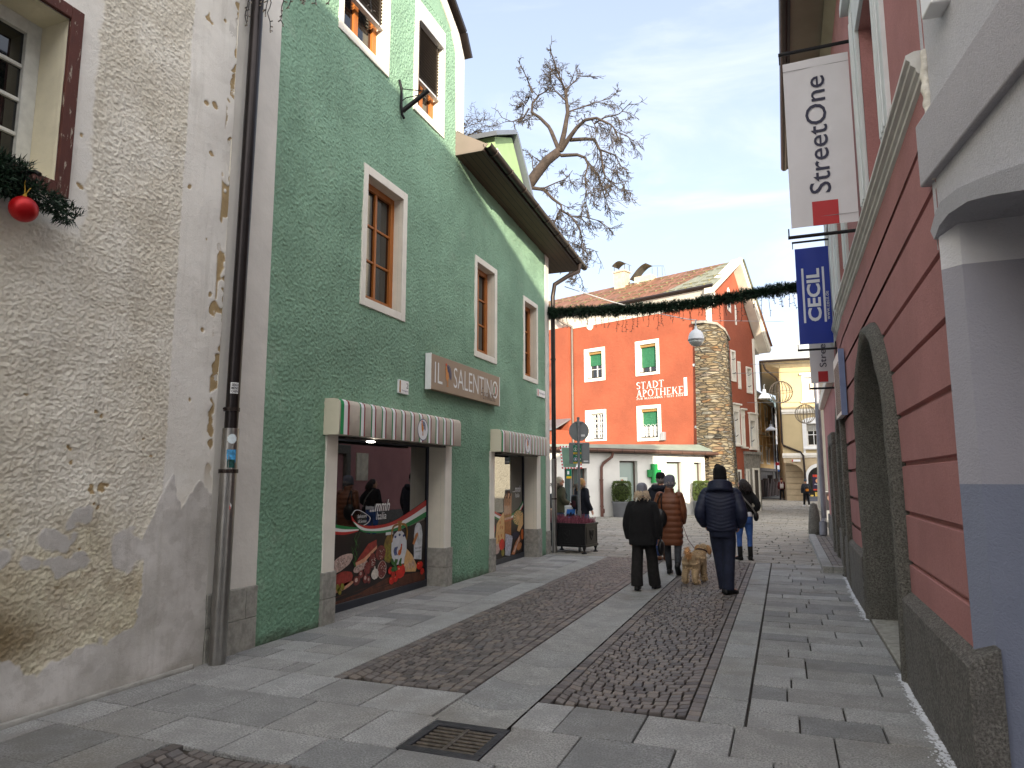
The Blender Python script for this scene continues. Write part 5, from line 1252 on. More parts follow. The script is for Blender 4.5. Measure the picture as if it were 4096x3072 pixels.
# chimney with bent sheet hoods
def chim(u, w, h):
    b = rp(u, .92); T_ = MB(); Mx = frame((b.x, b.y, b.z), -uF, UP)
    T_.fbox(Mx, -w, w, -.5, h, -.3, .3); T_.fbox(Mx, -w-.06, w+.06, h, h+.09, -.36, .36); c = T_.build('chimney', M_('chimney_plaster', (184, 172, 150), .9, .15, 4, .01, 20), rf)
    T_ = MB(); [T_.fbox(Mx, x-.015, x+.015, h+.09, h+.45, y-.015, y+.015) for x in (-w, w) for y in (-.25, .25)]
    pts = [(-w*1.25+2.5*w*i/8, h+.42+.22*math.sin(PI*i/8)) for i in range(9)]
    T_.prism([Mx @ Vector((x, z, -.38)) for x, z in pts]+[Mx @ Vector((x, z+.02, -.38)) for x, z in pts[::-1]], Mx.to_3x3() @ Vector((0, 0, .76))); T_.build('hood', M_('hood_sheet', (96, 92, 84), .5, .2, 3, metal=.3), c)
chim(6.05, .36, .8); 
b = rp(4.6, .95); Mx = frame((b.x, b.y, b.z), -uF, UP); T_ = MB(); T_.fbox(Mx, -.5, .6, -.3, .25, -.3, .3); c = T_.build('chimney', _cache['chimney_plaster'], rf); T_ = MB(); pts = [(-.75+1.1*i/8, .15+.75*math.sin(PI*.5*i/8)) for i in range(9)]; T_.prism([Mx @ Vector((x, z, -.38)) for x, z in pts]+[Mx @ Vector((x, z+.02, -.38)) for x, z in pts[::-1]], Mx.to_3x3() @ Vector((0, 0, .76))); T_.tube([Mx @ Vector((.35, .9, -.3)), Mx @ Vector((1.1, .75, -.3)), Mx @ Vector((1.2, .2, -.3))], .015, 4); [T_.tube([Mx @ Vector((x, .85-.12*x, -.3)), Mx @ Vector((x, .2, -.3))], .012, 4) for x in (.35, .7, 1.0)]; T_.build('hood', _cache['hood_sheet'], c)
# masonry buttress at the corner
def rubble():
    n = NT('rubble_masonry'); v = n.mapping((1.1, 1.1, 8.0)); wv = n.noise(2.5, 3)
    vv = n.t.nodes.new('ShaderNodeVectorMath'); vv.operation = 'ADD'; n.link(v, vv.inputs[0]); n.link(n.tc.outputs['Object'], vv.inputs[1]); vco = vv.outputs[0]
    e = n.voro(1.0, 'DISTANCE_TO_EDGE', vco); cellc = n.voro(1.0, 'F1', vco, out='Color'); s3 = n.sep(cellc)
    cc = n.ramp(s3[0], [(0, lin((92, 86, 76))), (.3, lin((138, 124, 98))), (.5, lin((120, 104, 80))), (.7, lin((152, 144, 124))), (.85, lin((108, 108, 104))), (1, lin((128, 98, 66)))])
    cc = n.mix(n.noise(22, 4, .65), mul((1, 1, 1), 1), (.6, .58, .54)) if False else n.mix(n.math('MULTIPLY', n.noise(22, 4, .65), .55), cc, n.mix(1.0, cc, (.5, .47, .42), 'MULTIPLY'))
    jm = n.sstep(e, .07, .015); cc = n.mix(n.math('MULTIPLY', jm, .85), cc, lin((74, 66, 52)))
    n.col(cc); n.rough(.95); n.bump(n.math('ADD', n.sstep(e, 0, .16), n.math('MULTIPLY', n.noise(26, 4), .35)), .09, 1.0); return n.mat
rub = rubble()
m = MB(); gG = Vector((.934, -.358, 0)); vG = Vector((.358, .934, 0)); rings = []
for z in [(-.02, 1.0), (2.0, .8), (4.0, .58), (6, .4), (8.0, .25), (8.95, .18)]:
    z, k = z
    a = CF+uF*.06+nF*.02; b = CF+uF*.03+nF*(.12+.28*k); c = CF+uF*-.62+nF*(.2+.3*k); d = C2+gG*(.18+.25*k)+vG*.1; e = C2+gG*(.25+.25*k)+vG*.75; f = C2+gG*(.12+.2*k)+vG*(1.45+.25*k); g = C2+gG*.0+vG*(1.55+.25*k); h = C2-gG*.2+vG*.9; i = C2-gG*.2-nF*.2
    top = lambda q, s: Vector((q.x, q.y, z if z < 8.9 else 9.2-.42*s))
    rings.append([top(a, 0), top(b, 0), top(c, .15), top(d, .35), top(e, .8), top(f, 1.5), top(g, 1.5), top(h, .8), top(i, .2)])
m.loft(rings); bt = m.build('stone_buttress', rub, PHM, sub=0)
m = MB(); t = [Vector((p.x, p.y, p.z+.0)) for p in rings[-1]]; cen = sum(t, Vector())/len(t); t = [cen+(p-cen)*1.14 for p in t]; m.loft([t, [p+Vector((0, 0, .13)) for p in t]]); m.build('cap_slab', M_('cap_stone', (150, 144, 134), .9, .2, 6), bt, bevel=.02)
# lettering on the front, cut as serif capitals
def serif(mb, s, M, x, h, sp=.12):
    """serif capitals built from stems, hairlines and bowls; returns the pen position"""
    W_, t, sf = {'S': .5, 'T': .62, 'A': .72, 'D': .72, 'P': .56, 'O': .74, 'H': .74, 'E': .58, 'K': .7, 'Z': .6, 'U': .7, 'R': .64, 'M': .86, 'N': .74, 'I': .3, '1': .34, '7': .5, '0': .56, '4': .56, '|': .2, ' ': .3}, .115, .055
    def P(pts): mb.poly([M @ Vector((x+px*h, pz*h, .006)) for px, pz in pts])
    def box(a, b, c, d): P([(a, c), (b, c), (b, d), (a, d)])
    def stem(a): box(a, a+t, 0, 1); box(a-.06, a+t+.06, 0, sf); box(a-.06, a+t+.06, 1-sf, 1)
    def diag(a, b, w): P([(a[0], a[1]), (a[0]+w, a[1]), (b[0]+w, b[1]), (b[0], b[1])])
    def arc(cx, cz, rx, rz, a0, a1, th0=.05, th1=.13, n=12):
        for i in range(n):
            q = [a0+(a1-a0)*(i+k)/n for k in (0, 1)]; o = [(cx+rx*math.cos(a), cz+rz*math.sin(a)) for a in q]
            ii = [(cx+(rx-(th0+(th1-th0)*abs(math.cos(a))))*math.cos(a), cz+(rz-(th0+(th1-th0)*abs(math.cos(a)))*.8)*math.sin(a)) for a in q]
            P([o[0], o[1], ii[1], ii[0]])
    for ch in s:
        w = W_.get(ch, .6)
        if ch == 'T': stem(w/2-t/2); box(0, w, 1-sf, 1); box(0, .04, .8, 1); box(w-.04, w, .8, 1)
        elif ch in 'A': diag((.06, 0), (w/2-.03, 1), .05); diag((w-.2, 0), (w/2-.05, 1), .13); box(.2, w-.2, .3, .35); box(-.02, .2, 0, sf); box(w-.26, w+.03, 0, sf)
        elif ch == 'D': stem(.06); arc(.12, .5, w-.12, .5, -PI/2, PI/2)
        elif ch in 'PR':
            stem(.06); arc(.12, .72, w-.16, .28, -PI/2, PI/2)
            if ch == 'R': diag((w-.2, 0), (.2, .46), .13)
        elif ch in 'O0': arc(w/2, .5, w/2, .5, 0, 2*PI, n=20)
        elif ch == 'H': stem(.06); stem(w-.06-t); box(.1, w-.1, .48, .53)
        elif ch == 'N': stem(.04); stem(w-.1); diag((w-.14, 0), (.06, 1), .12)
        elif ch == 'M': stem(.04); stem(w-.1-t*.5); diag((w/2-.05, 0), (.1, 1), .1); diag((w/2-.05, 0), (w-.18, 1), .05)
        elif ch == 'E': stem(.06); box(.1, w, 0, sf); box(.1, w-.04, 1-sf, 1); box(.1, w-.14, .48, .53); box(w-.04, w, 0, .2); box(w-.08, w-.04, .8, 1)
        elif ch == 'K': stem(.06); diag((.2, .42), (w-.14, 1), .06); diag((w-.16, 0), (.28, .54), .13); box(w-.2, w+.03, 0, sf)
        elif ch == 'S': arc(w/2, .74, w/2-.02, .26, PI*.15, PI*1.5); arc(w/2, .27, w/2, .27, -PI*.85, PI*.5)
        elif ch == 'I': stem(.09)
        elif ch == 'Z': box(0, w, 1-sf, 1); box(0, w, 0, sf); diag((.02, 0), (w-.16, 1), .14)
        elif ch == 'U': box(.06, .06+t, .3, 1); box(w-.1, w-.05, .3, 1); arc(w/2, .3, w/2-.05, .3, PI, 2*PI); box(0, .24, 1-sf, 1)
        elif ch == '1': box(.12, .12+t, 0, 1); box(.02, .34, 0, sf); box(.04, .14, .86, .92)
        elif ch == '7': box(0, w, 1-sf*1.6, 1); diag((.12, 0), (w-.14, 1), .12)
        elif ch == '4': box(.3, .3+t, 0, 1); box(0, w, .26, .32); diag((0, .28), (.3, 1), .06)
        elif ch == '|': box(.07, .12, -.05, 1.05)
        x += (w+sp)*h
    return x
def swidth(s, h, sp=.12):
    b = MB(); return serif(b, s, Matrix(), 0, h, sp)-sp*h
for s, u0, u1, z, h in (('STADT', -3.51, -1.9, 6.28, .37), ('APOTHEKE', -3.52, -.81, 5.86, .37), ('ZUR MADONNA | SEIT 1704', -3.53, -.82, 5.725, .1)):
    k = (u1-u0)/swidth(s, h); m = MB(); serif(m, s, MF_ @ Matrix(((k, 0, 0, u0), (0, 1, 0, z), (0, 0, 1, .004), (0, 0, 0, 1))), 0, h); m.build('lettering', wpaint, PHM)
m = MB(); m.fbox(MF_, -.76, -.6, 5.73, 6.64, -.01, .03); m.build('white_bar', wpaint, PHM)
m = MB(); m.fbox(MF_, -2.07, -1.86, 3.56, 3.98, -.01, .2); m.build('grey_box', M_('grey_box2', (140, 140, 144), .5), PHM, bevel=.02)
m = MB(); m.fbox(MF_, -.23, -.11, 7.15, 7.27, -.01, .05); m.lathe([(0, 0), (.07, 0), (.07, .03), (0, .03)], tuple(MF_ @ Vector((-.19, 4.15, .02))), 12, 0, 'y'); m.build('white_marker', wpaint, PHM)
m = MB(); m.poly([MF_ @ Vector(p) for p in ((-6.62, 10.14, .015), (-6.2, 10.14, .015), (-6.22, 9.98, .015), (-6.36, 9.86, .015), (-6.52, 9.9, .015), (-6.64, 10.02, .015))]); m.build('bare_patch', white_trim, PHM)
pc = lambda u, z, d: CF+uF*u+nF*d+Vector((0, 0, z))
m = MB(); m.tube([pc(8.3, 10.75, .62), pc(8.0, 10.45, .5), pc(7.62, 10.2, .12), pc(7.62, 10.0, .1), pc(7.62, 3.4, .1)], .07, 10); m.build('downpipe', M_('grey_brown_pipe', (110, 100, 94), .5, .1, metal=.3), PHM, angle=40)

# ------------------------------------------------------------------ white annex in front
P1 = Vector((-7.87, 30.38, 0)); aX = Vector((math.cos(math.radians(41)), math.sin(math.radians(41)), 0)); MX = frame(P1, aX, UP)
AN = thing('pharmacy_annex', 'low white shop front of the pharmacy with flat metal eave and tall windows', 'shop', (P1.x, P1.y, 0))
holes = [(-1.41, -.34, -.02, 2.11, .3), (1.29, 2.2, .1, 2.45, .3), (3.72, 4.55, .1, 2.43, .3), (5.2, 5.62, .1, 2.41, .3)]
awall = M_('annex_white', (226, 224, 218), .9, .05, 1.2, .004, 30)
m = MB(); wallgrid(m, MX, -6, 5.8, -.05, 2.9, holes, .3); m.quad(MX @ Vector((5.8, -.05, 0)), MX @ Vector((5.8, -.05, -1.5)), MX @ Vector((5.8, 2.9, -1.5)), MX @ Vector((5.8, 2.9, 0))); m.build('wall', awall, AN)
bronze = M_('bronze_frame', (84, 72, 64), .5, .08)
frost = glassm('frosted_pane', (150, 168, 160), .12, 1.5)
for k, (a, b, c, d, e) in enumerate(holes):
    w = window(AN, MX, a, b, c, d, .29, bronze, 1 if k else 2, 1, .07, .03, frost if k else glassm('door_glass', (60, 76, 76), .05), None, mull=.05, name='door' if k == 0 else 'window')
    if k == 1:
        p = MB(); p.fbox(MX, 1.4, 1.82, .62, 1.72, -.27, -.262); po = p.build('poster', M_('poster_pale', (206, 214, 206), .5, .08, 5), w)
        p = MB(); p.poly([MX @ Vector((1.55+.07*math.cos(q*PI/6), 1.52+.12*math.sin(q*PI/6), -.258)) for q in range(12)]); p.build('poster_face', M_('poster_skin', (196, 150, 120), .5, .2, 9), po)
        p = MB(); p.fbox(MX, 1.66, 1.81, 1.28, 1.33, -.26, -.257); p.fbox(MX, 1.66, 1.81, 1.36, 1.4, -.26, -.257); p.fbox(MX, 1.62, 1.8, .95, 1.14, -.26, -.257); p.build('poster_print', M_('poster_ink', (120, 116, 110), .5, .4, 12), po)
m = MB(); m.prism([MX @ Vector(p) for p in ((-6, 2.84, 0), (-6, 2.84, .22), (-6, 2.96, .3), (-6, 3.06, .3), (-6, 3.06, 0))], aX*12.05-Vector((0, 0, .12))); m.build('eave_board', M_('eave_dark', (70, 62, 58), .6, .1), AN)
m = MB(); m.tube([MX @ Vector((-6, 2.98, .36)), MX @ Vector((6.3, 2.8, .36))], .075, 8); gt = m.build('gutter', M_('copper_gutter', (96, 72, 62), .45, .15, 3, metal=.5), AN, angle=40)
m = MB(); [m.tube([MX @ Vector((u, 2.98-.0146*(u+6)+.08*math.sin(q), .36+.08*math.cos(q))) for q in (-2.2, -1.2, -.2, .8)], .012, 4) for u in [k*.62-5.6 for k in range(19)]]; m.build('gutter_bracket', dark_metal, gt)
rl = [MX @ Vector((-6, 3.07, .3)), MX @ Vector((6.1, 2.93, .3))]; rbk = [CF+uF*-.2+nF*.1+Vector((0, 0, 3.28)), CF+uF*13+nF*.0+Vector((0, 0, 3.66))]
m = MB(); m.quad(rl[0], rl[1], rbk[0], rbk[1]); m.build('roof', M_('green_grey_sheet', (142, 154, 142), .5, .12, 1.5, 0, 30, metal=.2), AN)
m = MB(); m.tube([MX @ Vector(p) for p in ((.82, 2.86, .3), (.8, 2.62, .22), (.42, 2.32, .1), (.34, 2.15, .09), (.33, 1.6, .09))], .062, 10); m.tube([MX @ Vector((.33, z, .09)) for z in (1.62, -.02)], .07, 10); [m.lathe([(.08, -.03), (.085, -.03), (.085, .03), (.08, .03)], tuple(MX @ Vector((.33, z, .09))), 12) for z in (1.6, .45)]; m.lathe([(.08, -.1), (.1, -.06), (.1, .05), (.08, .1)], tuple(MX @ Vector((.36, .25, .09))), 12); m.build('downpipe', M_('red_brown_pipe', (104, 70, 60), .5, .12, 3), AN, angle=40)
T = thing('pharmacy_cross', 'green pharmacy cross sign on the white annex wall', 'sign', tuple(MX @ Vector((3.0, 1.5, .1))))
m = MB(); m.fbox(MX, 2.86, 3.17, 1.45, 2.32, .03, .16); m.fbox(MX, 2.67, 2.86, 1.72, 2.06, .03, .16); m.fbox(MX, 3.17, 3.36, 1.72, 2.06, .03, .16); m.build('cross', M_('cross_green', (10, 128, 60), .4, .05), T, bevel=.01)
# clipped box bushes in round grey tubs
def bush(u, label, plabel):
    c = MX @ Vector((u, 0, .5)); c.z = 0
    T = tag(MB().lathe([(0, 0), (.36, 0), (.38, .02), (.43, .6), (.45, .62), (.45, .66), (.41, .66), (.4, .6), (0, .6)], (0, 0, 0), 28).build('round_tub', M_('tub_grey', (112, 114, 118), .55, .08, 3), None, angle=40), plabel, 'tub', 'round tubs at the annex'); T.location = c
    m = MB(); w, h = .44, .88
    for i in range(5200):
        a = R.uniform(0, 2*PI); f = R.random(); sq = 1/max(abs(math.cos(a)), abs(math.sin(a)))**.55
        if f < .72: p = Vector((math.cos(a)*w*sq*.86, math.sin(a)*w*sq*.86, R.uniform(0, h)))
        else: rr = math.sqrt(R.random())*w*sq*.86; p = Vector((math.cos(a)*rr, math.sin(a)*rr, h))
        k = 1-.16*max(0, (.12-p.z)/.12)-.1*max(0, (p.z-h+.12)/.12); p.x *= k; p.y *= k
        p += Vector((R.gauss(0, .022), R.gauss(0, .022), R.gauss(0, .02)))
        d = Vector((R.gauss(0, 1), R.gauss(0, 1), R.gauss(.6, .8))).normalized()*R.uniform(.03, .06); s = d.cross(Vector((R.gauss(0, 1), R.gauss(0, 1), R.gauss(0, 1)))).normalized()*.014
        m.add([p-s, p+d*.5+s*.4, p+d, p+d*.5-s*1.6], [(0, 1, 2, 3)])
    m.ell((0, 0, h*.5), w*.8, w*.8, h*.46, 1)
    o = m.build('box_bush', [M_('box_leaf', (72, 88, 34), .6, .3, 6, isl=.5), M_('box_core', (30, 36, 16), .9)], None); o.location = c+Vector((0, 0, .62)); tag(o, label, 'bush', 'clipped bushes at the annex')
bush(1.1, 'clipped dark green box bush in the tub beside the brown drainpipe', 'round grey tub beside the brown annex drainpipe')
bush(5.25, 'clipped sunlit box bush in the tub beside the rubble buttress', 'round grey tub beside the rubble buttress')

# ------------------------------------------------------------------ yellow house with arcade, beyond the square
YH = thing('yellow_house', 'pale yellow house with white mouldings, arcade arch and hipped metal roof', 'house', (1.5, 57, 0))
ym = M_('pale_yellow_plaster', (186, 168, 130), .9, .06, 1, .004, 20)
MY = frame((0, 57, 0), (1, 0, 0), UP)
m = MB(); wallgrid(m, MY, -.03, 12, 3.3, 10.6, [(1.7, 2.65, 7.6, 9.25), (1.7, 2.64, 4.1, 5.74)], .2)
m.quad((-.03, 57, 3.3), (-.03, 57, 10.6), (-.5, 75, 10.6), (-.5, 75, 3.3)); m.build('wall', ym, YH)
gs = M_('ashlar_plaster', (186, 168, 138), .95, .1, 2, .02, 6)
m = MB(); A_ = [(1.34, 1.7), (1.3, 2.1), (1.15, 2.42), (.9, 2.64), (.5, 2.8), (-.03, 2.86)]
m.poly([MY @ Vector((x, z, 0)) for x, z in [(-.03, 3.3), (-.03, 2.86)]+A_[::-1][1:]+[(1.34, 0), (1.42, 0), (1.42, 1.6), (1.55, 2.2), (1.9, 2.55), (2.3, 2.66), (12, 2.66), (12, 3.3)]])
m.quad((.1, 58.2, 0), (1.4, 58.2, 0), (1.4, 58.2, 3.3), (.1, 58.2, 3.3)); m.quad((.1, 58.2, 0), (.1, 58.2, 3.3), (-.4, 66, 3.3), (-.4, 66, 0)); m.quad((1.34, 57, 0), (1.34, 58.2, 0), (1.34, 58.2, 2.7), (1.34, 57, 2.7)); m.quad((-.03, 57, 3.3), (1.4, 57, 3.3), (1.4, 58.3, 3.3), (-.03, 58.3, 3.3))
m.build('arcade_wall', gs, YH)
m = MB(); [m.box(.085, 1.33, 58.17, 58.19, z, z+.03) for z in (.4, .85, 1.3, 1.75, 2.2, 2.65)]; m.build('ashlar_joint', M_('joint_brown', (130, 116, 94), .9), YH)  # joint strips in a darker brown tone
m = MB()
for z0, z1, d in ((6.52, 6.66, .06), (6.66, 6.86, .12), (3.22, 3.36, .06), (3.36, 3.56, .12)): m.fbox(MY, -.1, 12, z0, z1, -.05, d)
m.build('moulding', white_trim, YH)
for (a, b, c, d), arch in (((1.7, 2.65, 7.6, 9.25), 0), ((1.7, 2.64, 4.1, 5.74), 1)):
    w = window(YH, MY, a, b, c, d, .18, wpaint, 2, 2, .08, .05, glass if arch else M_('drawn_blind', (192, 182, 164), .7, .05), None)
    s_ = MB(); ring(s_, MY, a-.16, b+.16, c-.16, d+.16, .15, -.01, .07); s_.fbox(MY, a-.3, b+.3, c-.28, c-.16, -.01, .16)
    if arch:
        s_.prism([MY @ Vector((x, z, .03)) for x, z in [(1.4, 5.8)]+[(2.17+.78*math.cos(PI-PI*i/10), 5.9+.32*math.sin(PI-PI*i/10)) for i in range(11)]+[(2.94, 5.8)]], (0, .05, 0)); s_.fbox(MY, 1.4, 1.55, 3.5, 5.85, -.01, .06); s_.fbox(MY, 2.8, 2.95, 3.5, 5.85, -.01, .06)
    else: s_.fbox(MY, a-.3, b+.3, d+.18, d+.34, -.01, .18)
    s_.build('surround', wpaint, w)
    if arch: s_ = MB(); [s_.fbox(MY, a, b, 5.2+k*.07, 5.25+k*.07, -.14, -.1) for k in range(8)]; s_.build('shutter', M_('slat_grey', (170, 168, 160), .6), w)
# shop window under the wide arch
m = MB(); pts = [(1.6, .35), (1.6, 1.7)]+[(2.4+.8*math.cos(PI-PI*i/12), 1.7+.82*math.sin(PI-PI*i/12)) for i in range(1, 12)]+[(3.2, 1.7), (3.2, .35)]
m.poly([MY @ Vector((x, z, .06)) for x, z in pts]); sw = m.build('shop_window', glass, YH)
m = MB(); o2 = [(2.4+(x-2.4)*1.17, .35+(z-.35)*1.12 if z > .4 else z) for x, z in pts]
for i in range(len(pts)-1): m.prism([MY @ Vector((*q, .02)) for q in (pts[i], pts[i+1], o2[i+1], o2[i])], (0, -.1, 0))
m.build('surround', wpaint, sw); m = MB(); m.fbox(MY, 1.42, 6, 0, .33, -.05, .1); m.build('base', M_('dark_base', (90, 92, 100), .6), YH)
m = MB(); m.fbox(MY, 1.9, 2.72, .78, 1.98, .06, .075); po = m.build('poster', M_('poster_night', (44, 34, 60), .4, .3, 3), sw)
m = MB(); m.fbox(MY, 1.93, 2.69, 1.78, 1.95, .075, .08); m.fbox(MY, 1.93, 2.69, .8, .9, .075, .08); m.build('poster_band', M_('poster_red', (200, 64, 40), .4, .3, 6), po)
m = MB(); [m.poly([MY @ Vector((x+.1*math.cos(q*PI/6), 1.5+.14*math.sin(q*PI/6), .082)) for q in range(12)]) for x in (2.2, 2.42)]; m.build('poster_face', M_('poster_skin2', (220, 160, 120), .5, .2, 9), po)
text('poster_lettering', 'next Level', sticker_white, po, frame((2.02, 56.915, 1.2), (1, 0, 0), UP), .6, .12)
m = MB(); [m.fbox(MY, x, x+w_, .36, .36+h_, .06, .12) for x, w_, h_ in ((1.7, .2, .1), (2.02, .26, .32), (2.5, .14, .26), (2.72, .16, .24), (2.92, .16, .36))]; m.build('display_goods', M_('goods_yellow', (206, 176, 90), .6, .3, 2, isl=.3), sw)
m = MB(); m.add([(-1.3, 56, 10.55), (12, 56, 10.55), (12, 60, 13.2), (2.6, 60, 13.2), (-1.8, 76, 10.55), (2, 76, 13.2)], [(0, 1, 2, 3), (4, 0, 3, 5)]); yr = m.build('roof', M_('pale_sheet_roof', (176, 178, 174), .5, .12, 1, metal=.2), YH)
m = MB(); [m.tube([Vector((-1.3+k*.95, 56, 10.58)), Vector((max(2.6, -1.3+k*.95) if k*.95 > 3.9 else 2.6*(1-0)-(2.6+1.3-k*.95)*.0, 60, 13.22))], .03, 4) for k in range(5, 13)]; m.build('seam', zinc, yr)
m = MB(); m.prism([(-1.25, 56.05, 10.45), (-.03, 57, 10.05), (-.03, 57, 10.3), (-1.25, 56.05, 10.6)], (13, 0, 0)); m.prism([(-1.25, 56.05, 10.45), (-1.25, 56.05, 10.6), (-.03, 57.0, 10.3), (-.03, 57.0, 10.05)], (-.5, 19, 0)); m.build('eave', M_('eave_cream', (206, 196, 172), .85), YH)
m = MB(); m.tube([(-1.35, 55.92, 10.5), (12, 55.92, 10.5)], .09, 8); m.tube([(-1.35, 55.92, 10.5), (-1.8, 75, 10.5)], .09, 8); m.build('gutter', dark_metal, YH)
m = MB(); m.tube([(-1.15, 56.0, 10.4), (-1.0, 56.1, 9.9), (-.25, 56.8, 9.3), (-.07, 56.93, 8.9), (-.07, 56.93, 4.4), (0, 56.9, 4.15), (1.2, 56.9, 3.62), (1.36, 56.88, 3.35), (1.4, 56.88, 2.2), (1.42, 56.88, .1)], .075, 8); m.build('downpipe', dark_metal, YH, angle=50)
T = thing('street_sign', 'small white street sign with red end above the arcade arch', 'street sign', (.85, 56.93, 2.95)); m = MB(); m.box(.55, 1.15, 56.84, 56.87, 2.92, 3.08); m.build('plate', sticker_white, T); m = MB(); m.box(.55, .63, 56.825, 56.84, 2.92, 3.08); m.build('stripe', film['red'], T)
# ------------------------------------------------------------------ houses further up the street
FD = Vector((.127, .992, 0)); FO = Vector((-2.2, 64, 0)); MO = frame(FO, FD, UP)     # outward +x
def far_house(name, label, cat, u0, u1, z1, mat, cols, floors, groundmat, x):
    T = thing(name, label, cat, tuple(FO+FD*u0)); hs = []
    n = len(cols)
    for (a, b) in cols:
        for c, d in floors: hs.append((a, b, c, d))
    m = MB(); wallgrid(m, MO, u0, u1, 2.6, z1, hs, .15); m.quad(MO @ Vector((u0, 0, 0)), MO @ Vector((u0, z1, 0)), MO @ Vector((u0, z1, -9)), MO @ Vector((u0, 0, -9))); m.build('wall', mat, T)
    for h in hs: window(T, MO, h[0], h[1], h[2], h[3], .14, wpaint, 1, 2, .09, .05, glass_blue, None, mull=0)
    s_ = MB()
    for h in hs: ring(s_, MO, h[0]-.12, h[1]+.12, h[2]-.12, h[3]+.12, .12, -.01, .05)
    s_.fbox(MO, u0, u1, z1-.45, z1, -.01, .25); s_.fbox(MO, u0, u1, 5.6, 5.85, -.01, .08); s_.build('mouldings', white_trim, T)
    m = MB(); m.add([MO @ Vector(p) for p in ((u0-.3, z1, .5), (u1, z1, .5), (u1, z1+2.4, -4), (u0-.3, z1+2.4, -4))], [(0, 1, 2, 3)]); m.build('roof', M_('far_roof', (116, 110, 100), .7, .15, 1), T)
    m = MB(); m.fbox(MO, u0, u1, 0, 2.6, -.3, -.1); m.fbox(MO, u0, u1, 2.35, 2.6, -.1, .2); m.build('shopfront', groundmat, T)
    return T
OH = far_house('ochre_house', 'ochre four storey house up the street behind the pharmacy gable', 'house', -6, 10, 9.1, M_('ochre_plaster', (228, 190, 130), .9, .07, 1), [(-1.2, -.2), (1.6, 3.1), (5.4, 7.1)], [(3.1, 4.5), (5.95, 7.1), (7.35, 8.4)], M_('shop_dark', (60, 54, 50), .6, .5, 1.5), 0)
m = MB(); b = MO @ Vector((-2, 9.6, -1.2)); m.fbox(MO, -3.3, -2.2, 9.2, 10.6, -2, -.6); dmr = m.build('dormer', M_('dormer_wall', (200, 190, 150), .9), OH); m = MB(); m.fbox(MO, -3.5, -2.0, 10.6, 10.72, -2.2, -.4); m.build('dormer_roof', _cache['far_roof'], dmr)
GHs = far_house('grey_house', 'pale grey ornate house further up the street past the ochre one', 'house', 10.02, 26, 8.6, M_('pale_grey_plaster', (206, 206, 204), .9, .05, 1), [(11.2, 12.3), (14.5, 15.7), (18, 19.2), (22, 23)], [(3.1, 4.5), (5.95, 7.1), (7.0+.25, 8.05)], M_('shop_dark2', (70, 72, 80), .6, .4, 1.5), 0)
m = MB(); m.tube([MO @ Vector((10.0, 9.0, .2)), MO @ Vector((10.0, 0, .2))], .09, 6); m.build('downpipe', dark_metal, OH)
m = MB(); m.prism([MO @ Vector(p) for p in ((11, 2.55, .1), (11, 1.9, 1.9), (11, 1.75, 1.9), (11, 2.4, .1))], FD*6); tag(m.build('blue_awning', M_('awning_blue', (30, 84, 160), .7, .08), None), 'sloping blue shop awning far up the street', 'awning')
T = thing('hanging_sign', 'red shop sign with dark blue flag hung out over the far street', 'sign', tuple(MO @ Vector((9.5, 3, .6)))); m = MB(); m.fbox(MO, 9.5, 9.6, 2.95, 3.25, .2, 1.5); m.lathe([(0, -.05), (.42, -.05), (.42, .05), (0, .05)], tuple(MO @ Vector((9.55, 3.35, 1.25))), 14, 0, 'y'); m.build('panel', M_('sign_red', (176, 40, 56), .5, .1), T); m = MB(); m.fbox(MO, 10.4, 10.46, 3.3, 5.0, .25, 1.15); m.build('flag', M_('flag_navy', (34, 36, 70), .6, .2), T)
T = thing('display_rack', 'racks of clothes and goods outside the far shop', 'rack', tuple(MO @ Vector((4, 0, .3)))); m = MB(); [m.fbox(MO, a, a+.3, .1, R.uniform(1.2, 2.0), .05, .5) for a in [-3+k*.9 for k in range(14)]]; m.build('goods', M_('clothes', (70, 58, 56), .8, .6, .9, isl=.6), T)
# ------------------------------------------------------------------ hill
m = MB(); N1, N2 = 90, 26; vs = []; fs = []
for j in range(N2+1):
    for i in range(N1+1):
        x = -420+840*i/N1; y = 330+j*12; h = 58*(1-math.exp(-j*.22))*(1+.25*noise.noise(Vector((x*.006, y*.006, 2))))+6*noise.noise(Vector((x*.03, y*.03, 0)))
        vs.append((x, y, h-4))
for j in range(N2):
    for i in range(N1): a = j*(N1+1)+i; fs.append((a, a+1, a+N1+2, a+N1+1))
m.add(vs, fs)
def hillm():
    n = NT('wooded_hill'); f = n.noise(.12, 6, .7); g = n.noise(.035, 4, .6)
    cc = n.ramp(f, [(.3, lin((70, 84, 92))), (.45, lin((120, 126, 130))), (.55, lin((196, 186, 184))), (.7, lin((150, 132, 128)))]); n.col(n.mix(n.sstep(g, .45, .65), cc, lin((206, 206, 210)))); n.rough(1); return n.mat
tag(m.build('hill', hillm(), smooth=True), kind='structure')
m = MB()
for i in range(700):
    x = R.uniform(-40, 30); y = R.uniform(350, 460); j = (y-330)/12; h = 58*(1-math.exp(-j*.22))*(1+.25*noise.noise(Vector((x*.006, y*.006, 2))))+6*noise.noise(Vector((x*.03, y*.03, 0)))-4
    hh = R.uniform(2.5, 5.5); m.lathe([(0, hh), (hh*.08, hh*.6), (hh*.2, .2), (0, 0)], (x, y, h), 5)
tag(m.build('hillside_wood', M_('far_conifer', (74, 88, 92), .9, .2, .5, isl=.4)), kind='stuff')
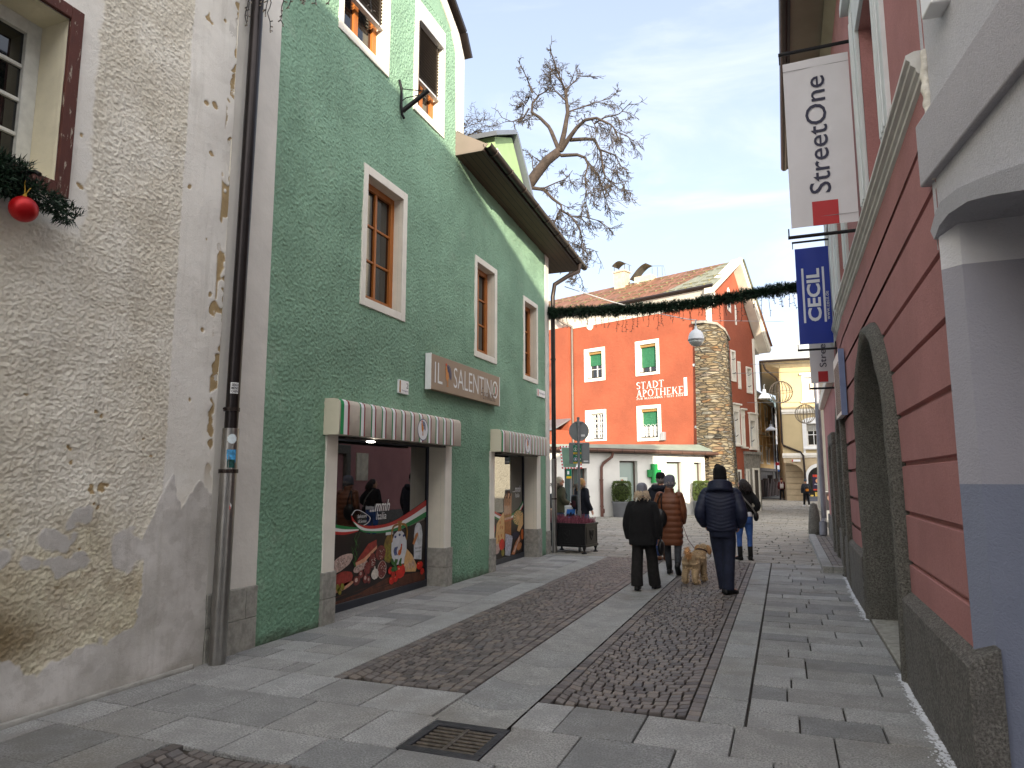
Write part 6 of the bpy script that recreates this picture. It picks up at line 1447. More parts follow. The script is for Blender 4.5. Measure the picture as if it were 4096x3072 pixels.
# ------------------------------------------------------------------ bare trees behind the green house
bark = M_('tree_bark', (62, 53, 47), .9, .3, 6, .02, 30); twigm = M_('twig_bark', (64, 57, 50), .9, .2, 4)
def twig(mb, p, d, l, r, depth, droop, mi=1):
    pts = [Vector(p)]; d = Vector(d).normalized(); n = 6
    for i in range(n):
        t = i/(n-1)
        d = (d+Vector((R.gauss(0, .16), R.gauss(0, .2), R.gauss(0, .14)))+Vector((0, 0, -droop*(1-t)*.35+.42*droop*max(0, t-.45)*2))).normalized()
        pts.append(pts[-1]+d*l/n)
        if depth > 0 and i > 0:
            for s_ in range(1 if R.random() < .75 else 2):
                q = (d+Vector((R.gauss(0, .7), R.gauss(0, .8), R.gauss(.1, .55)))).normalized(); twig(mb, pts[-1], q, l*R.uniform(.32, .6), r*.62, depth-1, droop*.8, mi)
    mb.tube(pts, [max(r*(1-.7*i/n), .0065) for i in range(n+1)], 4, mi, cap=False)
TR = {'trunk': [(-7.9, 9.2), (-7.83, 10.72), (-7.59, 11.30), (-7.25, 11.72), (-6.87, 12.13), (-6.44, 12.39)],
'A': [(-6.44, 12.39), (-6.72, 13.15), (-6.86, 13.42), (-7.19, 13.83), (-7.48, 14.08), (-7.50, 14.48), (-7.28, 14.78), (-6.99, 14.86), (-6.89, 15.28), (-6.87, 15.67)],
'A2': [(-7.48, 14.08), (-7.65, 13.77), (-8.02, 13.60), (-8.37, 13.79)], 'A3': [(-7.50, 14.48), (-7.73, 14.67), (-8.12, 14.80)], 'A4': [(-7.38, 14.65), (-7.53, 15.17), (-7.77, 15.73)],
'B': [(-6.44, 12.39), (-6.25, 13.02), (-6.15, 13.72), (-6.21, 14.50), (-6.37, 14.87), (-6.70, 15.34), (-6.89, 15.63)],
'B2': [(-6.16, 13.72), (-5.91, 13.86), (-5.31, 14.07), (-4.81, 14.25)], 'B3': [(-6.21, 14.50), (-6.09, 14.86), (-5.85, 15.24), (-5.43, 15.29)], 'B4': [(-6.21, 14.50), (-6.32, 14.91), (-6.41, 15.37)], 'B5': [(-6.19, 14.11), (-6.47, 14.36), (-6.61, 14.73)],
'C': [(-6.39, 12.43), (-6.06, 12.70), (-5.78, 12.98), (-5.46, 13.13), (-5.05, 13.05), (-4.57, 12.70), (-4.35, 12.34), (-4.05, 12.15)], 'C2': [(-5.23, 13.09), (-4.87, 13.18), (-4.34, 13.12), (-3.89, 13.31)],
'D': [(-6.06, 12.70), (-5.51, 12.62), (-5.20, 12.47), (-4.98, 11.99), (-4.88, 11.42), (-4.78, 10.95), (-4.43, 10.69), (-4.04, 10.68)], 'D2': [(-5.02, 12.18), (-4.58, 11.92), (-4.37, 11.47), (-4.12, 11.25)],
'E': [(-6.39, 12.24), (-5.79, 12.09), (-5.48, 11.85), (-5.33, 11.50), (-5.40, 11.05), (-5.32, 10.49), (-5.28, 9.94)], 'E2': [(-5.48, 11.85), (-5.17, 11.42), (-5.09, 10.95), (-4.92, 10.29)],
'F': [(-7.49, 11.28), (-7.01, 11.18), (-6.73, 10.84), (-6.46, 10.61), (-6.41, 10.37), (-6.18, 10.22), (-5.73, 10.13), (-5.06, 9.86)], 'F2': [(-6.18, 10.22), (-5.82, 9.74), (-5.61, 9.35), (-5.48, 8.97)], 'F3': [(-6.41, 10.37), (-6.70, 9.90), (-6.42, 9.45), (-5.97, 9.21), (-5.30, 8.95)],
'G': [(-7.40, 11.27), (-6.97, 11.20), (-6.59, 11.33), (-6.26, 11.46), (-6.03, 11.71)], 'H': [(-7.25, 11.72), (-7.49, 12.14), (-7.63, 12.74), (-7.34, 12.50)], 'I': [(-7.73, 11.08), (-7.35, 10.65), (-6.88, 10.16), (-6.61, 9.47), (-6.34, 8.80)], 'J': [(-6.88, 10.16), (-6.38, 9.22), (-6.16, 8.69), (-5.89, 8.08)]}
RAD = {'trunk': (.3, .2), 'A': (.11, .02), 'B': (.14, .02), 'C': (.13, .02), 'D': (.09, .02), 'E': (.085, .02), 'F': (.09, .02)}
T = thing('bare_tree', 'tall bare tree with a leaning trunk and drooping twigs behind the green house', 'tree', (-8.0, 21, 0))
mt = MB(); ml = MB(); tw = MB()
mt.tube([(-8.6, 21.4, 0), (-8.4, 21.2, 4), (-8.1, 21.1, 8)]+[(x, 21, z) for x, z in TR['trunk']], [.36, .32, .27, .23, .21, .19, .18, .165, .15], 10); mt.build('trunk', bark, T, smooth=True)
for k, pts in TR.items():
    if k == 'trunk': continue
    r0, r1 = RAD.get(k, (.045, .014)); bend = R.uniform(-1, 1); n = len(pts)
    p3 = [Vector((x, 21+bend*1.1*(i/(n-1))+R.uniform(-.06, .06), z)) for i, (x, z) in enumerate(pts)]
    ml.tube(p3, [(r0+(r1-r0)*min(1, i/(n-1)*1.15))*.72 for i in range(n)], 6, 0, cap=False)
    L_ = sum((p3[i+1]-p3[i]).length for i in range(n-1)); cnt = max(4, int(L_*5.0)); big_ = k in RAD
    for c in range(cnt):
        t = (.3 if big_ else .12)+(1-(.3 if big_ else .12))*(c+R.random())/cnt; f = t*(n-1); i = min(int(f), n-2); p = p3[i].lerp(p3[i+1], f-i); d = (p3[i+1]-p3[i]).normalized()
        droop = 1.2 if p.x > -5.9 and p.z < 13.3 else (.7 if p.z < 12 else .25)
        twig(tw, p, d*.75+Vector((R.gauss(0, .6), R.gauss(0, .6), R.gauss(0, .45))), R.uniform(.35, .72)*(1.15 if droop > 1 else .9)*(.55 if p.z > 14.9 else 1), R.uniform(.013, .018), 2 if R.random() < .75 else 1, droop, 0)
ml.build('branch', bark, T, smooth=True); tw.build('twigs', twigm, T)
T = thing('bare_tree', 'smaller bare tree crown just showing beside the green house gable', 'tree', (-12.2, 25, 0))
mt = MB(); mt.tube([(-12.4, 25, 0), (-12.2, 25, 8), (-12.3, 25, 14)], [.3, .22, .12], 8); mt.build('trunk', bark, T, smooth=True); tw = MB()
for i in range(26):
    a = R.uniform(-.6, 1.4); z = R.uniform(13.2, 16.2); twig(tw, (-12.1, 25, z), (math.cos(a), R.gauss(0, .5), math.sin(a)), R.uniform(.7, 1.45), .02, 3 if i % 2 else 2, .3, 0)
tw.build('twigs', twigm, T)

# ------------------------------------------------------------------ fir garlands, icicle lights, bauble
firm = M_('fir_needles', (28, 52, 34), .6, .3, 5, isl=.6); wire_m = M_('light_cable', (36, 34, 34), .6, .1); tip_m = M_('light_tip', (120, 110, 96), .4, .2)
def garland(mb, path, r, n, l=.05):
    P_ = [Vector(p) for p in path]; seg = [(P_[i+1]-P_[i]).length for i in range(len(P_)-1)]; tot = sum(seg)
    def at(s):
        for i, q in enumerate(seg):
            if s <= q: return P_[i].lerp(P_[i+1], s/q), (P_[i+1]-P_[i]).normalized()
            s -= q
        return P_[-1], (P_[-1]-P_[-2]).normalized()
    for i in range(n):
        s = R.random()*tot; p, d = at(s); a = Vector((R.gauss(0, 1), R.gauss(0, 1), R.gauss(0, 1))); a = (a-d*a.dot(d)).normalized()
        rr = r*(1+.25*math.sin(s*9)+.2*math.sin(s*23+1)); sp = p+a*R.uniform(0, rr*.75); g = (a+d*R.uniform(-.9, .9)).normalized()
        for q in range(5):
            h = (g+Vector((R.gauss(0, .4), R.gauss(0, .4), R.gauss(0, .4)))).normalized()*l*R.uniform(.7, 1.4); s_ = h.cross(Vector((R.gauss(0, 1), R.gauss(0, 1), R.gauss(0, 1)))).normalized()*l*.11; o = sp+g*l*.25*q
            mb.add([o-s_, o+s_, o+h], [(0, 1, 2)])
def cr0(p, n):
    P_ = [Vector(q) for q in p]; L_ = len(P_)-1; out = []
    for s in range(n+1):
        f = min(s/n*L_, L_-1e-6); i = int(f); out.append(P_[i].lerp(P_[i+1], f-i)+Vector((0, 0, .02*math.sin(s*1.3))))
    return out
def icicle(mb, p, l, mi=0):
    pts = [Vector(p)]
    k = max(3, int(l/.05))
    for i in range(k): pts.append(pts[-1]+Vector((R.gauss(0, .011), R.gauss(0, .008), -l/k)))
    mb.tube(pts, .0048, 5, 0)
    for q in pts[1:]:
        if R.random() < .62: d = Vector((R.choice((-1, 1))*R.uniform(.018, .034), R.gauss(0, .008), R.uniform(-.02, .004))); mb.tube([q, q+d*.45, q+d], .005, 5, 0); mb.tube([q+d*.6, q+d*1.25], .0065, 5, 1)
    mb.tube([pts[-1], pts[-1]+Vector((R.gauss(0, .004), 0, -.022))], .0065, 5, 1)
path = [(-5.0, 15.3, 5.52), (-4.83, 15.25, 5.48), (-3.68, 15.1, 5.40), (-2.84, 15, 5.34), (-2.03, 15, 5.33), (-1.25, 14.95, 5.36), (-.54, 14.9, 5.42), (-.01, 14.9, 5.46), (.45, 14.85, 5.47), (.98, 14.55, 5.52)]
T = thing('fir_garland', 'long green fir garland strung across the street from the green house corner', 'garland', (-2, 15, 5.3))
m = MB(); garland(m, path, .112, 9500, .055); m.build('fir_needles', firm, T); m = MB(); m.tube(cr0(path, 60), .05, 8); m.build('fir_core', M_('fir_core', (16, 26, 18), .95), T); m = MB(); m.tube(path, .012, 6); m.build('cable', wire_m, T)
T2 = thing('icicle_lights', 'short unlit icicle light strings hanging from the far garland', 'string lights', (-2, 15, 5.2)); m = MB()
for i in range(48):
    x = -4.7+5.15*(i+R.random()*.7)/48; k = 0
    while k < len(path)-2 and path[k+1][0] < x: k += 1
    f = (x-path[k][0])/(path[k+1][0]-path[k][0]); z = path[k][2]+f*(path[k+1][2]-path[k][2]); icicle(m, (x, 15+R.uniform(-.05, .05), z-.07), R.choice((.18, .26, .32, .42)))
m.build('cable', [wire_m, tip_m], T2)
path2 = [(-5.0, 5.3, 7.05), (-4.9, 5.25, 6.82), (-4.5, 5.2, 6.72), (-3.9, 5.2, 6.56), (-3.4, 5.2, 6.5), (-2.4, 5.2, 6.5), (-1, 5.2, 6.55), (.3, 5.1, 6.8), (.95, 5.05, 7.0)]
T = thing('fir_garland', 'near fir garland across the street just above the view', 'garland', (-2, 5.2, 6.5))
m = MB(); garland(m, path2, .1, 2600, .05); m.build('fir_needles', firm, T); m = MB(); m.tube(path2, .012, 6); m.build('cable', wire_m, T)
T2 = thing('icicle_lights', 'unlit black icicle light strings hanging at the top before the green house', 'string lights', (-4.5, 5.2, 6.6)); m = MB()
for x, zt, l in ((-5.02, 6.8, .36), (-4.98, 6.8, .52), (-4.9, 6.8, .5), (-4.84, 6.78, .3), (-4.76, 6.75, .38), (-4.7, 6.73, .42), (-4.62, 6.71, .62), (-4.5, 6.69, .55), (-4.4, 6.68, .36), (-4.28, 6.65, .32), (-4.15, 6.62, .3), (-4.02, 6.6, .36), (-3.86, 6.55, .34), (-3.62, 6.5, .3), (-3.5, 6.49, .42), (-3.14, 6.48, .38), (-2.7, 6.48, .25)):
    icicle(m, (x, 5.2+R.uniform(-.03, .03), zt), l)
m.build('cable', [wire_m, tip_m], T2)
# small arrangement on the sill of the white house
T = thing('fir_spray', 'fir branch arrangement fixed on the sill of the white house window', 'decoration', (-4.8, 3.05, 3.6))
m = MB(); 
for q in (((-4.95, 2.35, 3.66), (-4.86, 2.75, 3.68), (-4.84, 3.05, 3.68), (-4.84, 3.25, 3.64), (-4.82, 3.48, 3.56)), ((-4.9, 2.6, 3.74), (-4.86, 2.9, 3.78), (-4.84, 3.14, 3.78)), ((-4.88, 2.9, 3.68), (-4.82, 3.2, 3.64), (-4.8, 3.38, 3.56)), ((-4.88, 2.6, 3.64), (-4.87, 2.9, 3.62), (-4.86, 3.12, 3.62))):
    garland(m, q, .07, 330, .045); m.tube(q, .006, 5)
m.build('fir_needles', firm, T); m = MB(); m.tube([(-4.82, 3.1, 3.6), (-4.82, 3.1, 3.76), (-4.78, 3.13, 3.775), (-4.74, 3.14, 3.75)], .016, 8); m.build('iron_hook', black_iron, T)
bm = M_('bauble_red', (170, 12, 18), .38, .05, 3, metal=.35)
T = thing('bauble', 'matt red Christmas bauble hanging below the fir branch', 'bauble', (-4.75, 3.06, 3.47)); m = MB(); m.ell((-4.75, 3.06, 3.47), .088, .088, .088, 0, 28, 18); m.build('ball', bm, T, smooth=True)
m = MB(); m.tube([(-4.75, 3.06, 3.555), (-4.75, 3.06, 3.575)], .012, 8); m.tube([(-4.75, 3.06, 3.57), (-4.755, 3.055, 3.65), (-4.745, 3.05, 3.67)], .0035, 5); m.tube([(-4.75, 3.06, 3.57), (-4.74, 3.08, 3.62), (-4.745, 3.09, 3.63)], .004, 5); m.build('cap_and_thread', M_('gold_thread', (190, 150, 60), .35, .1, metal=.6), T)
# ------------------------------------------------------------------ street lamps on span wires, wire balls
lampw = M_('lamp_white', (186, 190, 194), .35, .05)
def lamp(x, y, z, r, label, cone=False):
    T = thing('street_lamp', label, 'street lamp', (x, y, z), group='lamps on span wires')
    m = MB()
    if cone: m.lathe([(0, .34), (.07, .34), (.07, .2), (.11, .17), (r*.8, .09), (r, .0), (r, -.03), (0, -.03)], (x, y, z), 20)
    else: m.lathe([(0, .36), (.035, .36), (.04, .29), (.06, .285), (.07, .262), (r*.6, .235), (r*.84, .17), (r*.98, .08), (r*1.02, .0), (r*1.05, -.02), (r*1.02, -.05), (0, -.05)], (x, y, z), 24)
    m.build('hood', lampw, T, angle=50)
    if not cone:
        m = MB(); m.lathe([(r*.97, -.05), (r*.9, -.11), (r*.6, -.18), (r*.25, -.21), (0, -.215)], (x, y, z), 24); m.build('diffuser', glassm('lamp_diffuser', (150, 154, 150), .15), T, smooth=True)
        m = MB(); m.lathe([(r*1.06, -.035), (r*1.09, -.035), (r*1.09, -.01), (r*1.06, -.01)], (x, y, z), 24); m.build('rim', M_('lamp_rim', (110, 112, 114), .4), T)
    m = MB(); m.tube([(x, y, z+.32), (x, y, z+.5), (x+.03, y, z+.56)], .02, 6); m.build('hanger', zinc, T)
lamp(-2.15, 20, 5.56, .215, 'large rounded white street lamp hanging before the rubble buttress')
lamp(-.62, 30, 4.9, .24, 'conical white pendant lamp in the side street beside the pharmacy gable', True)
lamp(-.62, 44, 4.5, .3, 'lower conical pendant lamp far up the street', True)
m = MB(); m.tube([(-5.1, 17, 6.6), (-4.2, 18.2, 6.42), (-3.2, 19.2, 6.24), (-2.4, 19.8, 6.12), (-2.12, 20, 6.1)], .014, 5); m.tube([(-2.12, 20, 6.1), (0, 20.5, 6.0), (1.2, 21, 6.05)], .006, 4); tag(m.build('span_wire', M_('pale_cable', (170, 172, 174), .5), None), 'pale span cable carrying the large street lamp', 'cable')
for y, z, x0, x1, nm in ((38, 7.55, -1.4, 6, 'upper'), (36.5, 6.9, -2.2, 6, 'middle'), (37, 5.45, -1.6, 6, 'lower')):
    m = MB(); m.tube([(x0, y, z), ((x0+x1)/2, y, z-.12), (x1, y, z+.1)], .011, 4); tag(m.build('span_wire', M_('grey_cable', (120, 122, 126), .5), None), 'thin %s wire stretched from the pharmacy gable across the square' % nm, 'cable')
def wireball(x, y, z, r, label):
    T = thing('wire_ball', label, 'decoration', (x, y, z), group='wire ball decorations')
    m = MB()
    for k in range(9):
        a = PI*k/9; m.tube([(x+r*math.cos(t)*math.cos(a), y+r*math.cos(t)*math.sin(a), z+r*math.sin(t)) for t in [2*PI*q/28 for q in range(29)]], .012, 4)
    m.tube([(x+r*math.cos(t), y+r*math.sin(t), z) for t in [2*PI*q/28 for q in range(29)]], .012, 4); m.build('cage', M_('ball_wire', (150, 140, 124), .6, .2), T)
    m = MB(); m.tube([(x, y, z+r), (x, y, 7.4 if z > 5.5 else 5.4)], .008, 4); m.build('wire', wire_m, T)
wireball(.02, 38, 6.03, .56, 'larger wire ball hanging before the left edge of the yellow house'); wireball(1.1, 38, 4.88, .48, 'smaller wire ball hanging over the yellow house window')
m = MB()
for i in range(9): m.tube([(-1.9+.3*i, 62, 3.9), (-1.9+.3*i+R.uniform(-.05, .05), 62, R.uniform(5.2, 6.4))], .012, 4)
for z in (4.4, 5.1, 5.8): m.tube([(-2.1, 62, z), (.4, 62, z+.1)], .012, 4)
tag(m.build('light_net', M_('net_wire', (160, 140, 110), .7), None), 'thin net of light wires hung across the far street', 'string lights')
# ------------------------------------------------------------------ planter with heather and the sign post
T = thing('planter', 'black cast iron planter box on feet at the corner of the green house', 'planter', (-4.6, 15.75, 0), math.radians(-9))
m = MB(); w, d, z0, z1 = .47, .34, .14, .66
m.box(-w, w, -d, d, z0+.03, z1-.04); m.box(-w-.015, w+.015, -d-.015, d+.015, z0, z0+.05)
for a in ((-w-.02, w+.02, -d-.02, -d+.03), (-w-.02, w+.02, d-.03, d+.02), (-w-.02, -w+.03, -d+.03, d-.03), (w-.03, w+.02, -d+.03, d-.03)): m.box(*a, z1-.04, z1)
for s_ in (-1, 1): m.box(s_*w-(.05 if s_ > 0 else 0), s_*w+(.05 if s_ < 0 else 0), -d-.008, -d, z0+.05, z1-.04)
m.build('box', black_iron, T, local=True, bevel=.006)
m = MB()
Mf = frame((0, -d-.001, .41), (1, 0, 0), UP); Ms = frame((w+.001, 0, .41), (0, 1, 0), UP)
for Mq, pw_ in ((Mf, w-.07), (Ms, d-.06)):
    ring(m, Mq, -pw_, pw_, -.19, .17, .012, 0, .008)
    sh = [(-.09, .09), (0, .11), (.09, .09), (.085, -.01), (.05, -.08), (0, -.12), (-.05, -.08), (-.085, -.01)]
    for i in range(8): a, b = sh[i], sh[(i+1) % 8]; m.tube([Mq @ Vector((*a, .006)), Mq @ Vector((*b, .006))], .009, 5)
    m.tube([Mq @ Vector((-.04, .04, .006)), Mq @ Vector((.04, -.03, .006))], .008, 5); m.tube([Mq @ Vector((-.05, .0, .006)), Mq @ Vector((.03, .06, .006))], .007, 5)
m.build('relief', black_iron, T, local=True)
for sx_ in (-1, 1):
    for sy_ in (-1, 1):
        m = MB(); m.lathe([(0, 0), (.055, 0), (.06, .015), (.03, .03), (.022, .06), (.028, .09), (.04, .12), (.04, .15), (0, .15)], (sx_*(w-.04), sy_*(d-.03), 0), 12); m.build('foot', black_iron, T, local=True)
T = thing('heather', 'dusky pink heather growing in the black planter', 'plant', (-4.6, 15.75, .6), math.radians(-9)); m = MB()
for i in range(1500):
    x, y = R.uniform(-w+.03, w-.03), R.uniform(-d+.03, d-.03); h = R.uniform(.07, .2)*(1+.25*math.sin(x*14)); dx, dy = R.gauss(0, .04), R.gauss(0, .04); m.add([(x-.006, y, 0), (x+.006, y+.002, 0), (x+dx+.004, y+dy, h), (x+dx-.004, y+dy, h)], [(0, 1, 2, 3)])
m.build('sprigs', M_('heather_pink', (128, 70, 84), .8, .3, 8, isl=.6), T, local=True)
m = MB(); m.box(-w+.03, w-.03, -d+.03, d-.03, -.04, .0); m.build('soil', M_('soil', (44, 34, 28), .95), T, local=True)
galv = M_('galvanised', (128, 130, 132), .45, .12, 9, metal=.5); sback = M_('sign_back_grey', (122, 126, 128), .5, .08, 4, metal=.2)
PXs, PYs = -4.46, 15.85
T = thing('sign_post', 'galvanised sign post rising behind the planter with a round sign seen from behind', 'sign post', (PXs, PYs, 0))
m = MB(); m.tube([(PXs, PYs, 0), (PXs, PYs, 3.08)], .034, 12); m.tube([(PXs, PYs, .7), (PXs, PYs, .92)], .045, 12); m.build('pole', galv, T, angle=40)
Mz = frame((PXs, PYs+.05, 0), (math.cos(math.radians(12)), math.sin(math.radians(12)), 0), UP)
m = MB(); m.prism([Mz @ Vector((.235*math.cos(a*PI/18), 2.76+.235*math.sin(a*PI/18), .0)) for a in range(36)], Mz.to_3x3() @ Vector((0, 0, -.02))); rs = m.build('round_sign', sback, T, bevel=.006)
m = MB(); m.fbox(Mz, .05, .14, 2.63, 2.68, .001, .003); m.build('sticker', sticker_white, rs)
m = MB(); m.fbox(Mz, -.24, .24, 2.0, 2.49, -.02, 0); [m.fbox(Mz, -.09, .09, z, z+.035, 0, .03) for z in (2.44, 2.53, 2.95, 2.1)]; bs = m.build('square_sign', sback, T, bevel=.018)
m = MB(); m.fbox(Mz, .1, .21, 2.04, 2.07, .001, .003); m.build('sticker', sticker_white, bs)
dg_ = M_('direction_green', (0, 112, 84), .45, .04); dy_ = M_('direction_yellow', (226, 186, 40), .45, .05); dnv = M_('direction_navy', (20, 50, 130), .45)
for z0, tx in ((2.225, 0), (2.0, 1)):
    m = MB(); m.fbox(Mz, -.135, .055, z0, z0+.205, .055, .06); dp = m.build('direction_plate', dg_, T)
    m = MB(); m.fbox(Mz, -.135, .055, z0-.002, z0+.036, .06, .064); m.build('yellow_strip', dy_, dp); tl = MB(); [tl.fbox(Mz, -.12+.026*q, -.104+.026*q+.006*(q % 2), z0+.008, z0+.024, .0635, .0645) for q in range(6)]; tl.build('plate_strokes', black_paint, dp)
    tl = MB(); [tl.fbox(Mz, -.08+.013*q, -.071+.013*q, z0+.178, z0+.189+.004*(q % 2), .0605, .0615) for q in range(6)]; tl.build('heading_strokes', sticker_white, dp)
    m = MB()
    cx, cz = -.082, z0+.105
    if tx: m.poly([Mz @ Vector((cx+.04*math.cos(a*PI/10), cz+.04*math.sin(a*PI/10), .0615)) for a in range(20)])
    (m.build('navy_disc', dnv, dp) if tx else None); m = MB()
    for i in range(20): a, b = i*PI/10, (i+1)*PI/10; m.poly([Mz @ Vector((cx+r*math.cos(t), cz+r*math.sin(t), .0625)) for r, t in ((.036, a), (.042, a), (.042, b), (.036, b))])
    if not tx: m.fbox(Mz, cx-.007, cx+.007, cz-.022, cz+.008, .062, .063); m.fbox(Mz, cx-.008, cx+.008, cz+.014, cz+.026, .062, .063); m.fbox(Mz, cx-.014, cx+.014, cz-.026, cz-.018, .062, .063)
    else: [m.poly([Mz @ Vector((cx+x, cz+z, .063)) for x, z in p]) for p in ([(-.02, -.015), (.02, -.015), (.012, .01), (-.012, .005)], [(-.01, .01), (.01, .012), (.0, .024)])]
    ax, az = .015, z0+.1; c_, s_ = (1, 0) if tx else (0, 1)
    ar = [(-.04, -.008), (.005, -.008), (.005, -.028), (.036, 0), (.005, .028), (.005, .008), (-.04, .008)]; m.poly([Mz @ Vector((ax-.005+x*c_-y*s_, az+x*s_+y*c_, .0625)) for x, y in ar]); m.build('symbol', sticker_white, dp)
# traffic mirror and second post at the annex
T = thing('traffic_mirror', 'street mirror with red and white chequered border behind the sign post', 'mirror', (-6.95, 24, 0))
Mm = frame((-7.0, 24, 2.0), (.97, .24, 0), (-.12, .1, 1)); m = MB(); m.fbox(Mm, -.36, .36, 0, .82, -.03, 0); m.build('backplate', sticker_white, T, bevel=.02)
m = MB(); k = 14
for i in range(k):
    if i % 2: continue
    for e in (0, 1): m.fbox(Mm, -.36+.72*i/k, -.36+.72*(i+1)/k, (.0 if not e else .77), (.05 if not e else .82), .001, .004); m.fbox(Mm, (-.36 if not e else .31), (-.31 if not e else .36), .82*i/k, .82*(i+1)/k, .001, .004)
m.build('red_check', film['red'], T); gm_ = NT('mirror_face'); gm_.col((.8, .82, .84)); gm_.p.inputs['Metallic'].default_value = 1; gm_.rough(.03); gm_.bump(gm_.noise(1.5, 1), .03, .5); m = MB(); m.fbox(Mm, -.3, .3, .06, .76, .0, .006); m.build('mirror_face', gm_.mat, T)
m = MB(); m.tube([(-7.06, 24.05, 0), (-7.06, 24.05, 2.6)], .035, 8); m.build('pole', galv, T); m = MB(); m.box(-7.2, -7.02, 23.98, 24.0, 1.66, 2.0); dp = m.build('direction_plate', dg_, T); m = MB(); m.box(-7.2, -7.02, 23.975, 23.99, 1.66, 1.74); m.build('yellow_strip', dy_, dp); m = MB(); m.box(-7.17, -7.1, 23.972, 23.98, 1.8, 1.92); m.build('symbol', sticker_white, dp)
# little table of goods by the annex door
T = thing('goods_crate', 'low crate of goods by the annex wall behind the planter', 'crate', tuple(MX @ Vector((-2.6, 0, .5)))); m = MB(); m.fbox(MX, -2.9, -2.2, 0, .35, .3, .7); m.build('crate', M_('crate_brown', (84, 62, 54), .8, .2, 4), T); m = MB(); [m.fbox(MX, -2.85+k*.13, -2.76+k*.13, .35, .35+R.uniform(.15, .4), .35, .6) for k in range(5)]; m.build('goods', M_('goods_mixed', (170, 140, 110), .7, .6, 8, isl=.4), T)
# ------------------------------------------------------------------ people
skin = M_('skin', (206, 152, 126), .55, .06, 8)
def cr(pts, n):
    """smooth path through points"""
    P_ = [Vector(p) for p in pts]; out = []; L_ = len(P_)-1
    for s in range(n+1):
        f = min(s/n*L_, L_-1e-6); i = int(f); f -= i
        a, b, c, d = P_[max(i-1, 0)], P_[i], P_[i+1], P_[min(i+2, L_)]
        out.append(.5*(2*b+(c-a)*f+(2*a-5*b+4*c-d)*f*f+(3*b-a-3*c+d)*f**3))
    return out
def lerpr(r, t):
    f = t*(len(r)-1); i = min(int(f), len(r)-2); f -= i; return r[i]*(1-f)+r[i+1]*f
def limb(mb, pts, r, n=14, k=24, quilt=None, mi=0):
    p = cr(pts, k); L_ = sum((p[i+1]-p[i]).length for i in range(k)); rs = []
    for i in range(k+1):
        q = lerpr(r, i/k)
        if quilt: q *= 1+quilt[1]*(abs(math.sin(PI*i/k*L_/quilt[0]))-.6)
        rs.append(q)
    mb.tube(p, rs, n, mi)
def shell(mb, prof, quilt=None, n=40, dz=.012, e=2.5, mi=0, wr=.0):
    """body shell: prof rows (z, rx, ry, cy[, cx]) from the hem up"""
    prof = [tuple(q)+(0,)*(5-len(q)) for q in prof]; zs_ = [q[0] for q in prof]; m_ = max(2, int((zs_[-1]-zs_[0])/dz)); rings = []; P_ = cr([(q[1], q[2], q[3]) for q in prof], 200); Z = cr([(q[0], q[4], 0) for q in prof], 200)
    for i in range(m_+1):
        t = i/m_; j = min(int(t*200), 200); rx, ry, cy = P_[j]; z, cx = Z[j][0], Z[j][1]; ring = []
        for a in range(n):
            th = 2*PI*a/n; c, s = math.cos(th), math.sin(th); x = rx*abs(c)**(2/e)*(1 if c >= 0 else -1); y = ry*abs(s)**(2/e)*(1 if s >= 0 else -1); k = 1
            if quilt: k = 1+quilt[1]*(abs(math.sin(PI*(z+quilt[2]*abs(x))/quilt[0]))-.6)
            if wr: k += wr*1.3*noise.noise(Vector((x*9, y*9, z*5)))+wr*.6*noise.noise(Vector((x*22, y*22, z*14+3)))
            ring.append((cx+x*k, cy+y*k, z))
        rings.append(ring)
    mb.loft(rings, mi)
def hand(mb, w, d, side, curl=.5):
    d = Vector(d).normalized(); s = Vector((0, 1, 0)); s = (s-d*s.dot(d)).normalized(); nrm = d.cross(s)*(-side)
    w = Vector(w); pc_ = w+d*.045
    for q in (-.024, -.008, .008, .024):
        b = w+d*.02+s*q*.8; mb.tube([b, w+d*.085+s*q], [.014, .0125], 8)
        f0 = w+d*.085+s*q; l = .07-.012*abs(q+.004)/.024; f1 = f0+(d+nrm*curl*.5).normalized()*l*.45; f2 = f1+(d*.7+nrm*curl).normalized()*l*.33; f3 = f2+(d*.35+nrm*curl*1.3).normalized()*l*.24
        mb.tube([f0, f1, f2, f3], [.0105, .0098, .009, .0075], 8)
    t0 = w+d*.025+s*.026; t1 = t0+(d*.6+s*.6+nrm*.3).normalized()*.035; t2 = t1+(d+s*.15+nrm*.4).normalized()*.03; mb.tube([t0, t1, t2], [.014, .0115, .009], 8)
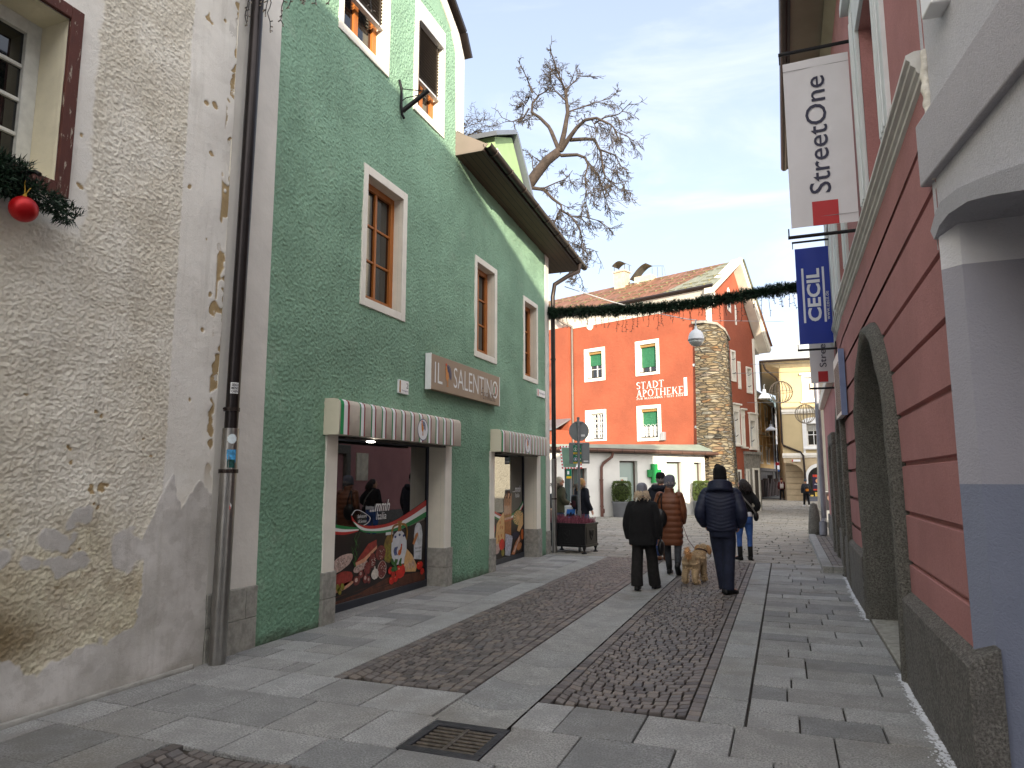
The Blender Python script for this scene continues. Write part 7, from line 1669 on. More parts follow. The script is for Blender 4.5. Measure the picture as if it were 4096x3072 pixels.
def person(label, loc, H, yaw, arms, legs, headyaw=0, sh=.175, tilt=0):
    k = H/1.75; m = MB()
    hM = Matrix.Translation((0, .02, 1.6)) @ Matrix.Rotation(headyaw, 4, 'Z') @ Matrix.Rotation(tilt, 4, 'X')
    h3 = hM.to_3x3()
    m.ell(hM @ Vector((0, -.005, .02)), .076, .096, .112, 0, 20, 14, h3); m.ell(hM @ Vector((0, .03, -.045)), .058, .066, .07, 0, 16, 10, h3)
    m.tube([hM @ Vector(p) for p in ((0, .088, .03), (0, .108, .0), (0, .112, -.018), (0, .092, -.028))], [.008, .012, .015, .01], 8)
    m.ell(hM @ Vector((0, .088, -.058)), .026, .014, .007, 0, 10, 6, h3); m.ell(hM @ Vector((0, .088, -.07)), .022, .014, .008, 0, 10, 6, h3); m.ell(hM @ Vector((0, .075, -.098)), .024, .022, .018, 0, 10, 6, h3)
    for s in (-1, 1): m.ell(hM @ Vector((s*.079, -.008, -.005)), .01, .02, .032, 0, 8, 6, h3); m.ell(hM @ Vector((s*.032, .082, .045)), .026, .014, .008, 0, 8, 6, h3)
    m.tube([(0, -.01, 1.38), (0, 0, 1.46), (0, .01, 1.55)], [.07, .054, .056], 14)
    shell(m, [(.86, .155, .11, 0), (.98, .145, .1, 0), (1.1, .125, .09, 0), (1.25, .15, .1, 0), (1.38, sh*.9, .09, 0), (1.44, .1, .06, 0)], n=24, dz=.03)
    for s, a in zip((-1, 1), arms):
        limb(m, a, [.055, .047, .044, .038, .028], 12, 20); hand(m, a[-1], Vector(a[-1])-Vector(a[-2]), s)
    for s, l in zip((-1, 1), legs):
        hip, kn, an = l[:3]; limb(m, [hip, ((hip[0]+kn[0])/2, (hip[1]+kn[1])/2+.015, (hip[2]+kn[2])/2), kn, ((kn[0]+an[0])/2, (kn[1]+an[1])/2-.02, (kn[2]+an[2])/2), an], [.08, .068, .045, .043, .032], 12, 20)
        p = l[3] if len(l) > 3 else 0; fx = l[4] if len(l) > 4 else 0; f = Vector((math.sin(fx)*math.cos(p), math.cos(fx)*math.cos(p), -math.sin(p))); a_ = Vector(an); m.tube([a_-f*.03-Vector((0, 0, .05)), a_+f*.1-Vector((0, 0, .045)), a_+f*.17-Vector((0, 0, .05))], [.033, .036, .022], 10)
    b = m.build('person', skin, None, local=True, remesh=.0095)
    b.scale = (k, k, k); b.location = loc; b.rotation_euler = (0, 0, yaw); tag(b, label, 'person')
    b['hm'] = 0; del b['hm']
    # eyes
    e = MB(); [e.ell(hM @ Vector((s*.031, .088, .022)), .011, .006, .006, 0, 8, 6, h3) for s in (-1, 1)]; e.build('eyes', M_('eye_dark', (40, 30, 26), .3, .02), b, local=True)
    return b, hM, Matrix.Translation(loc) @ Matrix.Rotation(yaw, 4, 'Z') @ Matrix.Scale(k, 4)
def shoes(b, legs, mat, boot=0, sole=None):
    for l in legs:
        an = Vector(l[2]); p = l[3] if len(l) > 3 else 0; fx = l[4] if len(l) > 4 else 0
        Mx = Matrix.Translation(an) @ Matrix.Rotation(-fx, 4, 'Z') @ Matrix.Rotation(-p, 4, 'X'); m = MB()
        prof = [(-.085, .03, .02, .07), (-.07, .038, .0, .085), (-.02, .042, 0, .1), (.05, .045, 0, .085), (.12, .05, 0, .065), (.17, .044, .002, .05), (.195, .025, .008, .035)]
        m.loft([[Mx @ Vector((w*math.cos(a)*(1 if math.sin(a) > 0 else 1.05), y, -.09+z0+(h-z0)*.5*(1+(math.sin(a) if math.sin(a) > 0 else max(-1, math.sin(a)*2.2))))) for a in [2*PI*q/14 for q in range(14)]] for y, w, z0, h in prof])
        if boot: m.tube([Mx @ Vector((0, -.025, -.03)), Mx @ Vector((0, -.02, .05)), Mx @ Vector((0, -.015, boot))], [.05, .05, .056], 12)
        m.build('shoe' if not boot else 'boot', mat, b, local=True, smooth=True)
def trousers(b, legs, mat, r, waist=(.95, .165, .12), flare=None):
    m = MB()
    for l in legs:
        hip, kn, an = [Vector(q) for q in l[:3]]; an = an+Vector((0, 0, -.03 if flare else .01))
        limb(m, [hip+Vector((0, 0, .06)), (hip+kn)/2+Vector((0, .015, 0)), kn, (kn+an)/2+Vector((0, -.02, 0)), an], r, 16, 26, (.13, .02))
    shell(m, [(.78, waist[1]*.92, waist[2]*.98, 0), (.86, waist[1]*1.02, waist[2]*1.05, 0), (.95, waist[1]*1.0, waist[2], 0), (1.04, waist[1]*.94, waist[2]*.95, 0)], n=28, dz=.02)
    return m.build('trousers', mat, b, local=True, remesh=.013)
def beanie(b, hM, mat, tail=0, slouch=.0, brim=.006, lo=.012):
    m = MB(); rings = []; h3 = hM.to_3x3()
    for z, r in ((lo, 1.12), (lo+.05, 1.17), (lo+.06, 1.13), (lo+.1, 1.14), (.125, 1.08), (.15, .95), (.17, .74), (.182+tail*.3, .42), (.186+tail, .06)):
        rings.append([hM @ Vector((.083*r*math.cos(a)*(1+.012*math.sin(a*16)), -.005-slouch*max(0, z-.05)+.103*r*math.sin(a), z+.012)) for a in [2*PI*q/32 for q in range(32)]])
    m.loft(rings); return m.build('beanie', mat, b, local=True, smooth=True)
def hair(b, hM, mat, L_, n=120, wave=.01, spread=1.0, cap=True, a0=.2, r=.006, back=1.0):
    m = MB(); h3 = hM.to_3x3()
    if cap: m.ell(hM @ Vector((0, -.016, .032)), .086, .1, .108, 0, 20, 14, h3)
    for i in range(n):
        a = R.uniform(PI+a0, 2*PI-a0) if R.random() < .75 else R.uniform(PI-.25, 2*PI+.25); t = R.uniform(.1, 1.0); p = Vector((math.cos(a)*.088*math.sqrt(1-(1-t)**2*.9), -.012+math.sin(a)*.1*math.sqrt(1-(1-t)**2*.9), .03+.1*(1-t))); o = Vector((math.cos(a), math.sin(a)*.8, 0)); ph = R.uniform(0, 6); l = L_*R.uniform(.7, 1.08); pts = []
        for q in range(8):
            f = q/7; w = o*(.028*math.sin(f*1.6)*spread)+Vector((math.sin(f*9+ph), math.cos(f*8+ph), 0))*wave*f; pts.append(hM @ (p+w+Vector((0, -.02*f*back, -l*f))))
        m.tube(pts, [r*(1.1-.8*q/7) for q in range(8)], 5, cap=False)
    return m.build('hair', mat, b, local=True, smooth=True)
def fur(b, mat, c, rx, ry, rt, n=900, tilt=.5, l=.04):
    m = MB()
    for i in range(n):
        a = R.uniform(-PI*1.18, PI*.18); p = Vector((c[0]+rx*math.cos(a), c[1]+ry*math.sin(a), c[2]+tilt*ry*-math.sin(a)*.6)); d = Vector((R.gauss(0, 1), R.gauss(0, 1), R.gauss(0, 1))).normalized(); q = p+d*rt*R.uniform(.3, 1); s = d.cross(Vector((R.gauss(0, 1), R.gauss(0, 1), 1))).normalized()*.005; m.add([q-s, q+s, q+d*l*R.uniform(.5, 1.2)], [(0, 1, 2)])
    return m.build('fur_trim', mat, b, local=True)
def legs_(l, r, kl=.02, kr=.02, hw=.088):
    """each foot: (x, y, lift, pitch, turn)"""
    out = []
    for s, f, kb in ((-1, l, kl), (1, r, kr)):
        an = (f[0], f[1], .09+f[2]); hip = (s*hw, 0, .9); out.append([hip, ((hip[0]+an[0])/2+s*.008, (hip[1]+an[1])/2+kb, .49+f[2]*.5), an, f[3], f[4]])
    return out
def puffer_hood(mb, z, w, d, cy, q):
    for i in range(4): limb(mb, [(math.cos(a)*(w-.012*i), cy+math.sin(a)*(d-.012*i), z+.045*i-.03*math.sin(a)) for a in [PI*1.12+PI*.98*-k/8 if False else PI*.9+PI*1.2*k/8 for k in range(9)]], [.03, .04, .045, .045, .045, .04, .03], 10, 24)

blackwool = M_('black_wool', (20, 20, 22), .95, .2, 40, .003, 300)
# 1: woman in black jacket and grey beanie
A1 = [[(-.19, 0, 1.38), (-.27, -.02, 1.1), (-.25, .05, .84)], [(.19, 0, 1.38), (.27, 0, 1.1), (.25, .08, .86)]]
G1 = legs_((-.09, -.1, 0, 0, -.1), (.14, .2, .0, 0, .15))
b, hM, T1 = person('woman in black jacket and grey beanie with blonde hair, seen from behind', (-2.06, 10.85, 0), 1.55, -.08, A1, G1, .15)
trousers(b, G1, M_('checked_black', (28, 26, 26), .9, .35, 16), [.1, .1, .098, .1, .105], (.95, .18, .135), 1); shoes(b, G1, black_paint)
m = MB(); shell(m, [(.74, .235, .165, -.01), (.9, .235, .165, -.01), (1.1, .225, .16, -.02), (1.28, .22, .155, -.02), (1.38, .2, .13, -.015), (1.445, .125, .1, 0), (1.5, .08, .08, 0), (1.545, .074, .078, .005)], n=40, wr=.05)
for a in A1: limb(m, [(a[0][0]*.82, a[0][1], a[0][2]+.0), a[0], a[1], a[2]], [.09, .092, .083, .075, .068], 14, 24, (.1, .03))
m.build('jacket', blackwool, b, local=True, remesh=.012); beanie(b, hM, M_('grey_knit', (122, 124, 134), .95, .12, 60, .004, 200), 0, .15, lo=-.05); hair(b, hM, M_('blonde_hair', (196, 176, 150), .5, .2, 30), .15, 110, .02, 1.7, False, .0, .0065)
T = thing('handbag', 'black handbag hanging at the side of the woman in the black jacket', 'bag', tuple(T1 @ Vector((.29, .06, .6)))); m = MB()
c = T1 @ Vector((.3, .06, .7)); m.ell(c, .05, .13, .12, 0, 14, 10); m.tube([c+Vector((0, -.08, .1)), c+Vector((0, -.02, .2)), c+Vector((0, .06, .1))], .008, 6); m.build('bag', M_('black_leather', (18, 18, 20), .4, .1, 10), T, smooth=True)
# 2: woman in brown quilted coat with the dog
A2 = [[(-.18, 0, 1.38), (-.24, -.03, 1.12), (-.2, .12, .95)], [(.18, 0, 1.38), (.235, .02, 1.12), (.2, .14, .92)]]
G2 = legs_((-.05, .06, 0, 0, -.05), (.16, -.22, .09, .75, .05), .03, .1)
b, hM, T2_ = person('woman in long brown quilted coat and grey knit hat walking the dog', (-1.93, 12.75, 0), 1.68, -.05, A2, G2, .75)
trousers(b, G2, M_('grey_denim', (52, 54, 60), .85, .2, 14), [.095, .085, .07, .062, .055], (.95, .17, .125)); shoes(b, G2, black_paint, .16)
cm = M_('brown_quilt', (112, 66, 42), .5, .15, 5, .003, 50); m = MB(); Q = (.105, .07, 0)
shell(m, [(.52, .215, .155, 0), (.7, .225, .16, 0), (.9, .225, .16, -.01), (1.1, .21, .155, -.02), (1.28, .21, .15, -.02), (1.38, .19, .125, -.015), (1.44, .12, .1, 0), (1.5, .085, .088, .005), (1.54, .082, .085, .01)], Q, 44, .01)
for a in A2: limb(m, [(a[0][0]*.8, a[0][1], a[0][2]+.0), a[0], a[1], a[2]], [.085, .088, .078, .07, .06], 16, 40, (.1, .08))
m.build('coat', cm, b, local=True, smooth=True); beanie(b, hM, M_('blue_grey_knit', (104, 104, 116), .95, .2, 60, .004, 200), 0, .1, lo=-.03); hair(b, hM, M_('grey_hair', (140, 130, 124), .5, .2, 30), .05, 50, .006, .8)
T = thing('shoulder_bag', 'black shoulder bag slung behind the woman in the brown coat', 'bag', tuple(T2_ @ Vector((-.17, -.17, .9)))); m = MB(); c = T2_ @ Vector((-.15, -.19, 1.0)); m.ell(c, .13, .06, .17, 0, 16, 12); m.build('bag', _cache['black_leather'], T, smooth=True)
m = MB(); m.tube([T2_ @ Vector(p) for p in ((-.22, -.18, 1.1), (-.19, -.17, 1.3), (-.14, -.08, 1.445), (-.15, .06, 1.4), (-.2, .12, 1.2))], .012, 6); m.tube([T2_ @ Vector(p) for p in ((-.1, -.2, 1.1), (-.12, -.18, 1.3), (-.12, -.08, 1.45))], .012, 6); m.build('strap', _cache['black_leather'], T)
leash0 = T2_ @ Vector((.2, .15, .86))
# 3: man in navy jacket and cap ahead of her
A3 = [[(-.19, 0, 1.38), (-.25, .02, 1.12), (-.22, .12, .9)], [(.19, 0, 1.38), (.25, .0, 1.12), (.23, .1, .9)]]
G3 = legs_((-.08, .1, 0, 0, -.05), (.12, -.2, .13, .95, 0), .03, .1)
b, hM, T3 = person('man in navy hooded jacket and black cap, half hidden by the brown coat', (-2.4, 14.7, 0), 1.75, -.1, A3, G3, .1)
trousers(b, G3, M_('blue_denim', (48, 66, 108), .85, .2, 14), [.1, .092, .078, .072, .068]); shoes(b, G3, M_('brown_leather', (92, 56, 36), .5, .15, 9))
m = MB(); shell(m, [(.78, .22, .16, 0), (1.0, .22, .16, -.01), (1.25, .225, .155, -.02), (1.38, .205, .13, -.015), (1.45, .13, .1, 0), (1.5, .09, .09, 0)], n=40, wr=.05)
for a in A3: limb(m, [(a[0][0]*.8, a[0][1], a[0][2]+.0), a[0], a[1], a[2]], [.088, .09, .08, .07, .06], 14, 24, (.1, .03))
limb(m, [(-.13, .03, 1.5), (-.12, -.1, 1.48), (0, -.15, 1.46), (.12, -.1, 1.48), (.13, .03, 1.5)], [.04, .055, .06, .055, .04], 10, 20)
nv = M_('navy_cloth', (22, 24, 36), .85, .15, 12, .003, 120); m.build('jacket', nv, b, local=True, remesh=.012); beanie(b, hM, M_('black_knit', (20, 20, 22), .95, .15, 60, .004, 200), -.03, 0, lo=.02); hair(b, hM, _cache['grey_hair'], .05, 50, .004, .6)
m = MB(); limb(m, [(-.1, .02, 1.53), (-.1, -.08, 1.54), (-.03, -.12, 1.545)], [.02, .03, .03], 10, 12); m.build('hood_lining', M_('pale_fleece', (160, 156, 152), .95, .1, 40), b, local=True, smooth=True)
# 4: big man in navy puffer jacket, hands in pockets
A4 = [[(-.205, 0, 1.37), (-.285, -.09, 1.12), (-.24, .06, .95)], [(.205, 0, 1.37), (.285, -.09, 1.12), (.24, .06, .95)]]
G4 = legs_((.0, .12, 0, 0, .0), (.06, -.06, 0, .0, .6), .03, .03)
b, hM, T4 = person('tall man in navy puffer jacket and black pointed beanie with hands in his pockets', (-.9, 10.88, 0), 1.8, 0, A4, G4, 0, .19)
trousers(b, G4, M_('dark_denim', (26, 32, 52), .85, .25, 14), [.105, .1, .086, .082, .082], (.95, .175, .13), 1); shoes(b, G4, black_paint)
pj = M_('navy_puffer', (26, 32, 54), .62, .12, 6, .003, 40); m = MB(); Q = (.052, .05, -.32)
shell(m, [(.865, .2, .15, 0), (.9, .215, .165, 0), (1.0, .215, .165, -.01), (1.2, .23, .165, -.02), (1.33, .235, .155, -.02), (1.41, .19, .13, -.015), (1.46, .13, .11, 0), (1.5, .09, .09, 0)], Q, 48, .008)
for a in A4: limb(m, [(a[0][0]*.8, a[0][1], a[0][2]+.0), a[0], a[1], a[2]], [.088, .092, .085, .078, .064], 16, 60, (.055, .07))
for i in range(5):
    t = i/4; limb(m, [((.155-.02*t)*math.cos(a), -.03+(.15-.035*t)*math.sin(a), 1.425+.025*i-.05*math.sin(a)*(1-t*.3)) for a in [PI*.82+PI*1.36*q/10 for q in range(11)]], [.028, .034, .036, .037, .037, .036, .034, .028], 10, 30)
m.build('jacket', pj, b, local=True, smooth=True); beanie(b, hM, _cache['black_knit'], .004, .25, lo=-.03); m = MB(); m.tube([hM @ Vector((-.05, -.02, .165)), hM @ Vector((-.03, -.02, .2)), hM @ Vector((.01, -.03, .2))], [.035, .026, .012], 10); m.build('beanie_fold', _cache['black_knit'], b, local=True, smooth=True)
# 5: woman in jeans and short black jacket
A5 = [[(-.17, 0, 1.38), (-.23, .02, 1.13), (-.14, .2, 1.08)], [(.17, 0, 1.38), (.29, -.1, 1.16), (.16, .12, 1.0)]]
G5 = legs_((-.12, -.02, 0, 0, -.5), (.1, .0, 0, 0, .0), .02, .02)
b, hM, T5 = person('woman in short black jacket and blue jeans with dark wavy hair', (-.83, 15.45, 0), 1.66, .12, A5, G5, .95)
trousers(b, G5, M_('mid_denim', (52, 86, 148), .8, .22, 10), [.1, .088, .06, .054, .042], (.95, .175, .13)); shoes(b, G5, _cache['black_wool'], .2)
m = MB(); shell(m, [(1.0, .17, .13, 0), (1.1, .165, .13, -.01), (1.25, .19, .14, -.015), (1.38, .185, .12, -.01), (1.45, .11, .09, 0), (1.5, .07, .07, 0)], n=40, wr=.05)
for a in A5: limb(m, [(a[0][0]*.8, a[0][1], a[0][2]+.0), a[0], a[1], a[2]], [.08, .084, .074, .065, .056], 14, 24, (.1, .03))
m.build('jacket', blackwool, b, local=True, remesh=.012); m = MB(); shell(m, [(.93, .178, .14, 0), (.98, .175, .138, 0), (1.03, .165, .13, 0)], n=36); m.build('shirt', M_('white_shirt', (226, 226, 230), .9, .05), b, local=True, smooth=True)
hair(b, hM, M_('dark_hair', (34, 25, 22), .45, .2, 30), .21, 260, .03, 3.0, True, -.15, .0085)
T = thing('crossbody_bag', 'small black crossbody bag on the hip of the woman in jeans', 'bag', tuple(T5 @ Vector((.24, .0, .85)))); m = MB(); c = T5 @ Vector((.25, -.02, .93)); m.ell(c, .055, .1, .1, 0, 14, 10); m.build('bag', _cache['black_leather'], T, smooth=True); m = MB(); m.tube([T5 @ Vector(p) for p in ((.24, -.08, 1.0), (.12, -.165, 1.18), (-.02, -.165, 1.35), (-.1, -.1, 1.47))], .016, 6); m.build('strap', M_('woven_strap', (120, 116, 112), .7, .4, 60), T)
# 6 and 7: two women at the corner of the annex
fu = M_('fur_grey', (120, 108, 98), .9, .3, 20, isl=.5); dn = M_('light_denim', (74, 104, 140), .85, .2, 10)
A6 = [[(-.17, 0, 1.38), (-.22, .02, 1.12), (-.18, .12, .9)], [(.17, 0, 1.38), (.22, -.02, 1.15), (.2, .16, 1.06)]]
G6 = legs_((-.09, .12, 0, 0, 0), (.1, -.08, 0, 0, 0))
b, hM, T6 = person('woman with grey blonde hair in olive parka, carrying a white shopping bag', (-5.38, 17.25, 0), 1.72, -.75, A6, G6, -.45)
trousers(b, G6, dn, [.098, .088, .07, .064, .058]); shoes(b, G6, black_paint)
m = MB(); shell(m, [(.82, .225, .165, 0), (.92, .22, .16, 0), (1.1, .2, .15, -.01), (1.28, .205, .15, -.02), (1.38, .19, .125, -.01), (1.45, .12, .1, 0), (1.5, .08, .08, 0)], n=40, wr=.06)
for a in A6: limb(m, [(a[0][0]*.8, a[0][1], a[0][2]+.0), a[0], a[1], a[2]], [.085, .088, .078, .07, .06], 14, 24, (.1, .03))
m.build('parka', M_('olive_cloth', (84, 80, 64), .9, .12, 12, .003, 120), b, local=True, remesh=.012); hair(b, hM, M_('grey_blonde', (178, 166, 148), .5, .2, 30), .19, 150, .01, 1.2, True, -.1, .0065); fur(b, fu, (0, -.06, 1.5), .15, .13, .045, 1000)
m = MB(); [m.tube([hM @ Vector((s*.031+.026*math.cos(a), .1, .022+.02*math.sin(a))) for a in [q*PI/6 for q in range(13)]], .0025, 4) for s in (-1, 1)]; [m.tube([hM @ Vector((s*.056, .1, .024)), hM @ Vector((s*.082, 0, .026))], .0025, 4) for s in (-1, 1)]; m.build('glasses', black_paint, b, local=True)
def pack(label, Tm, mat, sc=1.0, extra=None):
    T = thing('backpack', label, 'backpack', tuple(Tm @ Vector((0, -.22, 1.0)))); m = MB(); rings = []
    for z, w, d in ((.93, .1, .05), (.95, .125, .07), (1.1, .13, .08), (1.25, .12, .07), (1.3, .1, .05)): rings.append([Tm @ Vector((w*sc*abs(math.cos(a))**.6*(1 if math.cos(a) > 0 else -1), -.23+d*abs(math.sin(a))**.6*(1 if math.sin(a) > 0 else -1), z)) for a in [2*PI*q/20 for q in range(20)]])
    m.loft(rings); m.build('pack', mat, T, smooth=True); m = MB(); rings = [[Tm @ Vector((w*sc*math.cos(a)*1.0, -.3+.03*math.sin(a), z)) for a in [2*PI*q/14 for q in range(14)]] for z, w in ((.98, .07), (1.0, .09), (1.12, .09), (1.15, .06))]; m.loft(rings); m.build('front_pocket', extra or mat, T, smooth=True)
    m = MB(); [m.tube([Tm @ Vector(p) for p in ((s*.08, -.17, 1.3), (s*.1, -.1, 1.44), (s*.12, .06, 1.42), (s*.15, .15, 1.25), (s*.17, .05, 1.05), (s*.1, -.17, .98))], .014, 6) for s in (-1, 1)]; m.build('strap', mat, T); return T
pack('black leather backpack on the woman in the olive parka', T6, _cache['black_leather'])
def carrier(label, Tm, h):
    T = thing('shopping_bag', label, 'bag', tuple(Tm @ Vector(h))); h = Vector(h); Mq = Tm @ Matrix.Translation(h) @ Matrix.Rotation(.25, 4, 'Y'); m = MB()
    m.loft([[Mq @ Vector((x*k, y*k2, z)) for x, y in ((-.06, -.17), (.06, -.17), (.06, .17), (-.06, .17))] for z, k, k2 in ((-.5, 1.0, 1.0), (-.3, 1.15, 1.02), (-.08, .9, 1.0), (-.06, .7, 1.0))]); m.build('bag', M_('white_plastic', (224, 228, 232), .35, .05), T, bevel=.015)
    for s in (-1, 1):
        m = MB(); m.poly([Mq @ Vector((s*.072, y, z)) for y, z in ((-.12, -.46), (.13, -.46), (.13, -.14), (-.12, -.14))]); p = m.build('print', M_('print_blue', (60, 130, 220), .4, .08), T); m = MB(); m.poly([Mq @ Vector((s*.0735, y, z)) for y, z in ((-.12, -.46), (.13, -.46), (.13, -.3), (.08, -.24), (.05, -.28), (.01, -.2), (-.04, -.28), (-.08, -.24), (-.12, -.3))]); m.build('mountains', M_('print_navy', (14, 22, 50), .4, .1), p)
        fr = Mq @ frame((s*.075, -.1*s, -.42), (0, s, 0), UP); tl = MB(); [tl.fbox(fr, .034*q, .034*q+.024, .045*k+.004*(q % 2), .045*k+.034, 0, .001) for q in range(6) for k in (0, 1)]; [tl.fbox(fr, .034*q+.01, .034*q+.034, .045*k+.014, .045*k+.021, .0, .0012) for q in range(5) for k in (0, 1)]; tl.build('print_strokes', _cache['print_blue'], p)
    m = MB(); [m.tube([Mq @ Vector(p) for p in ((.04*s, -.06, -.07), (.02*s, -.02, .02), (.0, .0, .04), (.02*s, .04, .0), (.04*s, .08, -.07))], .006, 5) for s in (-1, 1)]; m.build('handle', _cache['white_plastic'], T)
carrier('white shopping bag with blue mountain print hanging from the olive parka woman', T6, (.22, .2, 1.06))
A7 = [[(-.17, 0, 1.38), (-.22, .04, 1.12), (-.2, .15, .9)], [(.17, 0, 1.38), (.24, -.02, 1.12), (.26, .1, .9)]]
G7 = legs_((-.08, -.12, .0, 0, 0), (.11, .16, 0, 0, 0))
b, hM, T7 = person('woman with long blonde hair in dark coat with fur hood behind the sign post', (-4.86, 17.5, 0), 1.68, -.55, A7, G7, -.2)
trousers(b, G7, dn, [.098, .09, .074, .068, .062]); shoes(b, G7, black_paint)
m = MB(); shell(m, [(.8, .22, .165, 0), (.9, .215, .16, 0), (1.1, .2, .15, -.01), (1.28, .2, .15, -.02), (1.38, .185, .125, -.01), (1.45, .12, .1, 0), (1.5, .08, .08, 0)], n=40, wr=.06)
for a in A7: limb(m, [(a[0][0]*.8, a[0][1], a[0][2]+.0), a[0], a[1], a[2]], [.085, .088, .078, .07, .06], 14, 24, (.1, .03))
m.build('coat', nv, b, local=True, remesh=.012); hair(b, hM, M_('honey_hair', (180, 138, 84), .45, .2, 30), .38, 130, .008, 1.0, True, .2, .0065); fur(b, fu, (0, -.06, 1.5), .15, .13, .04, 800)
pack('dark backpack on the long haired woman in the dark coat', T7, _cache['black_leather'], 1.0, M_('plum_cloth', (60, 26, 34), .8)); carrier('second shopping bag with blue mountain print, behind the sign post', T7, (-.22, .2, .98))
# far pedestrians
def walker(label, loc, H, yaw, coat, pants, shoe, cap, packm=None, pk=None):
    A = [[(-.18, 0, 1.38), (-.25, 0, 1.12), (-.24, .08, .88)], [(.18, 0, 1.38), (.25, 0, 1.12), (.24, .08, .88)]]; G_ = legs_((-.12, .1, 0, 0, -.2), (.13, -.1, 0, .1, .3)); b, hM, Tm = person(label, loc, H, yaw, A, G_)
    trousers(b, G_, pants, [.098, .09, .075, .07, .065]); shoes(b, G_, shoe); m = MB(); shell(m, [(.84, .21, .15, 0), (1.1, .21, .15, -.01), (1.28, .215, .15, -.02), (1.4, .19, .12, -.01), (1.48, .1, .09, 0)], n=28, dz=.03)
    for a in A: limb(m, [(a[0][0]*.8, a[0][1], a[0][2]), a[0], a[1], a[2]], [.085, .088, .078, .07, .06], 10, 14)
    m.build('jacket', coat, b, local=True, smooth=True); beanie(b, hM, cap)
    if pk: pack(pk, Tm, packm, 1.1, M_('pack_orange', (214, 130, 30), .7, .2, 5) if 'orange' in pk else None)
gk = M_('charcoal_cloth', (44, 48, 54), .9, .1)
walker('pedestrian in charcoal jacket and dark trousers crossing the square alone', (1.15, 46.5, 0), 1.6, .25, gk, blackwool, sticker_white, M_('slate_knit', (70, 82, 90), .9), _cache['black_leather'], 'backpack with an orange patch on the lone pedestrian in the square')
walker('pedestrian in dark red jacket with pale rucksack far up the street', (-.28, 60, 0), 1.68, .1, M_('dark_red_cloth', (84, 30, 32), .9), blackwool, black_paint, M_('brown_knit', (80, 40, 36), .9), M_('pale_pack', (196, 190, 186), .8), 'pale rucksack on the far pedestrian in red')
walker('pedestrian in black beside the arcade pier, furthest up the street', (.12, 62, 0), 1.7, 0, blackwool, blackwool, black_paint, blackwool)
# ------------------------------------------------------------------ dog
fur_d = M_('dog_fur', (204, 176, 138), .85, .22, 9, .012, 55, isl=.35); fur_dark = M_('dog_ear_fur', (168, 128, 88), .85, .2, 9, .012, 55, isl=.35)
DL = (-1.42, 11.85, 0); DY_ = -.22
def dogp(p): return Matrix.Translation(DL) @ Matrix.Rotation(DY_, 4, 'Z') @ Vector(p)
m = MB()
limb(m, [(0, -.21, .33), (0, -.12, .335), (0, .05, .325), (0, .18, .335), (0, .24, .36)], [.075, .105, .1, .105, .08], 16, 20)
limb(m, [(0, .2, .36), (0.01, .25, .42), (.02, .28, .46)], [.085, .07, .065], 12, 10)
m.ell((.03, .3, .47), .07, .08, .068, 0, 16, 12); limb(m, [(.04, .33, .46), (.07, .4, .445), (.085, .425, .44)], [.045, .034, .026], 10, 8)
for s in (-1, 1):
    limb(m, [(s*.065, -.18, .31), (s*.075, -.15, .22), (s*.075, -.215, .12), (s*.078, -.2, .04), (s*.078, -.175, .022)], [.07, .06, .042, .04, .04], 12, 18)
    limb(m, [(s*.062, .17, .3), (s*.066, .165, .2), (s*.066, .18, .1), (s*.066, .185, .035), (s*.066, .2, .022)], [.06, .05, .042, .04, .04], 12, 16)
dog = m.build('dog', fur_d, None, local=True, remesh=.009); dog.location = DL; dog.scale = (1.1, 1.1, 1.1); dog.rotation_euler = (0, 0, DY_); tag(dog, 'small curly golden brown dog standing on the setts with its back to us', 'dog')
m = MB(); limb(m, [(0, -.21, .37), (-.015, -.25, .43), (-.03, -.23, .47), (-.04, -.19, .485)], [.03, .032, .032, .02], 10, 12)
def tuft(mb, p, d, l, w):
    d = Vector(d).normalized(); s = d.cross(Vector((R.gauss(0, 1), R.gauss(0, 1), R.gauss(0, 1)))).normalized()*w; p = Vector(p); c = Vector((R.gauss(0, .5), R.gauss(0, .5), R.gauss(-.3, .5)))*l*.6
    mb.add([p-s, p+s, p+d*l*.6+c*.5+s*.7, p+d*l*.8+c], [(0, 1, 2), (0, 2, 3)])
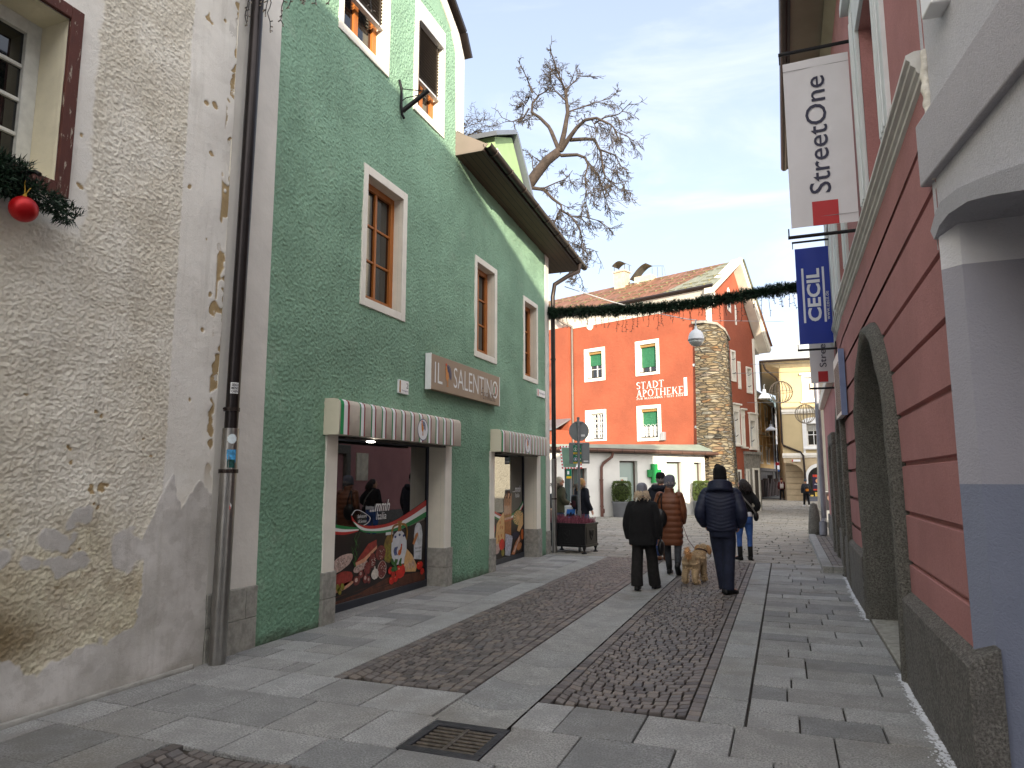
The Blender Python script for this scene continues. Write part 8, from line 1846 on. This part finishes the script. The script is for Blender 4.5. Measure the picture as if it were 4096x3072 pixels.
for i in range(260): t = R.random(); q = cr([(0, -.21, .37), (-.015, -.25, .43), (-.03, -.23, .47), (-.04, -.19, .485)], 20)[int(t*20)]; d = Vector((R.gauss(0, 1), R.gauss(0, 1), R.gauss(-.2, 1))).normalized(); tuft(m, q+d*.026, d, .042, .006)
m.build('tail', M_('dog_tail_fur', (186, 140, 94), .85, .2, 9, .01, 50, isl=.35), dog, local=True)
for s in (-1, 1):
    m = MB(); limb(m, [(.03+s*.062, .29, .51), (.03+s*.092, .285, .475), (.03+s*.098, .285, .42), (.03+s*.09, .29, .385)], [.018, .032, .034, .02], 10, 10); m.build('ear', fur_dark, dog, local=True, smooth=True)
m = MB(); N_ = MB()
axes = [([(0, -.22, .33), (0, 0, .33), (0, .22, .35)], .104), ([(.01, .25, .42), (.03, .3, .48)], .072)]+[([(s*.072, -.17, .28), (s*.076, -.18, .14), (s*.078, -.2, .03)], .045) for s in (-1, 1)]+[([(s*.066, .17, .26), (s*.066, .175, .12), (s*.066, .19, .03)], .04) for s in (-1, 1)]
for pts, r in axes:
    pp = cr(pts, 30); n = 1300 if r > .085 else 300
    for i in range(n):
        j = R.randint(0, 29); t = (pp[j+1]-pp[j]).normalized(); d = Vector((R.gauss(0, 1), R.gauss(0, 1), R.gauss(0, 1))); d = (d-t*d.dot(t)).normalized(); q = pp[j]+d*r*.97; tuft(m, (q.x, q.y, max(q.z, .012)), d+Vector((0, -.5, -.6)), .024, .005)
m.build('curls', fur_d, dog, local=True)
m = MB(); m.tube([(.015+.082*math.cos(a), .245+.06*math.sin(a), .43-.035*math.sin(a)) for a in [2*PI*q/20 for q in range(21)]], .011, 6); m.build('collar', M_('plaid_collar', (60, 34, 36), .8, .5, 60), dog, local=True)
m = MB(); m.ell((.09, .432, .448), .014, .012, .011, 0, 10, 8); m.build('nose', black_paint, dog, local=True)
e = dogp((0, .2, .47)); m = MB(); m.tube([leash0, leash0.lerp(e, .35)+Vector((0, 0, -.1)), leash0.lerp(e, .7)+Vector((0, 0, -.07)), e], .006, 5); tag(m.build('leash', M_('leash_red', (84, 44, 48), .7, .1), None), 'thin dark red leash from the brown coat woman to the dog', 'leash')
